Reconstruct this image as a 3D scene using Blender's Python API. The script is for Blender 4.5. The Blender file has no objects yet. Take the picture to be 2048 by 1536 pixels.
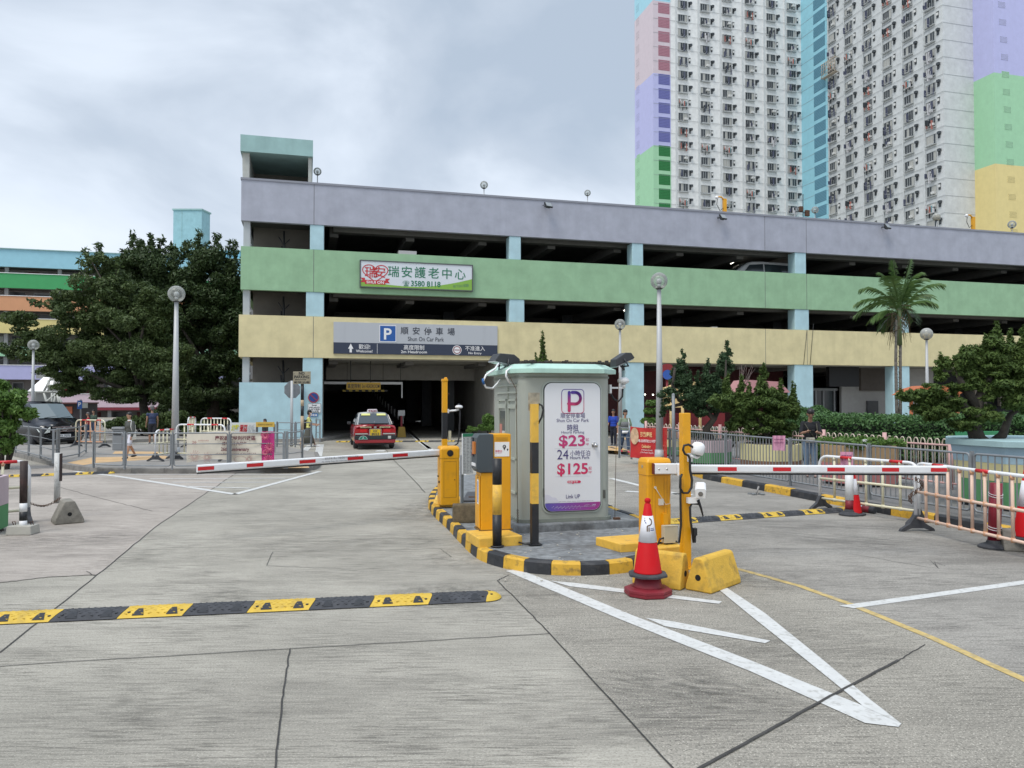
import bpy, math, random
import numpy as np
from mathutils import Vector, Matrix
R = math.radians
random.seed(7)
SC = bpy.context.scene
COL = SC.collection

# ---------------------------------------------------------------- camera
EYE = 1.95
FPX = 1538.0
PITCH = math.atan(34 / FPX)
cam = bpy.data.cameras.new('camera')
cam.sensor_width = 36
cam.lens = 36 * FPX / 2048
cam.clip_start = 0.1
cam.clip_end = 3000
co = bpy.data.objects.new('camera', cam)
COL.objects.link(co)
co.location = (0, 0, EYE)
co.rotation_euler = (math.pi / 2 + PITCH, 0, 0)
SC.camera = co

# ---------------------------------------------------------------- exposure, sky, sun
SC.view_settings.view_transform = 'Standard'
SC.view_settings.look = 'None'
SC.view_settings.exposure = 0.53
SC.view_settings.gamma = 1.0
SC.view_settings.use_curve_mapping = False
SUN_EL, SUN_AZ = R(60), R(218)        # azimuth clockwise from +Y (view direction)
W = bpy.data.worlds.new('World')
SC.world = W
W.use_nodes = True
nt = W.node_tree
for n in list(nt.nodes): nt.nodes.remove(n)
def wn(t, **k):
    n = nt.nodes.new(t)
    for a, b in k.items(): setattr(n, a, b)
    return n
sky = wn('ShaderNodeTexSky')
sky.sky_type = 'NISHITA'
sky.sun_disc = False
sky.sun_elevation = SUN_EL
sky.sun_rotation = SUN_AZ
sky.air_density = 1.0; sky.dust_density = 2.0
tc = wn('ShaderNodeTexCoord')
mp = wn('ShaderNodeMapping'); mp.inputs['Scale'].default_value = (1.0, 1.0, 1.7)
mp.inputs['Location'].default_value = (0.35, 0.1, 0.0)
nt.links.new(tc.outputs['Generated'], mp.inputs['Vector'])
no = wn('ShaderNodeTexNoise'); no.inputs['Scale'].default_value = 2.5; no.inputs['Detail'].default_value = 6; no.inputs['Roughness'].default_value = 0.5
no.inputs['Distortion'].default_value = 0.35
nt.links.new(mp.outputs[0], no.inputs['Vector'])
sep = wn('ShaderNodeSeparateXYZ'); nt.links.new(tc.outputs['Generated'], sep.inputs[0])
# cloud brightness: base noise, brighter low over the horizon
mr = wn('ShaderNodeMapRange'); mr.inputs['From Min'].default_value = 0.0; mr.inputs['From Max'].default_value = 0.40
mr.inputs['To Min'].default_value = 0.33; mr.inputs['To Max'].default_value = -0.06
nt.links.new(sep.outputs['Z'], mr.inputs['Value'])
mx0 = wn('ShaderNodeMath', operation='MULTIPLY_ADD'); mx0.inputs[1].default_value = -0.10; mx0.inputs[2].default_value = 0.0
nt.links.new(sep.outputs['X'], mx0.inputs[0])
ad0 = wn('ShaderNodeMath', operation='ADD'); nt.links.new(no.outputs['Fac'], ad0.inputs[0]); nt.links.new(mr.outputs[0], ad0.inputs[1])
cr = wn('ShaderNodeValToRGB')
els = cr.color_ramp.elements
els[0].position = 0.38; els[0].color = (3.6, 4.25, 5.1, 1)
els[1].position = 0.86; els[1].color = (7.6, 8.1, 8.6, 1)
e = els.new(0.50); e.color = (4.4, 5.0, 5.8, 1)
e = els.new(0.62); e.color = (5.9, 6.5, 7.3, 1)
nt.links.new(ad0.outputs[0], cr.inputs[0])
mix = wn('ShaderNodeMix', data_type='RGBA'); mix.inputs[0].default_value = 0.9
nt.links.new(sky.outputs[0], mix.inputs[6]); nt.links.new(cr.outputs[0], mix.inputs[7])
zm = wn('ShaderNodeMapRange'); zm.inputs['From Min'].default_value = 0.5; zm.inputs['From Max'].default_value = 0.95; zm.inputs['To Min'].default_value = 1.0; zm.inputs['To Max'].default_value = 2.0      # overcast: brightest overhead
nt.links.new(sep.outputs['Z'], zm.inputs['Value'])
vm = wn('ShaderNodeVectorMath', operation='SCALE'); nt.links.new(mix.outputs[2], vm.inputs[0]); nt.links.new(zm.outputs[0], vm.inputs['Scale'])
bg = wn('ShaderNodeBackground'); bg.inputs['Strength'].default_value = 0.1
nt.links.new(vm.outputs[0], bg.inputs[0])
wo = wn('ShaderNodeOutputWorld'); nt.links.new(bg.outputs[0], wo.inputs[0])

sl = bpy.data.lights.new('sun', 'SUN'); sl.energy = 1.5; sl.angle = R(24); sl.color = (1.0, 0.95, 0.87)
so = bpy.data.objects.new('sun', sl); COL.objects.link(so)
sd = Vector((math.sin(SUN_AZ) * math.cos(SUN_EL), math.cos(SUN_AZ) * math.cos(SUN_EL), math.sin(SUN_EL)))
so.rotation_euler = sd.to_track_quat('Z', 'Y').to_euler()
so.location = sd * 60

# ---------------------------------------------------------------- pixel -> world helpers (photo pixels, 2048 x 1536)
def ray(px, py):
    a, b = (px - 1024) / FPX, (768 - py) / FPX
    return Vector((a, math.cos(PITCH) - b * math.sin(PITCH), math.sin(PITCH) + b * math.cos(PITCH)))
def G(px, py, z=0.0):
    r = ray(px, py); t = (z - EYE) / r.z
    return Vector((0, 0, EYE)) + r * t
def P(px, py, Y):
    r = ray(px, py); return Vector((0, 0, EYE)) + r * (Y / r.y)
A15 = R(15)
U = Vector((math.cos(A15), math.sin(A15), 0)); V = Vector((-math.sin(A15), math.cos(A15), 0))
class Fr:
    """upright frame: origin + rotation about z; w = to world, l = to local, hit = pixel onto its plane y=d"""
    def __init__(s, o, rz=A15):
        s.o = Vector(o); s.rz = rz
        s.M = Matrix.Translation(s.o) @ Matrix.Rotation(rz, 4, 'Z'); s.I = s.M.inverted()
    def w(s, p): return s.M @ Vector(p)
    def l(s, p): return s.I @ Vector(p)
    def hit(s, px, py, d=0.0):
        a = s.I @ Vector((0, 0, EYE)); b = s.I.to_3x3() @ ray(px, py)
        return a + b * ((d - a.y) / b.y)
    def hitx(s, px, py, x=0.0):
        a = s.I @ Vector((0, 0, EYE)); b = s.I.to_3x3() @ ray(px, py)
        return a + b * ((x - a.x) / b.x)

# ---------------------------------------------------------------- mesh builder
class MB:
    def __init__(s):
        s.v = []; s.f = []; s.m = []; s.sm = []; s.M = Matrix.Identity(4); s.mi = 0
    def add(s, vs, fs, smooth=False, mi=None):
        b = len(s.v); s.v += [s.M @ Vector(p) for p in vs]
        for f in fs:
            s.f.append([b + i for i in f]); s.m.append(s.mi if mi is None else mi); s.sm.append(smooth)
        return s
    def box(s, c, d, rz=0, mi=None, taper=1.0, rx=0, ry=0):
        hx, hy, hz = d[0] / 2, d[1] / 2, d[2] / 2
        M = Matrix.Translation(Vector(c)) @ Matrix.Rotation(rz, 4, 'Z') @ Matrix.Rotation(ry, 4, 'Y') @ Matrix.Rotation(rx, 4, 'X')
        vs = [M @ Vector((x * hx * (taper if z > 0 else 1), y * hy * (taper if z > 0 else 1), z * hz)) for x in (-1, 1) for y in (-1, 1) for z in (-1, 1)]
        return s.add(vs, [(0, 1, 3, 2), (4, 6, 7, 5), (0, 4, 5, 1), (2, 3, 7, 6), (0, 2, 6, 4), (1, 5, 7, 3)], mi=mi)
    def bx(s, x0, x1, y0, y1, z0, z1, mi=None):
        return s.box(((x0 + x1) / 2, (y0 + y1) / 2, (z0 + z1) / 2), (abs(x1 - x0), abs(y1 - y0), abs(z1 - z0)), mi=mi)
    def prism(s, poly, z0, z1, mi=None, scale=1.0, c=None, smooth=False):
        n = len(poly); cx = sum(p[0] for p in poly) / n if c is None else c[0]; cy = sum(p[1] for p in poly) / n if c is None else c[1]
        vs = [(p[0], p[1], z0) for p in poly] + [(cx + (p[0] - cx) * scale, cy + (p[1] - cy) * scale, z1) for p in poly]
        s.add(vs, [tuple(range(n))[::-1], tuple(range(n, 2 * n))], mi=mi)
        b = len(s.v) - 2 * n
        for i in range(n):
            j = (i + 1) % n; s.f.append([b + i, b + j, b + n + j, b + n + i]); s.m.append(s.mi if mi is None else mi); s.sm.append(smooth)
        return s
    def ext(s, poly, axis_o, ax, ay, n_vec, t, mi=None, smooth=False):
        """2-D polygon in plane (ax, ay) at axis_o, extruded by t along n_vec"""
        o = Vector(axis_o); ax = Vector(ax); ay = Vector(ay); nv = Vector(n_vec) * t; n = len(poly)
        vs = [o + ax * p[0] + ay * p[1] for p in poly]; vs += [v + nv for v in vs]
        fs = [tuple(range(n))[::-1], tuple(range(n, 2 * n))]
        b = len(s.v); s.add(vs, fs, mi=mi)
        for i in range(n):
            j = (i + 1) % n; s.f.append([b + i, b + j, b + n + j, b + n + i]); s.m.append(s.mi if mi is None else mi); s.sm.append(smooth)
        return s
    def cyl(s, p0, p1, r0, r1=None, n=12, mi=None, caps=True):
        p0, p1 = Vector(p0), Vector(p1); r1 = r0 if r1 is None else r1
        d = (p1 - p0).normalized(); a = d.orthogonal().normalized(); b = d.cross(a)
        vs = [p0 + (a * math.cos(2 * math.pi * i / n) + b * math.sin(2 * math.pi * i / n)) * r0 for i in range(n)]
        vs += [p1 + (a * math.cos(2 * math.pi * i / n) + b * math.sin(2 * math.pi * i / n)) * r1 for i in range(n)]
        s.add(vs, [(i, (i + 1) % n, n + (i + 1) % n, n + i) for i in range(n)], smooth=True, mi=mi)
        if caps:
            k = len(s.v) - 2 * n
            s.f.append([k + i for i in range(n)][::-1]); s.m.append(s.mi if mi is None else mi); s.sm.append(False)
            s.f.append([k + n + i for i in range(n)]); s.m.append(s.mi if mi is None else mi); s.sm.append(False)
        return s
    def tube(s, pts, r, n=8, mi=None, closed=False):
        pts = [Vector(p) for p in pts]; m = len(pts); rs = r if isinstance(r, (list, tuple)) else [r] * m
        vs = []; ref = None
        for i, p in enumerate(pts):
            if closed: t = (pts[(i + 1) % m] - pts[i - 1])
            else: t = pts[min(i + 1, m - 1)] - pts[max(i - 1, 0)]
            t = t.normalized() if t.length > 1e-9 else Vector((0, 0, 1))
            if ref is None: ref = t.orthogonal().normalized()
            a = (ref - t * ref.dot(t)); a = a.normalized() if a.length > 1e-6 else t.orthogonal().normalized()
            ref = a; b = t.cross(a)
            vs += [p + (a * math.cos(2 * math.pi * k / n) + b * math.sin(2 * math.pi * k / n)) * rs[i] for k in range(n)]
        fs = []
        for i in range(m if closed else m - 1):
            j = (i + 1) % m
            fs += [(i * n + k, i * n + (k + 1) % n, j * n + (k + 1) % n, j * n + k) for k in range(n)]
        b0 = len(s.v); s.add(vs, fs, smooth=True, mi=mi)
        if not closed:
            for q in ([b0 + k for k in range(n)][::-1], [b0 + (m - 1) * n + k for k in range(n)]):
                s.f.append(q); s.m.append(s.mi if mi is None else mi); s.sm.append(False)
        return s
    def lathe(s, prof, c=(0, 0, 0), n=20, mi=None, smooth=True, rot=0.0):
        vs = []; c = Vector(c)
        for r, z in prof:
            vs += [c + Vector((r * math.cos(2 * math.pi * k / n + rot), r * math.sin(2 * math.pi * k / n + rot), z)) for k in range(n)]
        fs = [(i * n + k, i * n + (k + 1) % n, (i + 1) * n + (k + 1) % n, (i + 1) * n + k) for i in range(len(prof) - 1) for k in range(n)]
        fs += [tuple(range(n))[::-1], tuple((len(prof) - 1) * n + k for k in range(n))]
        return s.add(vs, fs, smooth=smooth, mi=mi)
    def sph(s, c, r, n=16, mi=None):
        r = (r, r, r) if not isinstance(r, (tuple, list)) else r
        c = Vector(c); m = n // 2; vs = []; fs = []
        for i in range(m + 1):
            a = math.pi * i / m
            for k in range(n):
                b = 2 * math.pi * k / n
                vs.append(c + Vector((r[0] * math.sin(a) * math.cos(b), r[1] * math.sin(a) * math.sin(b), r[2] * math.cos(a))))
        fs = [(i * n + k, (i + 1) * n + k, (i + 1) * n + (k + 1) % n, i * n + (k + 1) % n) for i in range(m) for k in range(n)]
        return s.add(vs, fs, smooth=True, mi=mi)
    def quad(s, a, b, c, d, mi=None): return s.add([a, b, c, d], [(0, 1, 2, 3)], mi=mi)
    def mesh(s, name, mats):
        me = bpy.data.meshes.new(name)
        me.from_pydata([tuple(v) for v in s.v], [], s.f)
        for m in (mats if isinstance(mats, (list, tuple)) else [mats]): me.materials.append(m)
        me.polygons.foreach_set('material_index', s.m)
        me.polygons.foreach_set('use_smooth', s.sm)
        me.update()
        return me

def obj(name, mb, mats, parent=None, loc=None, rz=None, bevel=0, label=None):
    o = bpy.data.objects.new(name, mb.mesh(name, mats) if isinstance(mb, MB) else mb)
    COL.objects.link(o)
    if parent is not None: o.parent = parent
    if loc is not None: o.location = loc
    if rz is not None: o.rotation_euler = (0, 0, rz)
    if bevel:
        b = o.modifiers.new('bevel', 'BEVEL'); b.width = bevel; b.segments = 2; b.limit_method = 'ANGLE'; b.angle_limit = R(40)
    if label: o['label'] = label
    return o
def tag(o, label, cat, group=None):
    o['label'] = label; o['category'] = cat
    if group: o['group'] = group
    return o
def thing(name, label, cat, loc=(0, 0, 0), rz=0.0, group=None):
    o = bpy.data.objects.new(name, None); COL.objects.link(o); o.empty_display_size = 0.2
    o.location = loc; o.rotation_euler = (0, 0, rz)
    return tag(o, label, cat, group)
def struct(o, kind='structure'):
    o['kind'] = kind; return o
def dup(o, loc=None, rz=None, label=None, group=None, parent=None):
    c = o.copy(); COL.objects.link(c)
    if parent is not None: c.parent = parent
    if loc is not None: c.location = loc
    if rz is not None: c.rotation_euler = (0, 0, rz)
    if label: c['label'] = label
    if group: c['group'] = group
    for ch in list(o.children): dup(ch, parent=c)
    return c

# text appended to a mesh builder as flat letters. o = origin, ux right, uz up
_cache = {}
def txt(mb, s, o, ux, uz, h, w=None, align='L', mi=None, off=0.0, res=3):
    key = (s, off, res)
    if key not in _cache:
        c = bpy.data.curves.new('t', 'FONT'); c.body = s; c.offset = off; c.resolution_u = res; c.fill_mode = 'FRONT'
        ob = bpy.data.objects.new('t', c); COL.objects.link(ob)
        dg = bpy.context.evaluated_depsgraph_get(); dg.update()
        me = bpy.data.meshes.new_from_object(ob.evaluated_get(dg))
        _cache[key] = ([tuple(v.co) for v in me.vertices], [tuple(p.vertices) for p in me.polygons])
        bpy.data.objects.remove(ob); bpy.data.curves.remove(c); bpy.data.meshes.remove(me)
    vs, fs = _cache[key]
    if not vs: return
    x0 = min(v[0] for v in vs); x1 = max(v[0] for v in vs)
    sx = h if w is None else w / max(1e-6, x1 - x0)
    dx = {'L': x0, 'C': (x0 + x1) / 2, 'R': x1}[align]
    o = Vector(o); ux = Vector(ux); uz = Vector(uz)
    mb.add([o + ux * ((v[0] - dx) * sx) + uz * (v[1] * h) for v in vs], fs, mi=mi)

# ---------------------------------------------------------------- materials
def mat(name, col, rough=0.6, metal=0.0, var=0.0, vscale=3.0, bump=0.0, bscale=40.0, dirt=0.0, dcol=(0.08, 0.07, 0.06), dscale=1.2, emis=None, estr=0.0, spec=None, coat=0.0, streak=0.0):
    m = bpy.data.materials.new(name); m.use_nodes = True; t = m.node_tree; b = t.nodes['Principled BSDF']
    b.inputs['Roughness'].default_value = rough; b.inputs['Metallic'].default_value = metal
    if spec is not None: b.inputs['Specular IOR Level'].default_value = spec
    if coat: b.inputs['Coat Weight'].default_value = coat
    c4 = (*col, 1); b.inputs['Base Color'].default_value = c4
    if emis: b.inputs['Emission Color'].default_value = (*emis, 1); b.inputs['Emission Strength'].default_value = estr
    last = None
    if var or bump or dirt or streak: tcn = t.nodes.new('ShaderNodeTexCoord')
    def noise(scale, det=5, st=None):
        n = t.nodes.new('ShaderNodeTexNoise'); n.inputs['Scale'].default_value = scale; n.inputs['Detail'].default_value = det; n.inputs['Roughness'].default_value = 0.6
        if st:
            mpn = t.nodes.new('ShaderNodeMapping'); mpn.inputs['Scale'].default_value = st
            t.links.new(tcn.outputs['Object'], mpn.inputs[0]); t.links.new(mpn.outputs[0], n.inputs['Vector'])
        else: t.links.new(tcn.outputs['Object'], n.inputs['Vector'])
        return n
    def mixc(fac, a, bb, blend='MIX'):
        x = t.nodes.new('ShaderNodeMix'); x.data_type = 'RGBA'; x.blend_type = blend
        for s_, val in ((0, fac), (6, a), (7, bb)):
            if hasattr(val, 'links') or isinstance(val, bpy.types.NodeSocket): t.links.new(val, x.inputs[s_])
            else: x.inputs[s_].default_value = val
        return x.outputs[2]
    cur = c4
    if var:
        n = noise(vscale); r_ = t.nodes.new('ShaderNodeMapRange'); r_.inputs['From Min'].default_value = 0.3; r_.inputs['From Max'].default_value = 0.7
        t.links.new(n.outputs['Fac'], r_.inputs[0])
        cur = mixc(r_.outputs[0], tuple(min(1, x * (1 - var)) for x in col) + (1,), tuple(min(1, x * (1 + var)) for x in col) + (1,))
    if streak:
        n = noise(1.0, 4, (3.0, 3.0, 0.25)); r_ = t.nodes.new('ShaderNodeMapRange'); r_.inputs['From Min'].default_value = 0.5; r_.inputs['From Max'].default_value = 0.75; r_.inputs['To Max'].default_value = streak
        t.links.new(n.outputs['Fac'], r_.inputs[0]); cur = mixc(r_.outputs[0], cur, (*dcol, 1))
    if dirt:
        n = noise(dscale, 8); r_ = t.nodes.new('ShaderNodeMapRange'); r_.inputs['From Min'].default_value = 0.52; r_.inputs['From Max'].default_value = 0.72; r_.inputs['To Max'].default_value = dirt
        t.links.new(n.outputs['Fac'], r_.inputs[0]); cur = mixc(r_.outputs[0], cur, (*dcol, 1))
    if isinstance(cur, bpy.types.NodeSocket): t.links.new(cur, b.inputs['Base Color'])
    if bump:
        n = noise(bscale, 6); bp = t.nodes.new('ShaderNodeBump'); bp.inputs['Strength'].default_value = bump; bp.inputs['Distance'].default_value = 0.01
        t.links.new(n.outputs['Fac'], bp.inputs['Height']); t.links.new(bp.outputs[0], b.inputs['Normal'])
    return m
def s2l(r, g, b):
    f = lambda c: (c / 255 / 12.92) if c / 255 <= 0.04045 else ((c / 255 + 0.055) / 1.055) ** 2.4
    return (f(r), f(g), f(b))

def leafmat(name, c1, c2, rough=0.55, sc=0.6):
    m = bpy.data.materials.new(name); m.use_nodes = True; t = m.node_tree; b = t.nodes['Principled BSDF']
    b.inputs['Roughness'].default_value = rough; b.inputs['Specular IOR Level'].default_value = 0.3
    g = t.nodes.new('ShaderNodeNewGeometry'); tcn = t.nodes.new('ShaderNodeTexCoord')
    n = t.nodes.new('ShaderNodeTexNoise'); n.inputs['Scale'].default_value = sc; t.links.new(tcn.outputs['Object'], n.inputs['Vector'])
    ad = t.nodes.new('ShaderNodeMath'); ad.operation = 'MULTIPLY_ADD'; ad.inputs[1].default_value = 0.55
    t.links.new(g.outputs['Random Per Island'], ad.inputs[0])
    ml = t.nodes.new('ShaderNodeMath'); ml.operation = 'MULTIPLY'; ml.inputs[1].default_value = 0.5; t.links.new(n.outputs['Fac'], ml.inputs[0]); t.links.new(ml.outputs[0], ad.inputs[2])
    x = t.nodes.new('ShaderNodeMix'); x.data_type = 'RGBA'; x.inputs[6].default_value = (*c1, 1); x.inputs[7].default_value = (*c2, 1)
    t.links.new(ad.outputs[0], x.inputs[0]); t.links.new(x.outputs[2], b.inputs['Base Color'])
    tr = t.nodes.new('ShaderNodeBsdfTranslucent'); t.links.new(x.outputs[2], tr.inputs[0])
    ms = t.nodes.new('ShaderNodeMixShader'); ms.inputs[0].default_value = 0.2
    out = t.nodes['Material Output']; t.links.new(b.outputs[0], ms.inputs[1]); t.links.new(tr.outputs[0], ms.inputs[2]); t.links.new(ms.outputs[0], out.inputs[0])
    return m
# ================================================================ MATERIALS
def concrete(name, base, line=0.5, coarse=0.35, pink=None, rot=0.0, stain=0.5):
    m = bpy.data.materials.new(name); m.use_nodes = True; t = m.node_tree; b = t.nodes['Principled BSDF']
    b.inputs['Roughness'].default_value = 0.88; b.inputs['Specular IOR Level'].default_value = 0.25
    L = t.links.new
    tcn = t.nodes.new('ShaderNodeTexCoord')
    def N(scale, det=5, rough=0.6, st=(1, 1, 1), rz=0.0, dist=0.0):
        mpn = t.nodes.new('ShaderNodeMapping'); mpn.inputs['Scale'].default_value = st; mpn.inputs['Rotation'].default_value = (0, 0, rz)
        n = t.nodes.new('ShaderNodeTexNoise'); n.inputs['Scale'].default_value = scale; n.inputs['Detail'].default_value = det; n.inputs['Roughness'].default_value = rough
        n.inputs['Distortion'].default_value = dist
        L(tcn.outputs['Object'], mpn.inputs[0]); L(mpn.outputs[0], n.inputs['Vector']); return n.outputs['Fac']
    def MR(x, a, c, d, e):
        r_ = t.nodes.new('ShaderNodeMapRange'); r_.inputs['From Min'].default_value = a; r_.inputs['From Max'].default_value = c
        r_.inputs['To Min'].default_value = d; r_.inputs['To Max'].default_value = e; L(x, r_.inputs[0]); return r_.outputs[0]
    def MIX(f, a, c, blend='MIX'):
        x = t.nodes.new('ShaderNodeMix'); x.data_type = 'RGBA'; x.blend_type = blend
        for i, val in ((0, f), (6, a), (7, c)):
            if isinstance(val, bpy.types.NodeSocket): L(val, x.inputs[i])
            elif i == 0: x.inputs[0].default_value = val
            else: x.inputs[i].default_value = (*val, 1)
        return x.outputs[2]
    dk = tuple(c * 0.72 for c in base); lt = tuple(min(1, c * 1.16) for c in base)
    cur = MIX(MR(N(0.35, 6, 0.6), 0.35, 0.68, 0, 1), dk, lt)
    cur = MIX(MR(N(2.2, 8, 0.7), 0.35, 0.7, 0, 0.45), cur, dk)
    # transverse brushed grooves, blurred tyre drag
    lines = N(1.0, 4, 0.75, (2.6, 46, 1), rot, 0.0)
    lf = MR(lines, 0.50, 0.58, 0, line * .8)
    ph = MR(N(0.9, 4, 0.6), 0.42, 0.58, 0.35, 1.0)
    mu = t.nodes.new('ShaderNodeMath'); mu.operation = 'MULTIPLY'; L(lf, mu.inputs[0]); L(ph, mu.inputs[1])
    cur = MIX(mu.outputs[0], cur, tuple(c * 0.34 for c in base))
    ty = MR(N(1.0, 4, 0.6, (0.35, 2.6, 1), rot), 0.53, 0.72, 0, stain)
    cur = MIX(ty, cur, tuple(c * 0.40 for c in base))
    sp = MR(N(60, 3, 0.7), 0.5, 0.68, 0, coarse)
    cur = MIX(sp, cur, tuple(c * 0.35 for c in base))
    sp2 = MR(N(85, 3, 0.7), 0.56, 0.70, 0, coarse)
    cur = MIX(sp2, cur, tuple(min(1, c * 1.7) for c in base))
    ol = MR(N(1.7, 3, 0.5), 0.70, 0.76, 0, 0.5)
    cur = MIX(ol, cur, tuple(c * 0.45 for c in base))
    L(cur, b.inputs['Base Color'])
    bp = t.nodes.new('ShaderNodeBump'); bp.inputs['Strength'].default_value = 0.5; bp.inputs['Distance'].default_value = 0.006
    a2 = t.nodes.new('ShaderNodeMath'); a2.operation = 'MULTIPLY_ADD'; a2.inputs[1].default_value = -0.8; L(mu.outputs[0], a2.inputs[0]); L(N(70, 4, 0.7), a2.inputs[2])
    L(a2.outputs[0], bp.inputs['Height']); L(bp.outputs[0], b.inputs['Normal'])
    return m
M = {}
M['conc'] = concrete('concrete_road', (0.405, 0.38, 0.325), 1.0, 0.6, rot=R(-4))
M['conc_pink'] = concrete('concrete_pinkish', (0.43, 0.385, 0.34), 0.8, 0.35, rot=R(-6), stain=0.45)
M['conc_rough'] = concrete('concrete_coarse', (0.365, 0.34, 0.29), 0.8, 1.0, rot=R(4), stain=0.4)
M['conc_right'] = concrete('concrete_worn', (0.34, 0.32, 0.285), 1.0, 0.7, rot=R(10), stain=0.7)
M['pave'] = concrete('pavement_concrete', (0.30, 0.285, 0.265), 0.1, 0.2, stain=0.3)
M['paveR'] = concrete('pavement_grey', (0.21, 0.205, 0.20), 0.1, 0.3, stain=0.4)
M['cement'] = mat('cement_rough', (0.19, 0.20, 0.205), 0.9, var=0.4, vscale=9, bump=1.0, bscale=26, dirt=0.9, dcol=(0.075, 0.073, 0.07), dscale=1.7)
M['joint'] = mat('joint_dark', (0.05, 0.048, 0.045), 0.95, var=0.3, vscale=8)
M['white'] = mat('road_white', (0.56, 0.56, 0.54), 0.8, var=0.08, vscale=6, dirt=0.95, dcol=(0.34, 0.33, 0.30), dscale=18, bump=0.2, bscale=90)
M['yline'] = mat('road_yellow', (0.50, 0.37, 0.14), 0.85, var=0.25, vscale=14, dirt=1.0, dcol=(0.28, 0.26, 0.22), dscale=9)
M['tact'] = mat('tactile_orange', (0.52, 0.34, 0.17), 0.85, var=0.15, vscale=4, dirt=0.6, dcol=(0.36, 0.3, 0.22), dscale=3)
M['ky'] = mat('kerb_yellow', (0.62, 0.36, 0.035), 0.7, var=0.12, vscale=7, dirt=0.9, dcol=(0.13, 0.09, 0.04), dscale=11, bump=0.3, bscale=60)
M['kb'] = mat('kerb_black', (0.022, 0.024, 0.028), 0.6, var=0.3, vscale=7, dirt=0.5, dcol=(0.12, 0.11, 0.10), dscale=6, bump=0.35, bscale=60)
M['kg'] = mat('kerb_grey', (0.20, 0.19, 0.175), 0.85, var=0.25, vscale=5, dirt=0.6, dscale=3, dcol=(0.07, 0.065, 0.06), bump=0.4, bscale=40)
M['yel'] = mat('paint_yellow', (0.74, 0.345, 0.005), 0.42, var=0.07, vscale=2.5, dirt=0.45, dcol=(0.36, 0.19, 0.03), dscale=5, bump=.06, bscale=8)
M['yelf'] = mat('paint_yellow_faded', (0.72, 0.43, 0.06), 0.6, var=0.1, vscale=5, dirt=0.65, dcol=(0.30, 0.19, 0.07), dscale=8, bump=0.2, bscale=50)
M['yelb'] = mat('block_yellow', (0.66, 0.40, 0.05), 0.75, var=0.12, vscale=7, dirt=0.7, dcol=(0.17, 0.12, 0.05), dscale=6, bump=0.5, bscale=45)
M['blk'] = mat('paint_black', (0.014, 0.015, 0.018), 0.5, var=0.2, dirt=0.25, dcol=(0.07, 0.065, 0.06), dscale=7)
M['rub'] = mat('rubber_black', (0.045, 0.047, 0.053), 0.8, var=0.25, vscale=9, dirt=0.3, dcol=(0.09, 0.09, 0.09), dscale=5)
M['wht'] = mat('paint_white', (0.74, 0.745, 0.75), 0.45, var=0.03, dirt=0.25, dcol=(0.42, 0.41, 0.38), dscale=3)
M['wht2'] = mat('plastic_white', (0.80, 0.80, 0.80), 0.35)
M['red'] = mat('red_film', (0.55, 0.012, 0.018), 0.35)
M['dred'] = mat('rubber_dark_red', (0.20, 0.012, 0.022), 0.55, var=0.15, dirt=0.2, dcol=(0.1, 0.05, 0.05), dscale=6)
M['cred'] = mat('cone_red', (0.50, 0.006, 0.010), 0.6, spec=.2, var=0.06, dirt=0.15, dcol=(0.3, 0.05, 0.05), dscale=5)
M['galv'] = mat('galvanised', (0.235, 0.25, 0.262), 0.55, metal=0.3, var=0.12, vscale=6, dirt=0.2, dcol=(0.12, 0.12, 0.12), dscale=4)
M['pole'] = mat('lamp_pole_grey', (0.44, 0.45, 0.455), 0.5, metal=0.1, var=0.05, dirt=0.15, dcol=(0.25, 0.25, 0.24), dscale=3)
M['dk'] = mat('dark_metal', (0.03, 0.032, 0.035), 0.45, var=0.2)
M['cable'] = mat('cable_black', (0.012, 0.012, 0.013), 0.5)
M['rust'] = mat('rusty_iron', (0.09, 0.045, 0.025), 0.85, var=0.4, vscale=20, bump=0.5)
M['steel'] = mat('steel', (0.55, 0.55, 0.55), 0.25, metal=1.0)

# ================================================================ GROUND
g = MB(); g.quad((-400, -30, 0), (400, -30, 0), (400, 700, 0), (-400, 700, 0))
struct(obj('ground', g, M['conc']))
def sheet(name, pxs, m, z=0.002, base=None, kind='structure', world=False):
    mb = MB(); pts = [Vector(p) if world else G(*p) for p in pxs]
    mb.add([(p.x, p.y, z) for p in pts], [tuple(range(len(pts)))])
    return struct(obj(name, mb, m), kind)
sheet('road_slab', [(-700, 1166 + 95), (0, 1166), (95, 1155), (195, 1150), (320, 1047), (470, 948), (472, 930), (150, 930), (-300, 930), (-900, 1000)], M['conc_pink'])
sheet('road', [(995, 1162), (1100, 1268), (1345, 1536), (1700, 2300), (3600, 2300), (3800, 1400), (2400, 1130), (1430, 950), (1290, 940), (1228, 945), (1235, 1030), (1290, 1050), (1355, 1085), (1330, 1135), (1258, 1143), (1170, 1149), (1110, 1148), (1018, 1137)], M['conc_rough'])
sheet('road', [(1452, 1132), (1700, 1207), (2048, 1360), (2700, 1560), (3800, 1400), (2400, 1130), (1430, 950), (1290, 940), (1228, 945), (1235, 1030), (1290, 1050), (1360, 1085)], M['conc_right'], z=0.0038)

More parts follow.
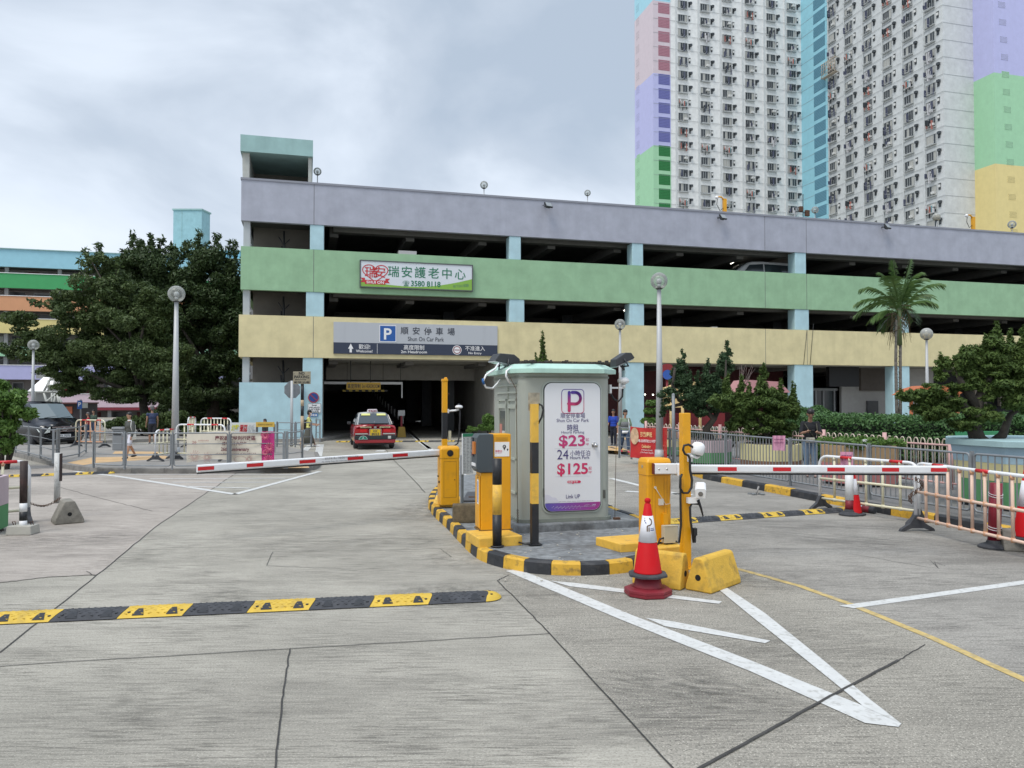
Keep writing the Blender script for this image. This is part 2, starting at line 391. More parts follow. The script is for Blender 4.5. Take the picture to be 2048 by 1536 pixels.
def strip(mb, pxs, wd, z=0.012, w2=None, world=False):
    pts = [Vector(p) if world else G(*p) for p in pxs]
    n = len(pts); L_, R_ = [], []
    for i, p in enumerate(pts):
        t = (pts[min(i + 1, n - 1)] - pts[max(i - 1, 0)]); t.z = 0; t.normalize(); nn = Vector((-t.y, t.x, 0))
        ww = wd if w2 is None else wd + (w2 - wd) * i / (n - 1)
        L_.append(p + nn * ww / 2); R_.append(p - nn * ww / 2)
    for i in range(n - 1):
        q = [R_[i], R_[i + 1], L_[i + 1], L_[i]]
        mb.add([(a.x, a.y, z) for a in q], [(0, 1, 2, 3)])
def jig(pxs, k, a=1.2):
    out = []
    for (x0, y0), (x1, y1) in zip(pxs, pxs[1:]):
        for i in range(k):
            u = i / k; out.append((x0 + (x1 - x0) * u + random.uniform(-a, a), y0 + (y1 - y0) * u + random.uniform(-a, a) * 0.5))
    return out + [pxs[-1]]
random.seed(3)
for pxs, wd in [([(0, 1306), (195, 1150), (320, 1047), (470, 948), (505, 925)], .016), ([(-300, 1198), (0, 1166), (95, 1155), (195, 1150)], .018), ([(-300, 1350), (0, 1333), (580, 1298), (1100, 1268)], .013),
                ([(580, 1298), (565, 1400), (550, 1536), (540, 1700)], .014), ([(1018, 1150), (995, 1162), (1100, 1268), (1345, 1536), (1450, 1650)], .015),
                ([(1300, 1600), (1405, 1536), (1660, 1395), (1797, 1322)], .026), ([(370, 1024), (480, 1028), (620, 1019), (848, 1016)], .01), ([(850, 985), (780, 912), (755, 872)], .02),
                ([(120, 975), (200, 997), (305, 1023)], .014), ([(700, 1139), (533, 1132), (545, 1104), (700, 1102), (880, 1098), (902, 1114), (862, 1118)], .009),
                ([(1700, 1108), (1860, 1136), (1880, 1138)], .01), ([(1862, 1122), (1876, 1137), (1868, 1124), (1890, 1133)], .009), ([(1797, 1322), (1850, 1290)], .012),
                ([(190, 1152), (172, 1143)], .012)]:
    mb = MB(); strip(mb, jig(pxs, 12, 1.2), wd * .8, 0.0055 if wd < .02 else .0105); struct(obj('road_joint', mb, M['joint']))
# painted markings
def poly_mark(pxs, m=M['white'], z=0.0072):
    mb = MB(); pts = [G(*p) for p in pxs]; mb.add([(p.x, p.y, z) for p in pts], [tuple(range(len(pts)))]); struct(obj('road_marking', mb, m))
poly_mark([(1012, 1143), (1035, 1139), (1100, 1164), (1265, 1232), (1500, 1322), (1735, 1417), (1803, 1449), (1797, 1456), (1730, 1448), (1500, 1344), (1240, 1240), (1080, 1172)])
poly_mark([(1432, 1176), (1452, 1176), (1530, 1228), (1640, 1317), (1740, 1401), (1800, 1448), (1728, 1416), (1600, 1312), (1500, 1232)], z=0.0088)
poly_mark([(1102, 1163), (1150, 1167), (1444, 1204), (1438, 1209), (1140, 1174)])
poly_mark([(1291, 1237), (1345, 1244), (1541, 1283), (1530, 1288), (1330, 1254)])
poly_mark([(1678, 1213), (2060, 1160), (2060, 1168), (1708, 1218)])
mb = MB(); strip(mb, jig([(1452, 1132), (1500, 1145), (1600, 1173), (1700, 1209), (1860, 1275), (2048, 1360), (2300, 1480)], 5, 0.6), .08, 0.0056); struct(obj('road_marking', mb, M['yline']))
for pxs, wd in [([(150, 943), (235, 953), (470, 989)], .13), ([(470, 989), (540, 970), (640, 943)], .13), ([(240, 949), (594, 950)], .09), ([(300, 958), (571, 957)], .09), ([(345, 965), (535, 965)], .09),
                ([(375, 973), (500, 977)], .09), ([(1222, 957), (1290, 974), (1362, 990)], .13), ([(1252, 983), (1385, 990)], .16), ([(925, 936), (935, 980)], .1), ([(924, 970), (1010, 971)], .1),
                ([(922, 986), (1010, 984)], .1), ([(870, 904), (900, 932)], .12), ([(752, 902), (770, 902)], .6), ([(870, 905), (842, 886), (808, 854)], .18), ([(860, 898), (826, 870), (802, 850)], .14)]:
    mb = MB(); strip(mb, pxs, wd * 1.2, 0.0072); struct(obj('road_marking', mb, M['white']))
for a in ([(605, 914), (589, 914), (614, 891), (626, 891)], [(628, 913), (644, 913), (648, 889), (634, 889)]): poly_mark(a)

# tyre scuffs and oil marks
def stain_mat(name, seed, amt, st):
    m = bpy.data.materials.new(name); m.use_nodes = True; t = m.node_tree; b = t.nodes['Principled BSDF']; L = t.links.new
    b.inputs['Base Color'].default_value = (.045, .043, .040, 1); b.inputs['Roughness'].default_value = .8
    tcn = t.nodes.new('ShaderNodeTexCoord'); g = t.nodes.new('ShaderNodeTexGradient'); g.gradient_type = 'SPHERICAL'; mp_ = t.nodes.new('ShaderNodeMapping'); mp_.inputs['Location'].default_value = (-1, -1, 0); mp_.inputs['Scale'].default_value = (2, 2, 1)
    L(tcn.outputs['Generated'], mp_.inputs[0]); L(mp_.outputs[0], g.inputs[0]); n = t.nodes.new('ShaderNodeTexNoise'); n.inputs['Scale'].default_value = 1; n.inputs['Detail'].default_value = 7; n.inputs['Roughness'].default_value = .7
    m2 = t.nodes.new('ShaderNodeMapping'); m2.inputs['Scale'].default_value = st; m2.inputs['Location'].default_value = (seed, seed, 0); L(tcn.outputs['Object'], m2.inputs[0]); L(m2.outputs[0], n.inputs['Vector'])
    r_ = t.nodes.new('ShaderNodeMapRange'); r_.inputs['From Min'].default_value = .42; r_.inputs['From Max'].default_value = .66; r_.inputs['To Max'].default_value = amt * .6; L(n.outputs['Fac'], r_.inputs[0])
    q = t.nodes.new('ShaderNodeMath'); q.operation = 'MULTIPLY'; q.use_clamp = True; L(g.outputs[0], q.inputs[0]); L(r_.outputs[0], q.inputs[1]); L(q.outputs[0], b.inputs['Alpha']); return m
for i, (px, py, lx, ly, rz_, amt, st) in enumerate([(868, 1190, .9, .7, 0, 1.1, (6, 3, 1)), (700, 1085, 3.2, 1.1, .1, .9, (2, 8, 1)), (440, 1196, .7, .5, 1.4, 1.2, (8, 3, 1)), (1385, 1378, 1.1, .5, -.3, 1.6, (4, 16, 1)), (1330, 1440, 1.4, .5, .1, 1.2, (3, 26, 1)), (1750, 1085, 4.5, .9, -.45, 1.2, (1.5, 12, 1)), (1620, 1050, 4.0, .8, -.3, 1.1, (1.5, 12, 1)),
                                              (1600, 1290, 1.6, .9, .2, 1.0, (3, 20, 1)), (250, 1100, 3.0, 1.2, .05, .7, (2, 9, 1)), (840, 1020, 1.2, 2.0, 0, 1.0, (4, 4, 1)), (960, 1125, 1.4, .8, -.5, .9, (5, 5, 1)), (170, 1075, 2.2, .7, .1, 1.1, (3, 9, 1)), (300, 1420, 1.6, .9, .06, .9, (4, 30, 1)), (900, 1430, 1.8, .9, .05, .8, (4, 30, 1)), (1420, 1150, 1.8, 1.0, 0, 1.2, (5, 7, 1)), (1150, 1185, 2.2, .9, 0, .9, (5, 6, 1)), (1090, 940, 14, 1.2, 1.35, .8, (.6, 5, 1))]):
    c = G(px, py); mb = MB(); mb.quad((-lx, -ly, 0), (lx, -ly, 0), (lx, ly, 0), (-lx, ly, 0)); o = obj('road_stain', mb, stain_mat('stain_%d' % i, i * 3.7, amt, st), loc=(c.x, c.y, .0062 + i * .00004), rz=rz_); struct(o)
# ---- kerbs: painted blocks swept along a line (inside lies to the left of the direction of travel)
def kerb_blocks(pts, wd, h, seg, mats, z0=0.0, gap=0.006):
    d = [0]
    for a, b in zip(pts, pts[1:]): d.append(d[-1] + (b - a).length)
    def at(s_):
        for i in range(len(pts) - 1):
            if s_ <= d[i + 1] or i == len(pts) - 2:
                u = (s_ - d[i]) / (d[i + 1] - d[i]); return pts[i].lerp(pts[i + 1], u)
    def nrm(s_):
        t = at(min(s_ + .12, d[-1])) - at(max(s_ - .12, 0)); t.z = 0; t.normalize(); return Vector((-t.y, t.x, 0))
    out = []; n = max(1, round(d[-1] / seg)); L_ = d[-1] / n
    for k in range(n):
        mb = MB(); s0, s1 = k * L_ + gap / 2, (k + 1) * L_ - gap / 2; vs = []
        m_ = 3; jx = random.uniform(-.008, .008); jz = random.uniform(-.008, .006)
        for i in range(m_):
            s_ = s0 + (s1 - s0) * i / (m_ - 1); p = at(s_); q = nrm(s_); c = .022
            prof = [(-jx, z0 - .02), (.012 - jx, z0 + h - c + jz), (c + .012 - jx, z0 + h + jz), (wd, z0 + h + jz), (wd, z0 - .02)]
            for o_, z_ in prof: vs.append((p.x + q.x * o_, p.y + q.y * o_, z_))
        fs = [(i * 5 + k2, (i + 1) * 5 + k2, (i + 1) * 5 + k2 + 1, i * 5 + k2 + 1) for i in range(m_ - 1) for k2 in range(4)]
        fs += [(0, 1, 2, 3, 4), tuple(5 * (m_ - 1) + i for i in (4, 3, 2, 1, 0))]
        mb.add(vs, fs); out.append((mb, mats[k % len(mats)]))
    return out
def smooth(pts, k=2):
    for _ in range(k):
        q = [pts[0]]
        for a, b in zip(pts, pts[1:]): q += [a.lerp(b, .25), a.lerp(b, .75)]
        pts = q + [pts[-1]]
    return pts
# central island
isl_px = [(905, 962), (868, 985), (854, 1008), (861, 1028), (893, 1056), (928, 1095), (953, 1119), (982, 1130), (1012, 1138), (1054, 1147), (1110, 1151), (1169, 1152), (1229, 1149), (1258, 1145), (1305, 1135)]
isl = smooth([G(*p) for p in isl_px], 2)
right_side = [G(1352, 1088), G(1292, 1052), G(1228, 1030), G(1120, 975), G(980, 955)]
root = Fr((0.6, 10, 0), 0)
island = thing('traffic_island', 'raised island', 'island', (0.6, 10, 0)); del island['label']; del island['category']; struct(island)
def isl_part(name, mb, m, **k):
    mb.v = [v - Vector((0.6, 10, 0)) for v in mb.v]; return obj(name, mb, m, island, **k)
inner = []
for i, p in enumerate(isl):
    t = isl[min(i + 1, len(isl) - 1)] - isl[max(i - 1, 0)]; t.normalize(); inner.append(p + Vector((-t.y, t.x, 0)) * .11)
mb = MB(); mb.prism([(p.x, p.y) for p in inner + right_side], -0.02, 0.128); isl_part('island_top', mb, M['cement'])
for mb, m_ in kerb_blocks(isl, .125, .145, .33, [M['ky'], M['kb']]): isl_part('kerb_block', mb, m_)
rs = [isl[-1]] + right_side
for mb, m_ in kerb_blocks(smooth(rs, 1), .12, .14, .5, [M['ky'], M['kb']]): isl_part('kerb_block', mb, m_)
# loose mortar and litter on the island and round it
random.seed(11)
mb = MB()
for i in range(46):
    px, py = random.choice([(random.uniform(1045, 1250), random.uniform(1088, 1120)), (random.uniform(950, 1330), random.uniform(1140, 1164)), (random.uniform(1040, 1260), random.uniform(1058, 1075))])
    z = 0.13 if py < 1122 else 0.016
    if 1122 < py < 1150: z = .02
    p = G(px, py, z); s_ = random.uniform(.006, .016)
    mb.box((p.x, p.y, z + .004), (s_ * 1.8, s_, .008), rz=random.uniform(0, 3))
struct(obj('debris', mb, mat('chips', (0.5, 0.47, 0.4), 0.9, var=0.3)), 'stuff')

# right pavement with its kerb
kr_px = [(1205, 899), (1228, 905), (1262, 913), (1290, 920), (1338, 934), (1387, 952), (1404, 958)]
kr = smooth([G(*p) for p in kr_px], 1)
a = kr[-1]; b = Vector((5.77, 15.4, 0)); c = Vector((6.8, 11.95, 0))
dr = (c - b).normalized(); kr += [b, c, c + dr * 1.2, c + dr * 6]
ph = 0.15
left_of = lambda pts, w_: [p + Vector((-(pts[min(i + 1, len(pts) - 1)] - pts[max(i - 1, 0)]).normalized().y, (pts[min(i + 1, len(pts) - 1)] - pts[max(i - 1, 0)]).normalized().x, 0)) * w_ for i, p in enumerate(pts)]
inn = left_of(kr, .13)
pr = thing('pavement', 'x', 'x'); del pr['label']; del pr['category']; struct(pr)
mb = MB(); mb.prism([(p.x, p.y) for p in inn] + [(60, 3), (60, 36), (16, 36), (9.5, 37.5), (3.6, 38), (3.4, 33)], -0.02, ph - .012); obj('paving', mb, M['paveR'], pr)
for mb, m_ in kerb_blocks(kr, .15, ph, .92, [M['ky'], M['kb']]): obj('kerb_block', mb, m_, pr)
# tactile paving and yellow lines on the right pavement
for a in ([(1192, 890), (1240, 893), (1262, 903), (1200, 899)], [(1235, 872), (1330, 880), (1345, 893), (1262, 884)]):
    mb = MB(); pts = [G(*p, ph) for p in a]; mb.add([(p.x, p.y, ph - .008) for p in pts], [(0, 1, 2, 3)]); obj('tactile_paving', mb, M['tact'], pr)

# left refuge pavement
kl_px = [(20, 893), (5, 900), (10, 909), (45, 917), (80, 926), (112, 934), (145, 941), (187, 945.5), (234, 947), (300, 947.5), (394, 947.5), (470, 946.5), (571, 945), (625, 942), (640, 936), (641, 925), (637, 912)]
kl = smooth([G(*p) for p in kl_px], 2); inn = left_of(kl, .14)
pl_ = thing('pavement', 'x', 'x'); del pl_['label']; del pl_['category']; struct(pl_)
back = [G(560, 897), G(430, 893), G(300, 897), G(180, 894), G(100, 893)]
mb = MB(); mb.prism([(p.x, p.y) for p in inn + back], -0.02, ph - .012); obj('paving', mb, M['pave'], pl_)
for mb, m_ in kerb_blocks(kl, .15, ph, .9, [M['kg']]): obj('kerb_block', mb, m_, pl_)
for a in ([(128, 926), (185, 914), (330, 911), (345, 916), (195, 925), (158, 931)], [(518, 936), (560, 928), (614, 928), (619, 935)], [(230, 902), (320, 903), (330, 907), (225, 907)]):
    mb = MB(); pts = [G(*p, ph) for p in a]; mb.add([(p.x, p.y, ph - .008) for p in pts], [tuple(range(len(a)))]); obj('tactile_paving', mb, M['tact'], pl_)
# far left pavement behind the road and shop-front pavement
mb = MB(); pts = [G(*p) for p in [(-400, 884), (0, 880), (165, 889), (300, 884), (420, 881), (470, 884), (640, 884)]]
mb.prism([(p.x, p.y) for p in pts] + [(-9.3, 50), (-9, 75), (-90, 75)], -0.02, ph); o = struct(obj('pavement', mb, M['pave']))

# ---- rubber speed bumps
M['ry'] = mat('rubber_yellow', (0.60, 0.40, 0.045), 0.65, var=0.12, vscale=7, dirt=0.6, dcol=(0.25, 0.17, 0.05), dscale=6, bump=0.2, bscale=70)
def speed_bump(p0, p1, label, n, mats, wd=.36, h=.05, caps=(False, True), z=0.009):
    p0, p1 = Vector(p0), Vector(p1); d = p1 - p0; rz = math.atan2(d.y, d.x); L_ = d.length
    t = thing('speed_bump', label, 'speed bump', (p0.x, p0.y, z), rz); m_ = L_ / n
    prof = [(-wd / 2, 0), (-wd / 2 + .02, .012), (-wd * .28, h * .75), (-wd * .12, h * .97), (0, h), (wd * .12, h * .97), (wd * .28, h * .75), (wd / 2 - .02, .012), (wd / 2, 0)]
    def zp(y):
        for (a, b), (c, d) in zip(prof, prof[1:]):
            if a <= y <= c: return b + (d - b) * (y - a) / (c - a)
    for k in range(n):
        mb = MB(); x0, x1 = k * m_ + .003, (k + 1) * m_ - .003
        sk = .05
        vs = [(x + sk * math.sin(max(0, 1 - abs(y) / (wd / 2)) * 1.57) , y, zz) for x in (x0, x1) for y, zz in prof]; q = len(prof)
        mb.add(vs, [(i, q + i, q + i + 1, i + 1) for i in range(q - 1)] + [tuple(range(q)), tuple(range(q, 2 * q))[::-1]], mi=0)
        # tread studs
        rows = 7
        for r_ in range(rows):
            y = -wd * .36 + wd * .72 * r_ / (rows - 1); zz = h * (1 - (2 * abs(y) / wd) ** 2.2 * .9)
            nn = int(m_ / .07)
            for i in range(nn):
                x = x0 + .06 + (m_ - .08) * (i + (r_ % 2) * .5) / nn
                mb.box((x, y, zz - .001), (.03, .009, .006), rz=.6 if (i + r_) % 2 else -.6, mi=0)
        # dark reflector notches and bolts on the slope facing traffic
        for fx in (.24, .76):
            x = x0 + m_ * fx + .03
            for q in range(4):
                ya, yb, ea, eb = -wd * (.44 - q * .075), -wd * (.365 - q * .075), q / 4, (q + 1) / 4
                mb.add([(x - .045 + .03 * ea, ya, zp(ya) + .004), (x + .055 - .03 * ea, ya, zp(ya) + .004), (x + .055 - .03 * eb, yb, zp(yb) + .004), (x - .045 + .03 * eb, yb, zp(yb) + .004)], [(0, 1, 2, 3)], mi=1)
            mb.cyl((x + (.08 if fx > .5 else -.08), -wd * .3, h * .6), (x + (.08 if fx > .5 else -.08), -wd * .3, zp(-wd * .3) + .004), .014, n=8, mi=1)
        obj('rubber_module', mb, [mats[k % len(mats)], M['blk']], t)
    for side, on in zip((-1, 1), caps):
        if not on: continue
        mb = MB(); x0 = 0 if side < 0 else L_; vs = [(x0, 0, h)]; K = 10; R3 = []
        for f, zz in ((.3, h * .92), (.65, h * .7), (.92, .014), (1, 0)):
            for i in range(K + 1):
                a = -math.pi / 2 + math.pi * i / K; vs.append((x0 + side * math.cos(a) * wd / 2 * f + (.05 * (1 - f) if side > 0 else 0), math.sin(a) * wd / 2 * f, zz))
        fs = [(0, 1 + i, 2 + i) for i in range(K)]
        for r_ in range(3): fs += [(1 + r_ * (K + 1) + i, 1 + (r_ + 1) * (K + 1) + i, 2 + (r_ + 1) * (K + 1) + i, 2 + r_ * (K + 1) + i) for i in range(K)]
        mb.add(vs, fs, smooth=True)
        for q in (-.07, .06): mb.cyl((x0 + side * .07, q, h * .7), (x0 + side * .07, q, h * .93), .013, n=8, mi=1)
        obj('end_cap', mb, [mats[0], M['blk']], t)
    return t
d0 = (G(965, 1205) - G(0, 1250)).normalized(); nr = Vector((-d0.y, d0.x, 0))
pe = G(972, 1205) + nr * .18; n_ = 10; ps = pe - d0 * (.555 * n_)
speed_bump(ps, pe, 'black and yellow rubber speed bump across the near lane in the foreground', n_, [M['ry'], M['rub']])
bpy.context.view_layer.update()
speed_bump(G(1338, 1046), G(1712, 1020), 'black and yellow rubber speed bump beyond the right-hand barrier gate', 9, [M['ry'], M['rub']], caps=(True, False), z=.012)
speed_bump(G(-60, 957), G(217, 947), 'low black and yellow speed bump on the far left lane', 8, [M['ry'], M['rub']], wd=.34)
speed_bump(G(672, 884.5), G(1010, 882.5), 'thin black and yellow speed bump across the car park entrance', 13, [M['ry'], M['rub']], wd=.34, caps=(False, False))
# ================================================================ CAR PARK
def paint(name, c, **k):
    a = dict(rough=0.85, var=0.10, vscale=1.3, bump=0.2, bscale=18, streak=0.22, dcol=tuple(x * 0.72 for x in c), dirt=0.35, dscale=0.9); a.update(k)
    return mat(name, c, **a)
M['lilac'] = paint('paint_lilac', (0.37, 0.385, 0.45))
M['green'] = paint('paint_green', (0.285, 0.46, 0.285))
M['cream'] = paint('paint_cream', (0.66, 0.58, 0.335))
M['teal'] = paint('paint_teal', (0.415, 0.60, 0.655))
M['teal2'] = paint('paint_teal_dark', (0.30, 0.46, 0.45))
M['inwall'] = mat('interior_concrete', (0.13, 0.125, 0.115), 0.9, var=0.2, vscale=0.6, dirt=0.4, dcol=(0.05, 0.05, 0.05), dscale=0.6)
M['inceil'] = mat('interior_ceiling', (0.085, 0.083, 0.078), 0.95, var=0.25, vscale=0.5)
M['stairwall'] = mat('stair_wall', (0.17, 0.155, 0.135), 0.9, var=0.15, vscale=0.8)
M['soffit'] = mat('soffit', (0.50, 0.49, 0.44), 0.85, var=0.06)
M['lampon'] = mat('lit_tube', (0.8, 0.8, 0.75), 0.4, emis=(1, 0.97, 0.85), estr=3.5)
M['lampon2'] = mat('lit_lamp', (0.8, 0.8, 0.75), 0.4, emis=(1, 0.93, 0.75), estr=1.3)
F = Fr(G(645, 882))
cp = thing('car_park', 'four-storey car park with lilac, green and cream parapet bands and pale teal columns', 'car park', F.o, A15)
zz = lambda py, px=645: F.hit(px, py).z
Z = dict(pt=zz(371.5), pb=zz(451), gt=zz(501), gb=zz(585), yt=zz(634), yb=zz(716))
tL = F.hit(482, 500).x; tLy = F.hit(478, 650).x; TR = 62.0; DEP = 34.0
def band(name, z0, z1, x0, m, y0=-.12):
    mb = MB(); mb.bx(x0, TR, y0, .16, z0, z1); mb.bx(x0, x0 + .25, .16, DEP, z0, z1); mb.bx(x0 + .25, TR, DEP - .25, DEP, z0, z1)
    return obj(name, mb, m, cp)
p1 = band('parapet', Z['pb'], Z['pt'], tL, M['lilac']); p2 = band('parapet', Z['gb'], Z['gt'], tL, M['green']); p3 = band('parapet', Z['yb'], Z['yt'], tLy, M['cream'])
mb = MB(); mb.bx(tL - .03, TR, -.16, .24, Z['pt'], Z['pt'] + .10); mb.bx(tL - .03, tL + .3, .24, DEP, Z['pt'], Z['pt'] + .1); obj('coping', mb, mat('coping_grey', (0.25, 0.26, 0.30), 0.8), cp)
mb = MB()
for a, b in ((Z['pb'], Z['pt']), (Z['gb'], Z['gt']), (Z['yb'], Z['yt'])):
    for px in (627, 1611, ):
        x = F.hit(px, 600).x; mb.bx(x - .012, x + .012, -.124, -.119, a, b)
    for x in (24.5, 47): mb.bx(x - .012, x + .012, -.124, -.119, a, b)
obj('expansion_joint', mb, mat('joint_grey', (0.14, 0.14, 0.14), 0.9), cp)
# floors, ceilings, beams, back and side walls
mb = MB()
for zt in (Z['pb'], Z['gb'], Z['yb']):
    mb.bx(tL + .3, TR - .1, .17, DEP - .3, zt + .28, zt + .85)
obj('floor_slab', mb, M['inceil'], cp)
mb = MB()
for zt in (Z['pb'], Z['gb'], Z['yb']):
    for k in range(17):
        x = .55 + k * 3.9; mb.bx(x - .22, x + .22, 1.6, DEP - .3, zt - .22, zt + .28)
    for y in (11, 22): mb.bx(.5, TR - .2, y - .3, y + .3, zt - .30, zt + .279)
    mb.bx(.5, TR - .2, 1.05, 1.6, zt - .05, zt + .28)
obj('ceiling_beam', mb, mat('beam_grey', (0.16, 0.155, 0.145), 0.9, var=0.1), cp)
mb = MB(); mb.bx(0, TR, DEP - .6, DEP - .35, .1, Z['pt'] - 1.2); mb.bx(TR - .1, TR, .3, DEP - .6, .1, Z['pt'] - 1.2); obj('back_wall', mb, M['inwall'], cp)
# columns on the facade, one mesh each, storey by storey
def hx(px, py, d=0.0): return F.hit(px, py, d).x
cols = []
def pillar(x0, x1, z0, z1, y0=-.08, y1=.62): 
    mb = MB(); mb.bx(x0, x1, y0, y1, z0, z1); obj('column', mb, M['teal'], cp, bevel=.03)
lv = [((Z['gt'], Z['pb']), 475, [(620, 648), (1018, 1041), (1263, 1285), (1588, 1610)]), ((Z['yt'], Z['gb']), 610, [(612, 648), (1018, 1048), (1258, 1287), (1588, 1616), (1800, 1815)]),
      ((0.0, Z['yb']), 800, [(605, 645), (1250, 1287), (1588, 1625), (1785, 1818)])]
for (z0, z1), py, cs in lv:
    for a, b in cs: pillar(hx(a, py), hx(b, py), z0, z1)
    for x in (44.0, 54.0): pillar(x, x + .8, z0, z1)
pillar(hx(2056, 800), hx(2056, 800) + .9, 0, Z['yb'])
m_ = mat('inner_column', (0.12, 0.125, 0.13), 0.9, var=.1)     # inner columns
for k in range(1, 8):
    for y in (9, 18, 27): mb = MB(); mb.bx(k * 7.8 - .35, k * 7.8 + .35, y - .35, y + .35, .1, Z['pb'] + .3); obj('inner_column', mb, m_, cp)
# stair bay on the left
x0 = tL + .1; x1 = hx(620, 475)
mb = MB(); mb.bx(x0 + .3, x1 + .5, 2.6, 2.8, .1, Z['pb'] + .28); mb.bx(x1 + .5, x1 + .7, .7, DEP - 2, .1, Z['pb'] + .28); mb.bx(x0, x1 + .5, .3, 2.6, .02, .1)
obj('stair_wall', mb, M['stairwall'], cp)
m_ = mat('corner_post', (.42, .45, .46), .8)
for z0, z1 in ((Z['gt'], Z['pb']), (Z['yt'], Z['gb']), (0, Z['yb'])): mb = MB(); mb.bx(x0, x0 + .3, .05, .5, z0, z1); obj('corner_post', mb, m_, cp)
mb = MB(); xp = hx(497, 700, .3) ; mb.cyl((xp, .34, .1), (xp, .34, Z['pb']), .07, n=12)
for z in (3.2, 6.2, 9.4): mb.cyl((xp, .34, z), (xp, .34, z + .12), .095, n=12)
obj('drain_pipe', mb, M['wht'], cp)
mb = MB()                                                     # stair strings, black handrail brackets seen against the wall
for zt in (Z['pb'], Z['gb'], Z['yb']):
    xs = hx(567, 600, 1.6)
    mb.tube([(xs, 1.6, zt - .05), (xs + .05, 1.6, zt - 1.7)], .05); mb.tube([(xs - .25, 1.6, zt - .35), (xs, 1.6, zt - .75), (xs + .28, 1.6, zt - .45)], .03)
    mb.tube([(xs - .1, 1.6, zt - .8), (xs - .03, 1.6, zt - 1.6)], .04); obj('stair_railing', mb, M['dk'], cp); mb = MB()
for z0, z1 in ((Z['gb'] + .1, Z['gt']), (Z['yb'] + .1, Z['yt'])):
    mb = MB()
    for i in range(9): mb.bx(x0 + .9 + i * .28, x0 + 1.2 + i * .28, 1.4, 2.58, z0 + .5 + i * .16 - .2, z0 + .5 + i * .16)
    obj('stair_flight', mb, M['stairwall'], cp)
# teal ground wall before the stairs
xa, xb = hx(478, 820, -.3), hx(603, 820, -.3); mb = MB(); mb.bx(xa, xb, -.3, -.1, 0, F.hit(540, 765, -.3).z); obj('ground_wall', mb, M['teal'], cp)
# roof stair head
xa, xb = hx(481, 300), hx(626, 300); zt, zb = zz(282, 626), zz(314.5, 626)
mb = MB(); mb.bx(xa, xb, -.1, 5.5, zb, zt); obj('stair_head_roof', mb, M['teal2'], cp)
mb = MB(); z0 = Z['pt'] - 1.1
mb.ext([(0, z0), (.28, z0), (.28, zb), (-.05, zb)], (xa + .12, .15, 0), (1, 0, 0), (0, 0, 1), (0, 1, 0), 5.2); mb.bx(xb - .22, xb - .05, .15, 5.3, z0, zb)
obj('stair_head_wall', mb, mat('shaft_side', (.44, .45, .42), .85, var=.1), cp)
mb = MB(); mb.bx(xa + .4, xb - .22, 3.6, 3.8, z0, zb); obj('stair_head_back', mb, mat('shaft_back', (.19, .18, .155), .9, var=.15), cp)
# ground-storey fittings: entrance inner walls, lintel, shops
mb = MB(); xe = hx(960, 800, 6); mb.bx(xe, xe + .3, 5.5, 30, .05, Z['yb'] + .28); mb.bx(hx(985, 800, 1), hx(985, 800, 1) + .3, .7, 5.5, .05, Z['yb'] + .28)
mb.bx(.3, xe, 5.6, 5.9, Z['yb'] - .9, Z['yb'] + .28); obj('entrance_wall', mb, mat('entrance_wall', (.30, .285, .255), .9, var=.1), cp)
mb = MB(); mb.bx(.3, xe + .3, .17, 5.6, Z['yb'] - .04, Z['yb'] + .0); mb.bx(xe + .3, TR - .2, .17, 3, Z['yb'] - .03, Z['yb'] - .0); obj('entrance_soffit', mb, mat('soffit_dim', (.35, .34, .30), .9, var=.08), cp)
# shops to the right
xs0, xs1 = hx(1287, 780, 4), hx(1588, 780, 4)
mb = MB(); mb.bx(xe + 4, xs1 + .6, 6.0, 6.2, .1, Z['yb'] + .28); obj('shop_back_wall', mb, mat('shop_dark_red', (.075, .012, .014), .7, var=.3), cp)
mb = MB(); xq0, xq1, xq2, xq3 = hx(1625, 800, 2.5), hx(1683, 800, 2.5), hx(1718, 800, 2.5), hx(1790, 800, 2.5)
mb.bx(xq1, xq3 + 3, 2.5, 2.7, .1, Z['yb'] - .03); obj('shop_wall', mb, mat('shop_wall_pale', (.33, .32, .31), .85, var=.08), cp)
mb = MB(); mb.bx(xq2, xq3, 2.30, 2.46, 2.6, Z['yb'] - .03); obj('shop_shutter_box', mb, mat('shutter_brown', (.10, .085, .075), .8, var=.1), cp)
mb = MB(); a, b = hx(1735, 840, 2.4), hx(1757, 840, 2.4); mb.bx(a, b, 2.40, 2.49, .1, F.hit(1745, 802, 2.4).z); obj('shop_door', mb, M['dk'], cp)
mb = MB(); mb.bx(xq0, xq1, .9, 1.2, F.hit(1650, 773, .9).z, Z['yb'] - .03); obj('fascia_panel', mb, mat('black_panel', (.006, .006, .007), .7), cp)
mb = MB(); mb.bx(xq0, xq1, 2.9, 3.0, .1, 2.75); obj('shop_window', mb, mat('dark_glass', (.02, .022, .025), .15), cp)
mb = MB()
for x in (xq0 + .5, (xq0 + xq1) / 2, xq1 - .25): mb.bx(x - .05, x + .05, 2.82, 2.9, .1, 2.75)
mb.bx(xq0, xq1, 2.8, 2.89, 2.6, 2.75); mb.bx(xq0, xq1, 2.8, 2.89, 1.2, 1.26); obj('shop_frame', mb, mat('shop_frame_grey', (.22, .23, .24), .5), cp)
mb = MB(); mb.bx(xq3 + 3, TR - .2, 4.5, 4.7, .1, Z['yb'] + .28); obj('shop_back_wall', mb, mat('shop_dark', (.03, .03, .035), .8, var=.3), cp)
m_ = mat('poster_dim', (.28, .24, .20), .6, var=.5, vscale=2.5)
for px in (1842, 1905, 1960, 2010): x = hx(px, 800, 3.5); mb = MB(); mb.bx(x, x + 1.0, 3.9, 4.1, 1.6, 2.9); obj('shop_poster', mb, m_, cp)
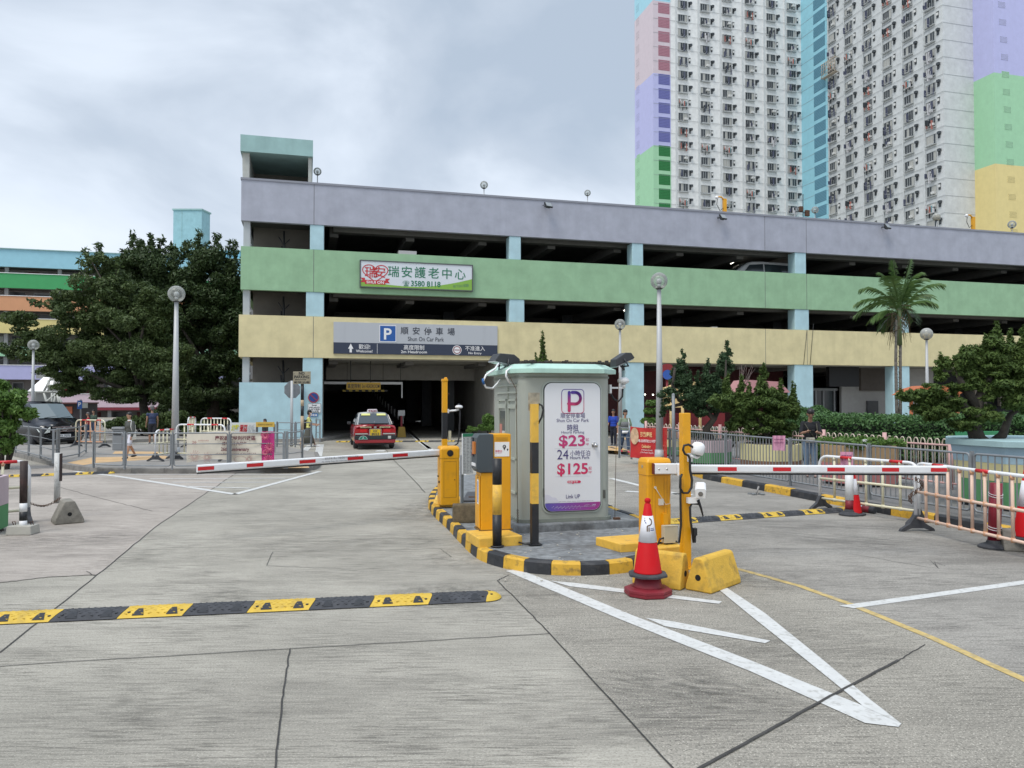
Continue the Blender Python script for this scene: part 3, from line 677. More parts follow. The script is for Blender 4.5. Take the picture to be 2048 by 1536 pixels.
for i, (px, py, d, ln) in enumerate([(814, 491, 6, .9), (822, 602, 6, .8), (1045, 500, 7, .8), (1472, 521, 4, 2.0), (1250, 620, 5, .5), (1290, 789, 5, .1), (1306, 789.5, 5, .1)]):
    p = F.hit(px, py, d); mb = MB()
    mb.tube([(p.x - ln * .12, p.y - ln * .5, p.z - .0), (p.x + ln * .12, p.y + ln * .5, p.z)], .045, n=6); obj('strip_light', mb, M['lampon'], cp)
# equipment boxes on the ledge and under the ceiling
mb = MB(); p = F.hit(815, 506, -.05); mb.bx(p.x - .45, p.x + .45, -.1, .4, p.z - .1, p.z + .1); p = F.hit(1428, 656, 0); mb.bx(p.x - .17, p.x + .17, -.1, .2, p.z - .03, p.z + .06)
obj('ledge_box', mb, mat('box_grey', (.4, .4, .4), .6), cp)
# rain pipe and cable runs on the right columns
mb = MB()
for px, z0, z1, px2 in ((1611, Z['yb'], Z['yt'], 1604), (1624, Z['yb'], Z['yt'] + .4, 1617)):
    mb.tube([(hx(px, 650) , -.14, z1), (hx(px2, 700), -.14, z0)], .012, n=5)
obj('wall_cable', mb, M['dk'], cp)
# ramp seen through the entrance
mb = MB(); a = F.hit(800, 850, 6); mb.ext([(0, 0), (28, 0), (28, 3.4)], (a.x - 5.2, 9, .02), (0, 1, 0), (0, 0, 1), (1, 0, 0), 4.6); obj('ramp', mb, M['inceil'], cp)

# height bar, headroom sign, pipes inside the entrance
def sign_on(fr, px0, py0, px1, py1, d): 
    a = fr.hit(px0, py1, d); b = fr.hit(px1, py0, d); return a.x, b.x, a.z, b.z
x0, x1, z0, z1 = sign_on(F, 693, 765, 761, 779, 1.4)
hs = thing('headroom_sign', 'yellow headroom limit sign hanging inside the car park entrance', 'sign', F.w(((x0 + x1) / 2, 1.4, z0)), A15)
w_ = x1 - x0; mb = MB(); mb.bx(-w_ / 2, w_ / 2, -.04, .04, 0, z1 - z0); obj('board', mb, mat('sign_amber', (.42, .25, .02), .5), hs)
mb = MB(); txt(mb, '高度限制', (-w_ * .47, -.045, .07), (1, 0, 0), (0, 0, 1), .26, w_ * .38, off=.012); txt(mb, '2m HEADROOM', (-w_ * .05, -.045, .08), (1, 0, 0), (0, 0, 1), .27, w_ * .52, off=.01); obj('lettering', mb, M['blk'], hs)
mb = MB()
for q in (-w_ * .38, w_ * .2): mb.cyl((q, 0, z1 - z0), (q, 0, Z['yb'] - z0 - .04), .02, n=6)
obj('hanger', mb, M['dk'], hs)
x0, x1, z0, z1 = sign_on(F, 648, 764, 805, 767, 2.4)
hb = thing('entrance_pipe_bar', 'thin white pipe frame across the entrance behind the headroom sign', 'height bar', F.w(((x0 + x1) / 2, 2.4, z0)), A15)
w_ = x1 - x0; mb = MB(); mb.bx(-w_ / 2, w_ / 2, -.05, .05, -.03, .1); mb.bx(w_ / 2 - .06, w_ / 2, -.05, .05, -.75, -.03); obj('pipe', mb, mat('pipe_pale', (.5, .5, .5), .5), hb)
for q in (-w_ / 2 + .1, w_ / 2 - .1): mb2 = MB(); mb2.cyl((q, 0, .1), (q, 0, Z['yb'] - z0 - .05), .015, n=6); obj('hanger', mb2, M['dk'], hb)
x0, x1, z0, z1 = sign_on(F, 685, 779, 775, 783, 3.6)
sb = thing('height_bar', 'striped yellow and black height bar hanging in the entrance', 'height bar', F.w(((x0 + x1) / 2, 3.6, z0)), A15); w_ = x1 - x0
mb = MB()
for i in range(14): mb.bx(-w_ / 2 + i * w_ / 14, -w_ / 2 + (i + 1) * w_ / 14, -.03, .03, 0, .09, mi=i % 2)
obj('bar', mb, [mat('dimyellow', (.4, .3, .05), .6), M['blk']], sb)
mb = MB(); mb.cyl((-w_ * .4, 0, .09), (-w_ * .4, 0, Z['yb'] - z0 - .05), .012, n=6); mb.cyl((w_ * .4, 0, .09), (w_ * .4, 0, Z['yb'] - z0 - .05), .012, n=6); obj('hanger', mb, M['dk'], sb)
# white marker posts climbing the ramp
N_ = 12
mk = MB(); mk.cyl((0, 0, 0), (0, 0, .5), .05, n=8, mi=0); mk.cyl((0, 0, .5), (0, 0, .62), .055, n=8, mi=1)
mkme = mk.mesh('marker', [mat('marker_white', (.5, .5, .5), .6), M['blk']])
for i in range(N_):
    u = i / (N_ - 1); d = 7.5 + 24 * u; p = F.hit(806 - 66 * u ** .8, 838 - 60 * u ** .85, d)
    o = bpy.data.objects.new('marker_post', mkme); COL.objects.link(o); o.location = F.w((p.x, p.y, p.z - .3)); o.rotation_euler = (0, 0, A15)
    tag(o, 'white marker post, %s from the entrance in the row climbing the dark ramp' % ('first second third fourth fifth sixth seventh eighth ninth tenth eleventh twelfth'.split()[i]), 'post', 'marker posts along the ramp')
# booth sign with white board inside at right of taxi
p = F.hit(803, 824, 3); t = thing('ramp_sign', 'small white notice on a red and yellow stand inside the entrance right of the taxi', 'sign', F.w((p.x, 3, 0)), A15)
mb = MB(); mb.bx(-.18, .18, -.02, .02, 1.15, 1.45); obj('board', mb, mat('notice_dim', (.45, .45, .45), .6), t)
mb = MB(); mb.bx(-.05, .05, -.03, .03, .55, 1.15); obj('post', mb, M['dred'], t)
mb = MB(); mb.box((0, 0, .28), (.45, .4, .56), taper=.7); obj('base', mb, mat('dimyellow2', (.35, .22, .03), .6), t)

# ---- signs on the facade
def facade_board(name, label, px, d=-.2, extra=None):
    x0, x1, z0, z1 = extra
    t = thing(name, label, 'sign', F.w((x0, d, z0)), A15); return t, x1 - x0, z1 - z0
za = F.hit(667, 707, -.2).z; zb2 = F.hit(667, 643.5, -.2).z; zm = F.hit(667, 684.5, -.2).z; x0, x1 = hx(667, 680, -.2), hx(995, 680, -.2)
t, w_, h_ = facade_board('car_park_sign', 'wide grey and navy car park name board over the entrance', 0, -.2, (x0, x1, za, zb2)); hm = zm - za
M['signgrey'] = mat('sign_grey', (.43, .45, .48), .45, streak=.15, dcol=(.3, .31, .33)); M['navy'] = mat('sign_navy', (.025, .035, .065), .45); M['ltr_w'] = mat('letter_white', (.75, .75, .75), .5); M['ltr_n'] = mat('letter_navy', (.03, .035, .05), .5)
mb = MB(); mb.bx(0, w_, 0, .08, hm, h_); obj('board', mb, M['signgrey'], t); mb = MB(); mb.bx(0, w_, 0, .08, 0, hm); obj('lower_board', mb, M['navy'], t)
X, Zu = (1, 0, 0), (0, 0, 1)
fx = lambda px: hx(px, 680, -.2) - x0
mb = MB(); a, b = fx(760), fx(791); hb_ = h_ - hm; zc = hm + hb_ * .10
mb.bx(a, b, -.012, 0, zc, zc + (b - a), mi=0)
obj('parking_symbol', mb, mat('sign_blue', (.012, .09, .33), .45), t)
mb = MB(); sd_ = b - a
for q in ((a - .03, a), (b, b + .03)): mb.bx(q[0], q[1], -.012, 0, zc - .03, zc + sd_ + .03)
mb.bx(a, b, -.012, 0, zc - .03, zc); mb.bx(a, b, -.012, 0, zc + sd_, zc + sd_ + .03)
txt(mb, 'P', ((a + b) / 2, -.016, zc + sd_ * .13), X, Zu, sd_ * 1.02, sd_ * .5, 'C', off=.02)
obj('parking_letter', mb, M['ltr_w'], t)
mb = MB()
for i, ch in enumerate('順安停車場'):
    xx = fx(809 + i * 23.3); txt(mb, ch, (xx, -.01, hm + hb_ * .50), X, Zu, hb_ * .40, None, 'C', off=.008)
txt(mb, 'Shun On Car Park', (fx(852), -.01, hm + hb_ * .14), X, Zu, hb_ * .30, fx(888) - fx(816), 'C', off=.004)
obj('lettering', mb, M['ltr_n'], t)
mb = MB()
cx = fx(701.5); mb.add([(cx - .13, -.01, hm * .45), (cx + .13, -.01, hm * .45), (cx, -.01, hm * .92)], [(0, 1, 2)]); mb.quad((cx - .055, -.01, hm * .12), (cx + .055, -.01, hm * .12), (cx + .055, -.01, hm * .47), (cx - .055, -.01, hm * .47))
txt(mb, '歡迎!', (fx(729), -.01, hm * .48), X, Zu, hm * .46, None, 'C', off=.005); txt(mb, 'Welcome!', (fx(728.5), -.01, hm * .14), X, Zu, hm * .34, fx(745) - fx(712), 'C', off=.012)
txt(mb, '高度限制', (fx(828), -.01, hm * .48), X, Zu, hm * .48, None, 'C', off=.005); txt(mb, '2m Headroom', (fx(828), -.01, hm * .14), X, Zu, hm * .36, fx(854) - fx(802), 'C', off=.012)
txt(mb, '不准進入', (fx(950), -.01, hm * .50), X, Zu, hm * .48, None, 'C', off=.005); txt(mb, 'No Entry', (fx(950), -.01, hm * .14), X, Zu, hm * .30, fx(963) - fx(937), 'C', off=.012)
mb.quad(*[(fx(754.5) + a, -.01, c) for a, c in ((-.008, .03), (.008, .03), (.008, hm - .03), (-.008, hm - .03))])
cx, cz = fx(914), hm * .5
ring = lambda r0, r1, y, mi: [mb.add([(cx + r * math.cos(a + q), y, cz + r * math.sin(a + q)) for r, q in ((r0, 0), (r1, 0), (r1, .2618), (r0, .2618))], [(0, 1, 2, 3)], mi=mi) for a in [i * .2618 for i in range(24)]]
ring(.0, .235, -.008, 0)
obj('lettering', mb, M['ltr_w'], t)
mb = MB(); ring(.16, .2, -.012, 0); mb.quad((cx - .14, -.012, cz - .02), (cx + .14, -.012, cz - .02), (cx + .14, -.012, cz + .02), (cx - .14, -.012, cz + .02)); obj('no_entry_symbol', mb, mat('sign_maroon', (.22, .03, .05), .5), t)

za = F.hit(722, 572.5, -.28).z; zb2 = F.hit(722, 521.5, -.28).z; x0, x1 = hx(721.5, 550, -.28), hx(944, 550, -.28)
t = thing('care_centre_sign', 'framed white and green care centre signboard on the green parapet', 'sign', F.w((x0, -.28, za)), A15); w_, h_ = x1 - x0, zb2 - za
mb = MB(); mb.bx(0, w_, 0, .14, 0, h_); obj('board', mb, mat('board_pale', (.62, .66, .70), .4), t)
mb = MB(); mb.bx(-.05, w_ + .05, -.03, .14, h_, h_ + .05); mb.bx(-.05, w_ + .05, -.03, .14, -.05, 0); mb.bx(-.05, 0, -.03, .14, 0, h_); mb.bx(w_, w_ + .05, -.03, .14, 0, h_)
obj('frame', mb, mat('frame_alu', (.10, .105, .11), .4, metal=.5), t)
mb = MB(); top = []
for i in range(25):
    u = i / 24; zc = h_ * (.06 + .20 * (1 - u * 2.2) ** 2) if u < .45 else h_ * (.06 + .40 * max(0, (u - .5) * 2) ** 1.6)
    top.append((u * w_, zc))
mb.add([(x, -.004, 0) for x, z in top] + [(x, -.004, z) for x, z in top], [(i, i + 1, 25 + i + 1, 25 + i) for i in range(24)]); obj('green_hill', mb, mat('hill_green', (.22, .42, .06), .5), t)
fx = lambda px: hx(px, 550, -.28) - x0
mb = MB()
for i, ch in enumerate('瑞安護老中心'): txt(mb, ch, (fx(787 + i * 26.7), -.01, h_ * .46), X, Zu, h_ * .47, None, 'C', off=.006)
txt(mb, '☎', (fx(812), -.01, h_ * .10), X, Zu, h_ * .22, None, 'C', off=.005); txt(mb, '3580 8118', (fx(822), -.01, h_ * .09), X, Zu, h_ * .30, fx(881) - fx(822), off=.02)
obj('lettering', mb, mat('letter_green', (.01, .16, .08), .5), t)
mb = MB(); txt(mb, '地下EH1號舖', (fx(906), -.01, h_ * .08), (1, 0, .12), Zu, h_ * .13, fx(937) - fx(906), off=.01); obj('small_lettering', mb, mat('letter_dark', (.12, .25, .12), .5), t)
mb = MB(); txt(mb, '瑞', (fx(742), -.01, h_ * .40), X, Zu, h_ * .46, h_ * .48, 'C', off=.01); txt(mb, '安', (fx(758.5), -.01, h_ * .40), X, Zu, h_ * .46, h_ * .48, 'C', off=.01)
cx = fx(750.5); hp = [(cx + .62 * math.sin(a) ** 3 * 1.0, h_ * .56 + .50 * (13 * math.cos(a) - 5 * math.cos(2 * a) - 2 * math.cos(3 * a) - math.cos(4 * a)) / 16) for a in [i * math.pi / 20 for i in range(40)]]
for a, b in zip(hp, hp[1:] + hp[:1]):
    d = Vector((b[0] - a[0], 0, b[1] - a[1])); n_ = Vector((-d.z, 0, d.x)).normalized() * .022; mb.add([(a[0] + n_.x, -.011, a[1] + n_.z), (b[0] + n_.x, -.011, b[1] + n_.z), (b[0] - n_.x, -.011, b[1] - n_.z), (a[0] - n_.x, -.011, a[1] - n_.z)], [(0, 1, 2, 3)])
mb.quad((cx - .5, -.012, h_ * .10), (cx + .5, -.012, h_ * .10), (cx + .5, -.012, h_ * .26), (cx - .5, -.012, h_ * .26)); mb.add([(cx - .72, -.008, h_ * .16), (cx - .5, -.008, h_ * .16), (cx - .5, -.008, h_ * .34), (cx - .72, -.008, h_ * .34), (cx - .62, -.008, h_ * .25)], [(0, 1, 2, 3, 4)]); mb.add([(cx + .5, -.008, h_ * .16), (cx + .72, -.008, h_ * .16), (cx + .62, -.008, h_ * .25), (cx + .72, -.008, h_ * .34), (cx + .5, -.008, h_ * .34)], [(0, 1, 2, 3, 4)])
obj('emblem', mb, mat('emblem_red', (.50, .03, .035), .5), t)
mb = MB(); txt(mb, 'SHUI ON', (cx, -.016, h_ * .125), X, Zu, h_ * .15, .85, 'C', off=.02); obj('emblem_lettering', mb, M['ltr_w'], t)

# ---- floodlights on the parapet and lamps on the roof
def flood(name, label, loc, rz, sx=.36, group=None, tilt=-35, arm=True):
    t = thing(name, label, 'floodlight', loc, rz, group)
    mb = MB(); Mx = Matrix.Rotation(R(tilt), 4, 'X'); mb.M = Mx
    mb.box((0, 0, 0), (sx, .10, sx * .75)); mb.box((0, .08, 0), (sx * .6, .10, sx * .45))
    for i in range(6): mb.box((-sx * .25 + i * sx * .1, .14, 0), (.012, .05, sx * .4))
    obj('housing', mb, M['dk'], t, bevel=.012)
    mb = MB(); mb.M = Mx; mb.box((0, -.052, 0), (sx * .88, .006, sx * .64)); obj('lens', mb, mat('lens_grey', (.25, .27, .28), .15), t)
    if arm: mb = MB(); mb.tube([(-sx * .55, 0, 0), (-sx * .55, .22, 0), (sx * .55, .22, 0), (sx * .55, 0, 0)], .012, n=6); mb.tube([(0, .22, 0), (0, .5, 0)], .02, n=6); obj('bracket', mb, M['dk'], t)
    return t
for px, py, q in ((1097, 410, 'left of the three on the lilac parapet'), (1446, 434, 'middle one of three on the lilac parapet'), (1775, 453, 'right of the three on the lilac parapet')):
    p = F.hit(px, py, -.5); flood('floodlight', 'black floodlight leaning out from the roof edge, ' + q, F.w((p.x, -.5, p.z)), A15 + .3, .42)
M['globe'] = None
def globe_mat(name, col, rough=.02, fac=.22):
    m = bpy.data.materials.new(name); m.use_nodes = True; t_ = m.node_tree
    for n in list(t_.nodes): t_.nodes.remove(n)
    o = t_.nodes.new('ShaderNodeOutputMaterial'); tr = t_.nodes.new('ShaderNodeBsdfTransparent'); tr.inputs[0].default_value = (*col, 1)
    gl = t_.nodes.new('ShaderNodeBsdfPrincipled'); gl.inputs['Base Color'].default_value = (.62, .63, .60, 1); gl.inputs['Roughness'].default_value = .12
    lw = t_.nodes.new('ShaderNodeLayerWeight'); lw.inputs[0].default_value = .35
    ad = t_.nodes.new('ShaderNodeMath'); ad.operation = 'MULTIPLY_ADD'; ad.inputs[1].default_value = .75; ad.inputs[2].default_value = fac; ad.use_clamp = True
    mx_ = t_.nodes.new('ShaderNodeMixShader'); L = t_.links.new
    L(lw.outputs['Fresnel'], ad.inputs[0]); L(ad.outputs[0], mx_.inputs[0]); L(tr.outputs[0], mx_.inputs[1]); L(gl.outputs[0], mx_.inputs[2]); L(mx_.outputs[0], o.inputs[0])
    return m
M['globe'] = globe_mat('clear_globe', (.93, .95, .94)); M['globey'] = globe_mat('aged_globe', (.80, .72, .50), fac=.45)
def street_lamp(label, base, zg, rg, rp=.06, group='globe street lamps', gm=None, taper=True):
    t = thing('street_lamp', label, 'street lamp', base, 0, group); h = zg - base[2]
    mb = MB(); mb.cyl((0, 0, 0), (0, 0, h - rg * .95), rp * (1.45 if taper else 1), rp * .7, n=14)
    if h > 3: mb.cyl((0, 0, 0), (0, 0, .35), rp * 1.9, rp * 1.7, n=14)
    obj('pole', mb, M['pole'], t)
    mb = MB(); mb.lathe([(rp * .7, -.0), (rg * .42, .02), (rg * .42, rg * .14), (rg * .3, rg * .18)], (0, 0, h - rg * 1.02)); obj('collar', mb, M['dk'], t)
    mb = MB(); mb.sph((0, 0, h), rg, 24); obj('globe', mb, gm or M['globe'], t)
    mb = MB(); mb.cyl((0, 0, h - rg * .85), (0, 0, h - rg * .35), rg * .22, n=10); mb.lathe([(rg * .16, 0), (rg * .3, rg * .1), (rg * .3, rg * .5), (rg * .14, rg * .62)], (0, 0, h - rg * .35), n=12); obj('lamp_fitting', mb, M['pole'], t)
    return t
for px, py, r_, lab, d in ((635, 343, 8, 'globe lamp on the car park roof beside the stair head', 1.5), (968, 370, 8, 'globe lamp on the car park roof above the green signboard', 1.5), (1175, 386, 6.5, 'small globe lamp on the roof right of the first floodlight', 4),
                       (1630, 420, 7, 'globe lamp on the roof in front of the pale blue tower wall', 3), (1455, 408, 8, 'globe lamp on the roof right behind the yellow camera post', 1.5), (1873, 434, 8, 'yellowed globe lamp on the roof before the plain grey tower wall', 2), (2024, 449, 8, 'globe lamp on the roof before the yellow tower wall at the right edge', 2)):
    p = F.hit(px, py, d); k = (Vector(F.w(p)).y) / FPX
    street_lamp(lab, F.w((p.x, d, Z['pt'] - 1.1)), p.z, r_ * k, .035, 'globe lamps on the roof', M['globey'] if 'yellowed' in lab else None, False)
for px, py, lab in ((1449, 398, 'yellow camera post on the roof behind the middle floodlight'), (1946, 434, 'yellow camera post on the roof left of the yellow tower wall')):
    p = F.hit(px, py, .8); t = thing('camera_post', lab, 'camera post', F.w((p.x, .8, Z['pt'] - 1.1)), A15, 'yellow camera posts on the roof'); h = p.z - (Z['pt'] - 1.1)
    mb = MB(); mb.bx(-.09, .09, -.09, .09, 0, h); mb.tube([(0, 0, h - .1), (-.2, 0, h + .1), (-.45, 0, h + .1)], .045); obj('post', mb, M['yel'], t)
    mb = MB(); mb.sph((-.5, 0, h + .06), .1, 10); mb.tube([(-.45, 0, h), (-.5, 0, h - .35), (-.3, 0, h - .7), (-.05, 0, h - .5)], .02, n=5, mi=1); obj('camera', mb, [M['wht2'], M['cable']], t)
p = F.hit(1606, 400, .8); t = thing('antenna_mast', 'thin antenna mast with small boxes on the roof left of the pale blue wall', 'antenna', F.w((p.x, .8, Z['pt'] - 1.1)), A15); h = p.z - (Z['pt'] - 1.1)
mb = MB(); mb.cyl((0, 0, 0), (0, 0, h + .35), .025, n=6); mb.bx(-.5, .35, -.02, .02, h - .75, h - .71); obj('mast', mb, M['dk'], t)
mb = MB(); mb.bx(-.25, -.05, -.08, .08, h - .7, h - .4); mb.bx(.15, .4, -.08, .08, h - .95, h - .6); obj('antenna_box', mb, M['rust'], t)

# ---- no-stopping sign on the pillar
p = F.hit(627, 795, -.1); t = thing('no_stopping_sign', 'round blue no-stopping sign with permit plates on the teal pillar', 'traffic sign', F.w((p.x, -.1, p.z)), A15)
k = 37.3 / FPX; mb = MB(); mb.cyl((0, -.03, 0), (0, 0, 0), 10.5 * k, n=28); obj('rim', mb, mat('sign_red', (.35, .03, .04), .5), t)
mb = MB(); mb.cyl((0, -.036, 0), (0, -.03, 0), 8.6 * k, n=28); obj('face', mb, mat('sign_blue2', (.015, .05, .22), .5), t)
mb = MB(); mb.box((0, -.04, 0), (17 * k, .006, 1.6 * k), ry=R(45)); obj('bar', mb, mat('sign_red2', (.35, .03, .04), .5), t)
mb = MB(); mb.bx(-11.5 * k, 15 * k, -.03, 0, -31 * k, -11.5 * k); obj('plate', mb, M['wht'], t)
mb = MB(); mb.bx(-10.9 * k, 14.4 * k, -.034, -.03, -30.4 * k, -12 * k); mb.bx(-10.2 * k, 13.7 * k, -.038, -.034, -29.7 * k, -12.8 * k, mi=1)
obj('plate_border', mb, [mat('sign_teal', (.02, .12, .14), .5), M['wht']], t)
mb = MB(); txt(mb, 'Except', (1.7 * k, -.042, -16.5 * k), X, Zu, 3.6 * k, None, 'C', off=.03); txt(mb, 'with permit', (1.7 * k, -.042, -20.5 * k), X, Zu, 3.6 * k, 21 * k, 'C', off=.03); txt(mb, '獲許可證者', (1.7 * k, -.042, -25 * k), X, Zu, 4 * k, 21 * k, 'C', off=.01); txt(mb, '不在此限', (1.7 * k, -.042, -29.2 * k), X, Zu, 4 * k, 17 * k, 'C', off=.01)
obj('lettering', mb, M['ltr_n'], t)
mb = MB(); mb.bx(-9 * k, 8.5 * k, -.03, 0, -38 * k, -32 * k); obj('blue_plate', mb, mat('sign_blue3', (.02, .14, .40), .5), t)
mb = MB(); txt(mb, '停車場', (0, -.034, -37 * k), X, Zu, 4.4 * k, 14 * k, 'C', off=.02); obj('blue_plate_lettering', mb, M['ltr_w'], t)
# ================================================================ APARTMENT TOWER (two wings of one block)
T0 = F.w((0, 0, 0)); 
pc = Vector((32.2, 145, 0)); fr_ = Fr(pc); s0 = fr_.hit(1307, 300).x; TW = Fr(fr_.w((s0, 0, 0)))
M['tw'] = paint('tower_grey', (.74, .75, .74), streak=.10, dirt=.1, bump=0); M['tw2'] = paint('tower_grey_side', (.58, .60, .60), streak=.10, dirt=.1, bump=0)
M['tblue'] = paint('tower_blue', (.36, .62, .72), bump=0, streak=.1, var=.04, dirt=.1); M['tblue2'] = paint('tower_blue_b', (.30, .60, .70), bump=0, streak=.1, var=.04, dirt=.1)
M['tpink'] = paint('tower_pink', (.60, .52, .56), bump=0, streak=.1, var=.04, dirt=.1); M['tlav'] = paint('tower_lavender', (.46, .47, .72), bump=0, streak=.1, var=.04, dirt=.1); M['tgrn'] = paint('tower_mint', (.34, .60, .38), bump=0, streak=.1, var=.04, dirt=.1); M['tyel'] = paint('tower_yellow', (.72, .60, .27), bump=0, streak=.1, var=.04, dirt=.1)
tw = thing('apartment_tower', 'tall pale apartment tower with cluttered windows and pastel-coloured edges', 'tower', TW.o, A15)
HT = 104.0
h = TW.hit
xE = h(1342, 300).x; xI = h(1604, 300).x; yL = h(0, 0).y
L0 = TW.hitx(1270, 300, 0).y; yF = TW.hitx(1888, 300, xI).y; xG = h(1949, 300, yF).x; yG = TW.hitx(1990, 300, xG).y; yB = TW.hitx(1656, 300, xI).y
zp = lambda px, py, y=0.0: h(px, py, y).z
def wall(poly, z0, z1, m, name='wall'): mb = MB(); mb.prism(poly, z0, z1); return obj(name, mb, m, tw)
zb = [(HT, M['tblue'])]; z1_, z2_, z3_ = zp(1325, 3), zp(1325, 148), zp(1325, 292)
for a, b, m_ in ((z1_, HT, M['tblue']), (z2_, z1_, M['tpink']), (z3_, z2_, M['tlav']), (0, z3_, M['tgrn'])): wall([(0, 0), (xE, 0), (xE, L0), (0, L0)], a, b, m_, 'coloured_wall')
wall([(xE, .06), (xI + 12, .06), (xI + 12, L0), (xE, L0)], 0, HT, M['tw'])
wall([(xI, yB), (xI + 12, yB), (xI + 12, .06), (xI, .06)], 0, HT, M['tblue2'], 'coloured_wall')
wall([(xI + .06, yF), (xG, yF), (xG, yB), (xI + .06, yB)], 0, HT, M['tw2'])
zr1, zr2 = zp(1990, 145, yG), zp(1990, 327, yG)
for a, b, m_ in ((zr1, HT, M['tlav']), (zr2, zr1, M['tgrn']), (0, zr2, M['tyel'])): wall([(xG, yG), (xG + 24, yG), (xG + 24, yB), (xG, yB)], a, b, m_, 'coloured_wall')
# floor lines
mb = MB()
for k in range(40):
    z = k * 2.7 + 1.3
    mb.bx(0, xI, -.03, 0, z - .02, z + .02); mb.bx(xI - .03, xI, yF, 0, z - .02, z + .02); mb.bx(xI, xG, yF - .03, yF, z - .02, z + .02)
obj('floor_line', mb, mat('line_grey', (.33, .35, .36), .9), tw)
# window variants
random.seed(21)
WM = [mat('pane_dark', (.05, .058, .065), .2), mat('frame_light', (.52, .54, .54), .6), mat('ac_white', (.66, .66, .64), .6), mat('ledge_grey', (.42, .44, .44), .8), mat('curtain', (.40, .40, .37), .9), mat('clothes_a', (.08, .09, .14), .9), mat('clothes_b', (.62, .62, .64), .9), mat('clothes_c', (.42, .16, .13), .9), mat('clothes_d', (.16, .33, .36), .9)]
def window_mesh(i):
    r = random.Random(i * 7 + 3); mb = MB(); w, hh = 1.85, 1.55
    mb.bx(-w / 2, w / 2, -.02, .0, -hh / 2, hh / 2, mi=0)
    mb.bx(-w / 2 - .06, w / 2 + .06, -.10, .0, hh / 2, hh / 2 + .07, mi=3); mb.bx(-w / 2 - .1, w / 2 + .1, -.28, .0, -hh / 2 - .10, -hh / 2, mi=3)
    mb.bx(-w / 2 - .06, -w / 2, -.1, 0, -hh / 2, hh / 2, mi=3); mb.bx(w / 2, w / 2 + .06, -.1, 0, -hh / 2, hh / 2, mi=3)
    for q in (-w / 4, 0, w / 4): mb.bx(q - .02, q + .02, -.05, -.02, -hh / 2, hh / 2, mi=1)
    for k in range(4):
        if r.random() < .35: mb.bx(-w / 2 + k * w / 4 + .03, -w / 2 + (k + 1) * w / 4 - .03, -.035, -.02, -hh / 2 + (.5 if r.random() < .4 else 0), hh / 2, mi=4)
    if r.random() < .4: x = r.choice((.45, -.45)); z = r.choice((.3, -.35)); mb.bx(x - .3, x + .3, -.42, -.02, z - .19, z + .19, mi=2); mb.cyl((x, -.43, z), (x, -.42, z), .10, n=8, mi=3)
    if r.random() < .6:
        for q in range((r.randint(6, 12) if i % 3 == 0 else r.randint(2, 6))):
            x = r.uniform(-w / 2, w / 2 - .2); z = r.uniform(-.2, .6); m_ = r.choice((5, 5, 5, 6, 6, 0, 0, 0, 7, 8) if i % 3 == 0 else (5, 6, 0, 0, 5)); mb.bx(x, x + r.uniform(.05, .14), -r.uniform(.25, .75), -.24, z - r.uniform(.4, 1.5), z, mi=m_)
    for q in range(3): mb.tube([(-w / 2 + .3 + q * .5, -.02, -hh / 2 - .05), (-w / 2 + .3 + q * .5, -.95, -hh / 2 + .03)], .018, n=4, mi=1)
    if r.random() < .5: mb.bx(-w / 2, w / 2, -.62, -.55, -hh / 2 - .12, -hh / 2 - .02, mi=1)
    return mb.mesh('window', WM)
def small_mesh(i):
    r = random.Random(i + 50); mb = MB(); mb.bx(-.2, .2, -.02, 0, -.5, .5, mi=0); mb.bx(-.26, .26, -.12, 0, .5, .56, mi=3); mb.bx(-.25, -.2, -.1, 0, -.5, .5, mi=3)
    if i % 2: mb.bx(-.02, .42, -.45, -.02, .05, .45, mi=0)
    else: mb.bx(-.15, .15, -.16, -.02, -.1, .3, mi=2)
    return mb.mesh('bathroom_window', WM)
wv = [window_mesh(i) for i in range(14)]; sv = [small_mesh(i) for i in range(4)]
lst = []
for ci, px in enumerate((1366, 1410.5, 1454.5, 1499.5, 1542.5, 1583.5)):
    x = h(px, 220).x
    for k in range(-1, 17):
        z = zp(1365, 10.0, 0) - k * 2.70
        if z > 23 and z < HT - 1: lst.append((TW.w((x, .03, z)).y, (x, .03, z), 0, ci))
for ci, px in enumerate((1666, 1699, 1737, 1776.5, 1818, 1862)):
    y = TW.hitx(px, 240, xI).y
    for k in range(-12, 18):
        z = TW.hitx(1862, 42, xI).z - k * 2.70
        if z > 19 and z < TW.hitx(px, -40, xI).z: lst.append((TW.w((xI, y, z)).y, (xI + .02, y, z), -math.pi / 2, ci))
lst.sort(key=lambda q: q[0])
mbW, mbS = MB(), MB()
def merge(mb, me, Mx):
    b = len(mb.v); mb.v += [Mx @ v.co for v in me.vertices]
    for p in me.polygons: mb.f.append([b + i for i in p.vertices]); mb.m.append(p.material_index); mb.sm.append(False)
for i, (yy, loc, rz, ci) in enumerate(lst):
    wm = random.choice(wv); sm_ = random.choice(sv); off = Vector((1.42, 0, .22)) if rz == 0 else Vector((0, -1.55, .35))
    if i < 100:
        o = bpy.data.objects.new('window', wm); COL.objects.link(o); o.parent = tw; o.location = loc; o.rotation_euler = (0, 0, rz)
        o = bpy.data.objects.new('bathroom_window', sm_); COL.objects.link(o); o.parent = tw; o.location = Vector(loc) + off; o.rotation_euler = (0, 0, rz)
    else:
        Mx = Matrix.Translation(loc) @ Matrix.Rotation(rz, 4, 'Z'); merge(mbW, wm, Mx); merge(mbS, sm_, Matrix.Translation(Vector(loc) + off) @ Matrix.Rotation(rz, 4, 'Z'))
struct(obj('window', mbW, WM, tw), 'stuff'); struct(obj('bathroom_window', mbS, WM, tw), 'stuff')
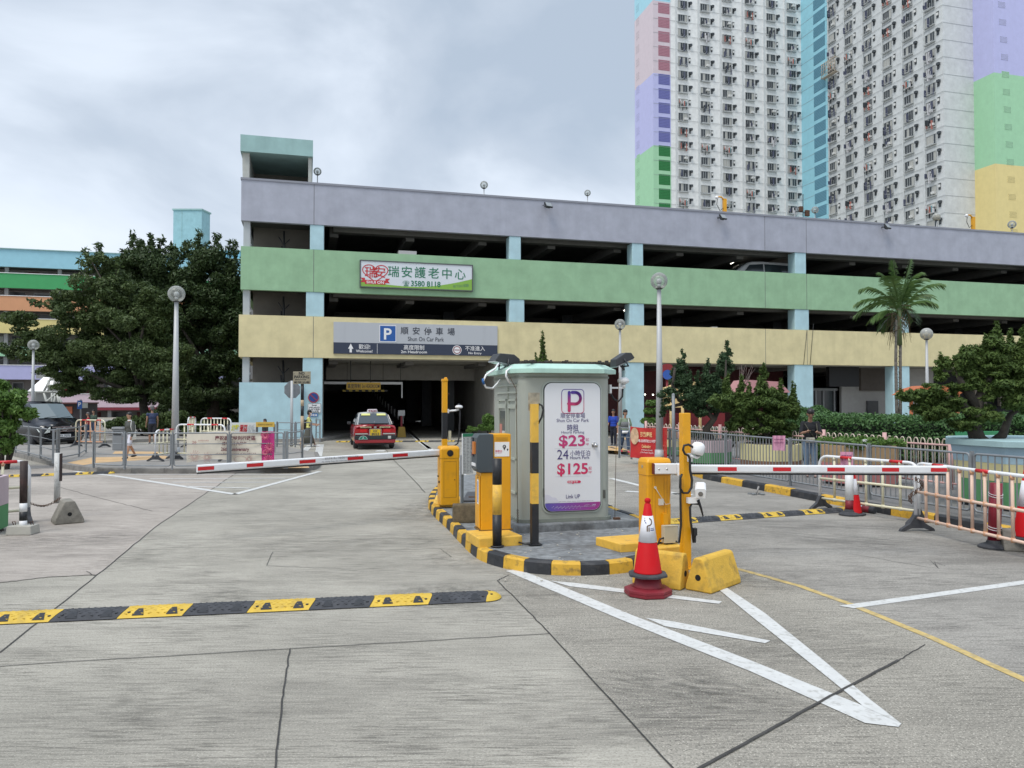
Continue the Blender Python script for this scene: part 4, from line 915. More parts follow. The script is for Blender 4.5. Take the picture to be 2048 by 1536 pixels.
# vertical ribs beside the window columns
for ci, px in enumerate((1352, 1397, 1441, 1485, 1528.5, 1571)):
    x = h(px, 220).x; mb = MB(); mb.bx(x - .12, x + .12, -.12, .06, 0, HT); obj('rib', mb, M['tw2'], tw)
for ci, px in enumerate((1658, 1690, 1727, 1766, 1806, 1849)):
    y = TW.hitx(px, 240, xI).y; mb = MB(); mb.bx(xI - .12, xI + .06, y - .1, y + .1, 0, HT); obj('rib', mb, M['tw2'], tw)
# pierced lattice panels
def lattice(cm, w, hh, nx, nz, dark, name='lattice_panel'):
    mb = MB(); mb.bx(-w / 2, w / 2, -.02, 0, -hh / 2, hh / 2, mi=0)
    for i in range(nx):
        for k in range(nz):
            x = -w / 2 + (i + .5 + (k % 2) * .25) * w / (nx + .3); z = -hh / 2 + (k + .5) * hh / nz; mb.bx(x - w / nx * .22, x + w / nx * .22, -.028, -.02, z - hh / nz * .24, z + hh / nz * .24, mi=1)
    return mb.mesh(name, [cm, dark])
lp = {k: lattice(mat('lattice_' + k, c, .9), 2.35, 2.0, 9, 7, mat('lattice_hole_' + k, tuple(x * .38 for x in c), .95)) for k, c in (('b', (.14, .32, .42)), ('p', (.42, .20, .25)), ('v', (.16, .17, .42)), ('g', (.03, .20, .06)))}
x = h(1328.5, 220).x; top = zp(1328.5, 17)
for k in range(-2, 16):
    z = top - k * 2.72; key = 'b' if z > z1_ else 'p' if z > z2_ else 'v' if z > z3_ else 'g'
    if z < 24: continue
    o = bpy.data.objects.new('lattice_panel', lp[key]); COL.objects.link(o); o.parent = tw; o.location = (x, 0, z)
small = {k: lattice(c, 1.5, 1.5, 3, 5, mat('lp_s' + k, tuple(q * .55 for q in cc), .9)) for k, c, cc in (('b', M['tblue'], (.36, .62, .72)), ('p', M['tpink'], (.6, .52, .56)), ('v', M['tlav'], (.46, .47, .72)), ('g', M['tgrn'], (.34, .6, .38)))}
for k in range(-1, 15):
    z = TW.hitx(1276, 15, 0).z - k * 2.72; y = TW.hitx(1276, 200, 0).y; key = 'b' if z > z1_ else 'p' if z > z2_ else 'v' if z > z3_ else 'g'
    o = bpy.data.objects.new('lattice_panel', small[key]); COL.objects.link(o); o.parent = tw; o.location = (0, y, z); o.rotation_euler = (0, 0, -math.pi / 2)
lvm = MB(); w = 3.4; lvm.bx(-w / 2, w / 2, -.03, 0, -1.0, 1.0, mi=0)
for k in range(7): lvm.bx(-w / 2, w / 2, -.07, -.03, -.9 + k * .28, -.82 + k * .28, mi=1)
lvme = lvm.mesh('louvre', [mat('louvre_blue', (.16, .36, .46), .8), mat('louvre_dark', (.09, .22, .30), .8)])
y = TW.hitx(1640, 240, xI).y
for k in range(-2, 17):
    z = TW.hitx(1640, 30, xI).z - k * 2.7
    if z < 20: continue
    o = bpy.data.objects.new('louvre_panel', lvme); COL.objects.link(o); o.parent = tw; o.location = (xI, y, z); o.rotation_euler = (0, 0, -math.pi / 2)
gr = {k: lattice(c, 1.45, .95, 6, 5, mat('vent_s' + k, tuple(q * .35 for q in cc), .9), 'vent_panel') for k, c, cc in (('v', M['tlav'], (.4, .42, .5)), ('g', M['tgrn'], (.34, .5, .38)), ('y', M['tyel'], (.7, .6, .27)))}
for k in range(-1, 14):
    z = zp(2006, 10, yG) - k * 2.68; x = h(2006 + k * 1.4, 200, yG).x
    o = bpy.data.objects.new('vent_panel', gr['v' if z > zr1 else 'g' if z > zr2 else 'y']); COL.objects.link(o); o.parent = tw; o.location = (x, yG, z)
# bamboo repair scaffold hung on the right wing
p = TW.hitx(1665, 136, xI); mb = MB(); Mx = Matrix.Translation((xI, p.y, p.z)) @ Matrix.Rotation(-math.pi / 2, 4, 'Z'); mb.M = Mx
for q in range(7): mb.tube([(-1.8 + q * .6, -1.0, -1.5), (-1.8 + q * .6, -1.0, 1.4)], .05, n=5)
for q in range(5): mb.tube([(-2.1, -1.0, -1.4 + q * .65), (2.1, -1.0, -1.4 + q * .65)], .05, n=5)
for q in (-1.9, 0, 1.9): mb.tube([(q, 0, -1.6), (q, -1.2, -1.2)], .05, n=5); mb.tube([(q, 0, 1.2), (q, -1.1, 1.2)], .05, n=5)
mb.tube([(-2, -1, -1.4), (0, -1, 1.3), (2, -1, -1.4)], .05, n=5); mb.bx(-1.9, 1.9, -.9, -.2, -1.45, -1.38)
o = obj('scaffold', mb, mat('bamboo', (.46, .40, .32), .8)); o.location = TW.o; o.rotation_euler = (0, 0, A15); tag(o, 'small bamboo scaffold hung on the right wing of the tower', 'scaffold')

# ================================================================ LEFT HOUSING BLOCK
HB = Fr((-54, 90, 0)); hb = thing('housing_block', 'long housing block with rainbow-coloured balcony bands behind the trees', 'building', HB.o, A15)
hz = lambda py, px=50: HB.hit(px, py).z
xa, xb = HB.hit(-160, 600).x, HB.hit(500, 600).x
def cband(py0, py1, c, nm, top=False):
    z1, z0 = hz(py0), hz(py1); mb = MB(); mb.bx(xa, xb, -.15, .15, z0, z1); obj('balcony_wall', mb, paint(nm, c, bump=0, streak=.1, var=.04, dirt=.1), hb)
    mb = MB(); mb.bx(xa, xb, -.22, -.15, z1 - .0, z1 + .07) if not top else mb.bx(xa, xb, -.3, 12, z1, z1 + .1); obj('coping', mb, M['wht'] if not top else M['teal2'], hb)
bands = [(500, 535, (.30, .56, .66), True), (548, 577, (.06, .33, .12), False), (593, 622, (.60, .30, .16), False), (638, 667, (.66, .56, .24), False), (693, 713, (.30, .55, .36), False), (731, 759, (.42, .42, .66), False), (788, 815, (.60, .47, .53), False)]
for i, (a, b, c, tp) in enumerate(bands): cband(a, b, c, 'band_%d' % i, tp)
mb = MB(); mb.bx(xa, xb, 1.9, 12, 0, hz(506)); obj('wall', mb, mat('block_wall', (.24, .22, .21), .9, var=.2, vscale=.4), hb)
for a, b, c, tp in bands: mb = MB(); mb.bx(xa, xb, .15, 1.9, hz(b) - .02, hz(b) + .16); obj('gallery_floor', mb, mat('gallery', (.2, .2, .2), .9), hb)
mb = MB(); mb.bx(xa, xb, -.25, .3, hz(821), hz(815.5)); obj('red_fascia', mb, mat('fascia_red', (.20, .02, .035), .6), hb)
random.seed(5); 
ms = [mat('hb_dark', (.02, .022, .026), .3), mat('hb_grey', (.30, .31, .31), .7), mat('hb_door', (.12, .03, .03), .7), mat('hb_pale', (.42, .42, .38), .7)]
for i, (a, b) in enumerate(((535, 548), (577, 593), (622, 638), (667, 693), (713, 731), (759, 788), (821, 852))):
    mb = MB(); z0, z1 = hz(b) - (.9 if i < 6 else 0), hz(a); x = xa + .5
    while x < xb - 2:
        w_ = random.choice((1.6, .9, 2.2, 1.2)); m_ = random.choice((0, 0, 1, 1, 2, 3)); mb.bx(x, x + w_, 1.82, 1.9, z0 + (.0 if m_ == 2 else .6), z1 - .25, mi=m_)
        if m_ == 1: mb.bx(x + .1, x + w_ - .1, 1.8, 1.82, z0 + .8, z1 - .4, mi=0)
        x += w_ + random.choice((.4, .9, 1.3))
    struct(obj('window_row', mb, ms, hb), 'stuff')
for k in range(14): x = xa + 3 + k * 5.5; mb = MB(); mb.bx(x - .2, x + .2, .2, .5, 0, hz(520)); obj('pier', mb, mat('pier_grey', (.26, .26, .26), .9) if k == 0 else bpy.data.materials['pier_grey'], hb)
p = HB.hit(129, 776, -.3); mb = MB(); mb.cyl((p.x, -.25, p.z), (p.x, .1, p.z), .42, n=20); o = obj('hose_reel', mb, mat('reel_red', (.35, .01, .03), .4)); o.location = HB.o; o.rotation_euler = (0, 0, A15); tag(o, 'round red hose reel on the gallery above the pink band', 'hose reel')
mb = MB(); mb.cyl((p.x, -.3, p.z), (p.x, -.25, p.z), .14, n=14); o2 = obj('hub', mb, M['wht']); o2.parent = o
# teal lift tower and blue roof block behind the trees
LT = Fr(P(346, 500, 104) * Vector((1, 1, 0)) if False else Vector((P(346, 500, 104).x, 104, 0))); lt = thing('lift_tower', 'tall teal lift tower rising behind the dark trees', 'tower', LT.o, A15 * 0)
z1 = P(346, 420.5, 104).z; w_ = P(403, 500, 104).x - P(346, 500, 104).x; mb = MB(); mb.prism([(0, 0), (w_, 0), (w_ + .25, 2.2), (0, 2.6)], 0, z1); obj('shaft', mb, paint('lift_teal', (.30, .50, .55), bump=0), lt)
mb = MB(); mb.prism([(-.12, -.12), (w_ + .08, -.12), (w_ + .4, 2.3), (-.12, 2.7)], z1, z1 + .2); obj('roof_cap', mb, M['teal2'], lt)
mb = MB(); mb.bx(-.02, w_, -.03, 0, z1 - 10.2, z1 - 10.1); mb.bx(.3 * w_, .3 * w_ + .04, -.03, 0, 0, z1); obj('joint_line', mb, M['teal2'], lt)
q0 = P(414, 512, 98); q1 = P(441, 512, 98); bt = thing('rooftop_block', 'sky blue rooftop block glimpsed through the top of the dark trees', 'building', (q0.x, 98, 0)); mb = MB(); mb.bx(0, 4.2, 0, 6, 0, q0.z + .6); obj('wall', mb, paint('roof_blue', (.20, .48, .64), bump=0), bt)
mb = MB(); mb.bx(-.1, 4.3, -.1, 6.1, q0.z + .6, q0.z + .75); obj('roof', mb, M['teal2'], bt)
# white covered stair on the left
cs = thing('covered_stair', 'white roofed steel stair with glass sides and truss frames left of the trees', 'stair', (P(90, 800, 62).x, 62, 0))
def sp(px, py, d=62.0): p = P(px, py, d); return Vector((p.x - cs.location.x, p.y - 62, p.z))
M['frame_w'] = mat('steel_cream', (.45, .46, .43), .5)
mb = MB(); mb.add([sp(52, 782), sp(88, 782), sp(103, 753), sp(68, 753), sp(52, 782, 62.3), sp(88, 782, 62.3), sp(103, 753, 62.3), sp(68, 753, 62.3)], [(0, 1, 2, 3), (7, 6, 5, 4), (0, 4, 5, 1), (1, 5, 6, 2), (2, 6, 7, 3), (3, 7, 4, 0)])
mb.v = [v + Vector((0, (v.z - 2.5) * .9, 0)) for v in mb.v]; obj('roof', mb, mat('roof_white', (.92, .92, .92), .4), cs)
mb = MB()
for a, b in (((52, 783.5), (118, 783.5)), ((75, 818), (118, 783)), ((104, 786), (104, 818)), ((112, 786), (106, 820)), ((113, 786), (130, 818)), ((122, 820), (113, 786)), ((122, 757), (122, 784)), ((100, 757), (122, 757)), ((88, 782), (103, 753)), ((103, 753), (123, 755)), ((95, 770), (122, 772)), ((97, 783), (97, 760)), ((110, 757), (106, 783)), ((118, 783), (112, 760)), ((70, 784), (64, 820)), ((88, 786), (97, 818)), ((130, 820), (120, 820))):
    mb.cyl(sp(*a), sp(*b), .09, n=5)
obj('frame', mb, M['frame_w'], cs)
mb = MB(); mb.quad(sp(104, 784, 63), sp(131, 820, 63), sp(66, 820, 63), sp(60, 784, 63)); mb.quad(sp(88, 782, 63), sp(122, 783, 63), sp(122, 757, 63), sp(103, 753, 63)); mb.quad(sp(72, 757, 63.5), sp(100, 757, 63.5), sp(100, 735, 63.5), sp(72, 735, 63.5)); obj('panel', mb, mat('panel_grey', (.25, .26, .25), .3), cs)

# ================================================================ FOLIAGE
def leaves(name, blobs, n, size, m, parent, asp=.42, seed=0, shell=.55, flat=0.0, zmin=-9, up=0.3):
    """blobs: (cx, cy, cz, rx, ry, rz); n leaves spread by volume through them"""
    rg = np.random.default_rng(seed); B = np.array(blobs, float); wv_ = np.prod(B[:, 3:6], axis=1) ** .75; idx = rg.choice(len(B), n, p=wv_ / wv_.sum())
    d = rg.normal(size=(n, 3)); d /= np.linalg.norm(d, axis=1)[:, None]; r = shell + (1 - shell) * rg.random(n) ** .6; r *= 1 + rg.normal(0, .06, n)
    c = B[idx, :3] + d * B[idx, 3:6] * r[:, None]; keep = c[:, 2] > zmin; c, d = c[keep], d[keep]; n = len(c)
    nn = d * .6 + rg.normal(size=(n, 3)) * .6 + np.array([0, 0, up]); nn /= np.linalg.norm(nn, axis=1)[:, None]
    a = np.cross(nn, rg.normal(size=(n, 3))); a /= np.linalg.norm(a, axis=1)[:, None]; b = np.cross(nn, a)
    s = size * rg.uniform(.6, 1.35, n)[:, None]
    v = np.stack([c - a * s, c - b * s * asp + a * s * -.1, c + a * s, c + b * s * asp + a * s * -.1], 1).reshape(-1, 3).astype(np.float32)
    me = bpy.data.meshes.new(name); me.vertices.add(4 * n); me.vertices.foreach_set('co', v.ravel()); me.loops.add(4 * n); me.loops.foreach_set('vertex_index', np.arange(4 * n, dtype=np.int32))
    me.polygons.add(n); me.polygons.foreach_set('loop_start', np.arange(0, 4 * n, 4, dtype=np.int32)); me.polygons.foreach_set('loop_total', np.full(n, 4, np.int32)); me.materials.append(m); me.update(calc_edges=True)
    return obj(name, me, m, parent)
M['leafA'] = leafmat('leaf_dark', (.018, .036, .013), (.075, .115, .038)); M['leafB'] = leafmat('leaf_mid', (.026, .05, .016), (.11, .155, .05)); M['leafC'] = leafmat('leaf_bright', (.03, .08, .012), (.16, .27, .06)); M['leafJ'] = leafmat('juniper', (.03, .062, .016), (.12, .18, .04), .7); M['leafJ2'] = leafmat('juniper_dark', (.018, .045, .02), (.07, .12, .05), .7)
M['hedge'] = leafmat('hedge_leaf', (.03, .08, .026), (.12, .23, .075)); M['bark'] = mat('bark', (.045, .038, .03), .95, var=.4, vscale=8, bump=1.0, bscale=20); M['palmt'] = mat('palm_trunk', (.15, .14, .12), .9, var=.4, vscale=10)
def crown_blobs(px_list, Y, k=1.0, seed=1, sub=7, rr=.36):
    """px_list: (px, py, rx_px, ry_px[, dY]); each lobe broken into smaller uneven lumps"""
    rg = random.Random(seed); out = []
    for q in px_list:
        px, py, rx, ry = q[:4]; y = Y + (q[4] if len(q) > 4 else 0); c = P(px, py, y); s = y / FPX
        for _ in range(sub):
            a = rg.uniform(0, 6.283); e = rg.uniform(-1, 1); ce = math.sqrt(1 - e * e); u = rg.uniform(.35, .85)
            f = rr * rg.uniform(.7, 1.35)
            out.append((c.x + math.cos(a) * ce * rx * s * u, c.y + math.sin(a) * ce * rx * s * u * .9, c.z + e * ry * s * u, rx * s * f, rx * s * f, ry * s * f * .85))
    return out
def tree(name, label, base, lobes, Y, n, size, m, trunk_r=.3, limbs=6, group=None, seed=1, asp=.42, sub=8, rr=.36, lean=(0, 0), h0=None):
    t = thing(name, label, 'tree', base, 0, group); bl = crown_blobs(lobes, Y, 1, seed, sub, rr); b = Vector(base)
    bl = [(q[0] - b.x, q[1] - b.y, q[2] - b.z) + q[3:] for q in bl]
    mb = MB(); cz = sum(q[2] for q in bl) / len(bl); h1 = h0 or cz * .45; top = Vector((lean[0], lean[1], h1)); rg = random.Random(seed)
    mb.tube([(0, 0, 0), (top.x * .4 + .05, top.y * .4, h1 * .4), (top.x * .8, top.y * .8, h1 * .75), top], [trunk_r * 1.25, trunk_r, trunk_r * .85, trunk_r * .75], n=10)
    for q in rg.sample(bl, min(limbs, len(bl))):
        e = Vector(q[:3]); m1 = top.lerp(e, .5) + Vector((rg.uniform(-.3, .3), rg.uniform(-.3, .3), rg.uniform(0, .4))) * (e - top).length * .3
        mb.tube([top * .95, top.lerp(m1, .5), m1, e], [trunk_r * .55, trunk_r * .42, trunk_r * .28, trunk_r * .1], n=7)
    obj('trunk', mb, M['bark'], t); leaves('crown', bl, n, size, m, t, asp, seed); return t
Yt = 44
tb = G(440, 872); 
tree('broadleaf_tree', 'dark broadleaf tree with the tallest crown close to the car park corner', (P(425, 850, 50).x, 50, 0), [(425, 560, 62, 70), (360, 545, 70, 62), (440, 660, 55, 70), (395, 740, 80, 60), (290, 530, 62, 55), (470, 560, 25, 90), (455, 720, 45, 60), (380, 640, 80, 70), (330, 600, 80, 60), (475, 640, 20, 70), (240, 560, 40, 45), (330, 680, 80, 60), (400, 790, 80, 40), (290, 600, 70, 60), (445, 600, 50, 60)], 50, 130000, .115, M['leafA'], .38, 12, 'dark trees left of the car park', 3, sub=24, rr=.27)
tree('broadleaf_tree', 'mid green broadleaf tree spreading in front, its crown hiding the housing block', (P(295, 850, 42).x, 42, 0), [(215, 590, 75, 60), (265, 660, 95, 75), (165, 690, 90, 60), (320, 720, 90, 65), (95, 690, 60, 42), (240, 740, 85, 50), (350, 790, 55, 32), (150, 620, 60, 45), (60, 680, 40, 22), (300, 610, 55, 50), (125, 740, 55, 26), (200, 520, 35, 30), (45, 640, 40, 26), (20, 700, 30, 22), (150, 775, 50, 22), (215, 790, 45, 20), (280, 790, 60, 26), (275, 700, 60, 60, 1.5), (210, 660, 60, 60, 1.5)], 42, 140000, .09, M['leafB'], .26, 12, 'dark trees left of the car park', 5, sub=24, rr=.26, lean=(-.3, 0))
tree('broadleaf_tree', 'dark tree standing in deep shade directly left of the teal wall', (P(455, 850, 56).x, 56, 0), [(440, 790, 55, 40), (400, 800, 60, 36), (465, 700, 30, 80), (340, 770, 60, 40), (455, 840, 40, 20), (380, 835, 70, 28), (330, 838, 40, 22), (420, 820, 60, 30)], 56, 50000, .13, M['leafA'], .3, 8, 'dark trees left of the car park', 8, sub=12)
# twigs that stick out of the crown tops
def sprigs(tr, pts, Y, m, seed=2, size=.16):
    rg = random.Random(seed); b = tr.location; mb = MB(); bl = []
    for px, py, dx, dy in pts:
        a = P(px - dx * 2, py - dy * 2 + 40, Y) - b; c = P(px, py, Y) - b; mb.tube([a, a.lerp(c, .5), c], [.03, .02, .01], n=4)
        for i in range(9): q = a.lerp(c, .35 + .65 * i / 8); bl.append((q.x + rg.uniform(-.12, .12), q.y, q.z, .22, .2, .2))
    obj('twig', mb, M['bark'], tr); leaves('twig_leaves', bl, len(pts) * 70, size, m, tr, .3, seed, shell=.3)
big = [o for o in bpy.data.objects if o.name.startswith('broadleaf_tree')]
sprigs(big[0], [(266, 465, 5, 0), (300, 470, -3, 0), (325, 475, 4, 0), (400, 462, 3, 0), (372, 480, 3, 0), (430, 470, -5, 0), (462, 482, 5, 0), (245, 500, -8, 0), (196, 488, -4, 0), (283, 480, 2, 0), (345, 488, -3, 0), (415, 485, 3, 0), (170, 500, -9, 0)], 50, M['leafA'], size=.2)
sprigs(big[1], [(160, 520, -9, 5), (110, 590, -14, 9), (60, 600, -14, 12), (30, 660, -15, 16), (10, 700, -14, 18), (45, 715, -14, 16), (200, 545, 3, 0), (235, 525, 3, 0)], 42, M['leafB'], 9, size=.17)
# understorey of shrubs at the foot of the trees
def shrub(label, blobs_px, Y, n, size, m, name='shrub', cat='shrub', group=None, seed=4, asp=.45, sub=8, zmin=-9, rr=.4):
    p = P(blobs_px[0][0], 800, Y); t = thing(name, label, cat, (p.x, Y, 0), 0, group); bl = [(q[0] - p.x, q[1] - Y, q[2]) + q[3:] for q in crown_blobs(blobs_px, Y, 1, seed, sub, rr)]
    mb = MB()
    for q in bl[::4]: mb.tube([(q[0] * .3, q[1] * .3, 0), (q[0] * .8, q[1] * .8, q[2] * .6), (q[0], q[1], q[2])], [.04, .03, .012], n=5)
    obj('stem', mb, M['bark'], t); leaves('foliage', bl, n, size, m, t, asp, seed, zmin=.03); return t
shrub('low green shrubs behind the man in the sleeveless top', [(300, 842, 45, 24), (250, 846, 40, 20), (350, 845, 40, 22), (390, 856, 40, 14)], 40, 12000, .09, M['leafB'])
shrub('glossy bush with yellow-green leaves at the left edge in front of the van', [(10, 805, 40, 36), (-30, 815, 50, 50), (35, 820, 32, 22), (5, 850, 38, 30), (-10, 775, 26, 20), (0, 885, 34, 24), (-30, 870, 40, 30)], 22, 14000, .075, M['leafC'], seed=6)
shrub('green potted shrubs beside the entrance, left of the booth', [(975, 838, 14, 14), (972, 856, 16, 12), (945, 858, 14, 7), (985, 850, 12, 14)], 31, 5000, .05, M['leafC'], seed=8)
# ================================================================ BOOTH
def rrect(x0, x1, y0, y1, r, n=5):
    out = []
    for cx, cy, a0 in ((x1 - r, y0 + r, -90), (x1 - r, y1 - r, 0), (x0 + r, y1 - r, 90), (x0 + r, y0 + r, 180)):
        for i in range(n + 1): a = R(a0 + 90 * i / n); out.append((cx + r * math.cos(a), cy + r * math.sin(a)))
    return out
BZ = .25
bl = G(1040, 1045, BZ); B0 = Fr((bl.x, bl.y, 0)); bw, bd = 1.367, 1.63
M['booth'] = mat('booth_paint', (.35, .37, .325), .42, var=.05, vscale=1.5, streak=.35, dcol=(.20, .21, .17), dirt=.3, dscale=1.6)
M['mint'] = mat('roof_mint', (.42, .62, .53), .4, var=.05, vscale=2, dirt=.3, dcol=(.20, .30, .26), dscale=3, streak=.3)
bt = thing('parking_booth', 'grey-green parking attendant booth with mint roof and a white price poster on its door', 'booth', B0.w((0, 0, 0)), A15)
fz = lambda px, py, d=0.0: B0.hit(px, py, d)
ztop = fz(1150, 744).z
mb = MB(); mb.prism(rrect(0, bw, 0, bd, .13, 6), BZ, ztop, smooth=False); o = obj('body', mb, M['booth'], bt)
for p in o.data.polygons: p.use_smooth = False
mb = MB(); mb.prism(rrect(-.03, bw + .03, -.03, bd + .03, .14, 6), BZ - .01, BZ + .035); obj('skirt', mb, mat('booth_skirt', (.20, .22, .19), .7, dirt=.5, dscale=4), bt); mb = MB(); mb.prism(rrect(-.015, bw + .015, -.015, bd + .015, .14, 6), ztop - .09, ztop - .06); obj('top_band', mb, bpy.data.materials['booth_skirt'], bt)
mb = MB(); rr_ = .20; ov = .145
oct_ = lambda e, c: [(-e + c, -e), (bw + e - c, -e), (bw + e, -e + c), (bw + e, bd + e - c), (bw + e - c, bd + e), (-e + c, bd + e), (-e, bd + e - c), (-e, -e + c)]
mb.prism(oct_(ov, .30), ztop - .02, ztop + .04)
n8 = 8; a_ = [(x, y, ztop + .04) for x, y in oct_(ov, .30)]; b_ = [(x, y, ztop + .115) for x, y in oct_(ov - .13, .26)]
mb.add(a_ + b_, [(i, (i + 1) % 8, 8 + (i + 1) % 8, 8 + i) for i in range(8)] + [tuple(range(8, 16))]); obj('roof', mb, M['mint'], bt)
mb = MB(); mb.prism(oct_(ov - .15, .26), ztop + .114, ztop + .130); rg = random.Random(4)
for i in range(40): mb.box((rg.uniform(.1, bw), rg.uniform(-.02, .5), ztop + .135 + rg.uniform(0, .02)), (.05, .03, .03), rz=rg.uniform(0, 3), rx=rg.uniform(-.5, .5))
obj('roof_litter', mb, mat('roof_dirt', (.045, .04, .035), .95, var=.5, vscale=20), bt)
# plinth and rough cement apron
mb = MB(); mb.prism([(-.08, -.16), (bw + .45, -.10), (bw + .35, bd), (-.15, bd + .05)], .1, BZ - .012); obj('plinth', mb, M['cement'], bt, bevel=.02)
# door: gasket, leaf with poster, knob, hinge
x0, x1, z0, z1 = fz(1088, 900).x, fz(1199, 900).x, fz(1090, 1023).z, fz(1090, 766).z; dw, dh = x1 - x0, z1 - z0
def plate(mb, x0, x1, z0, z1, r, y0, y1, mi=None, n=6): mb.ext([(p[0], p[1]) for p in rrect(x0, x1, z0, z1, r, n)], (0, y0, 0), (1, 0, 0), (0, 0, 1), (0, 1, 0), y1 - y0, mi=mi)
mb = MB(); plate(mb, x0 - .035, x1 + .035, z0 - .035, z1 + .03, .13, -.012, .0); obj('door_frame', mb, mat('booth_trim', (.38, .42, .37), .4), bt)
mb = MB(); plate(mb, x0 - .012, x1 + .012, z0 - .012, z1 + .010, .115, -.020, -.012); obj('gasket', mb, M['blk'], bt)
door = MB(); plate(door, x0, x1, z0, z1, .11, -.034, -.020); door = obj('door', door, mat('poster_white', (.72, .73, .755), .32, var=.015), bt)
dm = lambda u, v: (x0 + dw * u, -.036, z0 + dh * v)
cx = x0 + dw * .5
def gradmat(name, c1, c2, ax=2, a=0, b=1):
    m = bpy.data.materials.new(name); m.use_nodes = True; t = m.node_tree; s_ = t.nodes['Principled BSDF']; s_.inputs['Roughness'].default_value = .4
    tcn = t.nodes.new('ShaderNodeTexCoord'); sx = t.nodes.new('ShaderNodeSeparateXYZ'); r_ = t.nodes.new('ShaderNodeMapRange'); x = t.nodes.new('ShaderNodeMix'); x.data_type = 'RGBA'
    r_.inputs['From Min'].default_value = a; r_.inputs['From Max'].default_value = b; x.inputs[6].default_value = (*c1, 1); x.inputs[7].default_value = (*c2, 1)
    t.links.new(tcn.outputs['Object'], sx.inputs[0]); t.links.new(sx.outputs[ax], r_.inputs[0]); t.links.new(r_.outputs[0], x.inputs[0]); t.links.new(x.outputs[2], s_.inputs['Base Color']); return m
pur, mag = (.055, .04, .22), (.50, .03, .14)
# lower coloured band of the poster
def banded(mb, u0, u1, v0, v1, y): mb.quad((x0 + dw * u0, y, z0 + dh * v0), (x0 + dw * u1, y, z0 + dh * v0), (x0 + dw * u1, y, z0 + dh * v1), (x0 + dw * u0, y, z0 + dh * v1))
mb = MB(); pr_ = [q for q in rrect(x0 + .004, x1 - .004, z0 + .004, z0 + dh * .5, .105, 6) if q[1] < z0 + dh * .062]; pr_ += [(x0 + .004, z0 + dh * .064), (x1 - .004, z0 + dh * .064)]
pr_.sort(key=lambda q: math.atan2(q[1] - (z0 + dh * .035), q[0] - cx)); mb.add([(q[0], -.0365, q[1]) for q in pr_], [tuple(range(len(pr_)))]); obj('poster_band', mb, gradmat('band_grad', (.10, .09, .40), (.34, .035, .22), 0, x0, x1), door)
bpy.data.objects['poster_band'].parent = door
mb = MB()
for i in range(24):
    u = .12 + i * .022; v = .028 + .010 * math.sin(i * 2.1); banded(mb, u, u + .018, v, v + .003, -.038)
mb.tube([(x0 + dw * .70, -.038, z0 + dh * .034), (x0 + dw * .73, -.038, z0 + dh * .043), (x0 + dw * .79, -.038, z0 + dh * .043), (x0 + dw * .83, -.038, z0 + dh * .034), (x0 + dw * .70, -.038, z0 + dh * .033)], .0018, n=4)
banded(mb, .2, .9, .030, .0315, -.038); txt(mb, 'LINK', (x0 + dw * .88, -.038, z0 + dh * .036), X, Zu, .03, None, 'C', off=.02); obj('band_drawing', mb, mat('band_light', (.55, .5, .65), .5), door)
# logo: rounded square outline and P
y_ = -.038; lw, lz = dw * .41, z0 + dh * .857; 
def ringrect(mb, cx, cz, w, h, r, t, y):
    a = rrect(cx - w / 2, cx + w / 2, cz - h / 2, cz + h / 2, r, 6); b = rrect(cx - w / 2 + t, cx + w / 2 - t, cz - h / 2 + t, cz + h / 2 - t, r - t, 6); n = len(a)
    mb.add([(p[0], y, p[1]) for p in a + b], [(i, (i + 1) % n, n + (i + 1) % n, n + i) for i in range(n)])
mb = MB(); ringrect(mb, cx, lz, lw, lw * 1.02, .055, .009, y_)
def stroke(mb, pts, r, y, n=10):
    pts = [Vector(p) for p in pts]
    for a, b in zip(pts, pts[1:]):
        d = (b - a); d = d.normalized(); q = Vector((-d.y, d.x)) * r; mb.add([(p.x, y, p.y) for p in (a + q, b + q, b - q, a - q)], [(0, 1, 2, 3)])
    for p in pts: mb.add([(p.x + r * math.cos(k * 2 * math.pi / n), y - .0003, p.y + r * math.sin(k * 2 * math.pi / n)) for k in range(n)], [tuple(range(n))])
S = lw; tr_ = .05 * S
stroke(mb, [(cx - .19 * S, lz - .10 * S)] + [(cx + .10 * S + .24 * S * math.sin(a), lz + .13 * S - .24 * S * math.cos(a)) for a in [R(q) for q in range(0, 181, 15)]] + [(cx - .03 * S, lz + .37 * S)], tr_ * 1.3, y_ - .001)
stroke(mb, [(cx - .16 * S, lz - .39 * S), (cx - .16 * S, lz + .37 * S)], tr_ * 1.3, y_ - .002)
obj('logo', mb, gradmat('logo_grad', (.50, .03, .12), (.07, .03, .28), 2, z0 + dh * .83, z0 + dh * .92), door)
mb = MB(); T = lambda s, u, v, h, w=None, al='C', off=.0: txt(mb, s, (x0 + dw * u, y_, z0 + dh * v), X, Zu, h, w, al, off=off, res=4)
T('順安停車場', .5, .728, .086, dw * .44, 'C', 0.); T('Shun On Car Park', .5, .695, .068, dw * .58); T('時租', .5, .628, .105, dw * .2, 'C', .006); T('Hourly Parking', .5, .605, .052, dw * .41)
T('24', .22, .404, .195, dw * .20, 'L', .0); T('小時任泊', .45, .432, .088, dw * .36, 'L', 0.); T('Hours Park', .45, .404, .062, dw * .35, 'L', .004)
T('Link UP', .5, .098, .078, dw * .25, 'C', .006)
obj('lettering', mb, mat('poster_purple', (.06, .045, .17), .5), door)
mb = MB(); T('$23', .25, .508, .215, dw * .47, 'L', .022); T('$125', .22, .288, .215, dw * .55, 'L', .022); T('起', .76, .545, .05, None, 'C'); T('up', .76, .515, .05, None, 'C'); T('起', .81, .320, .05, None, 'C'); T('up', .81, .295, .05, None, 'C')
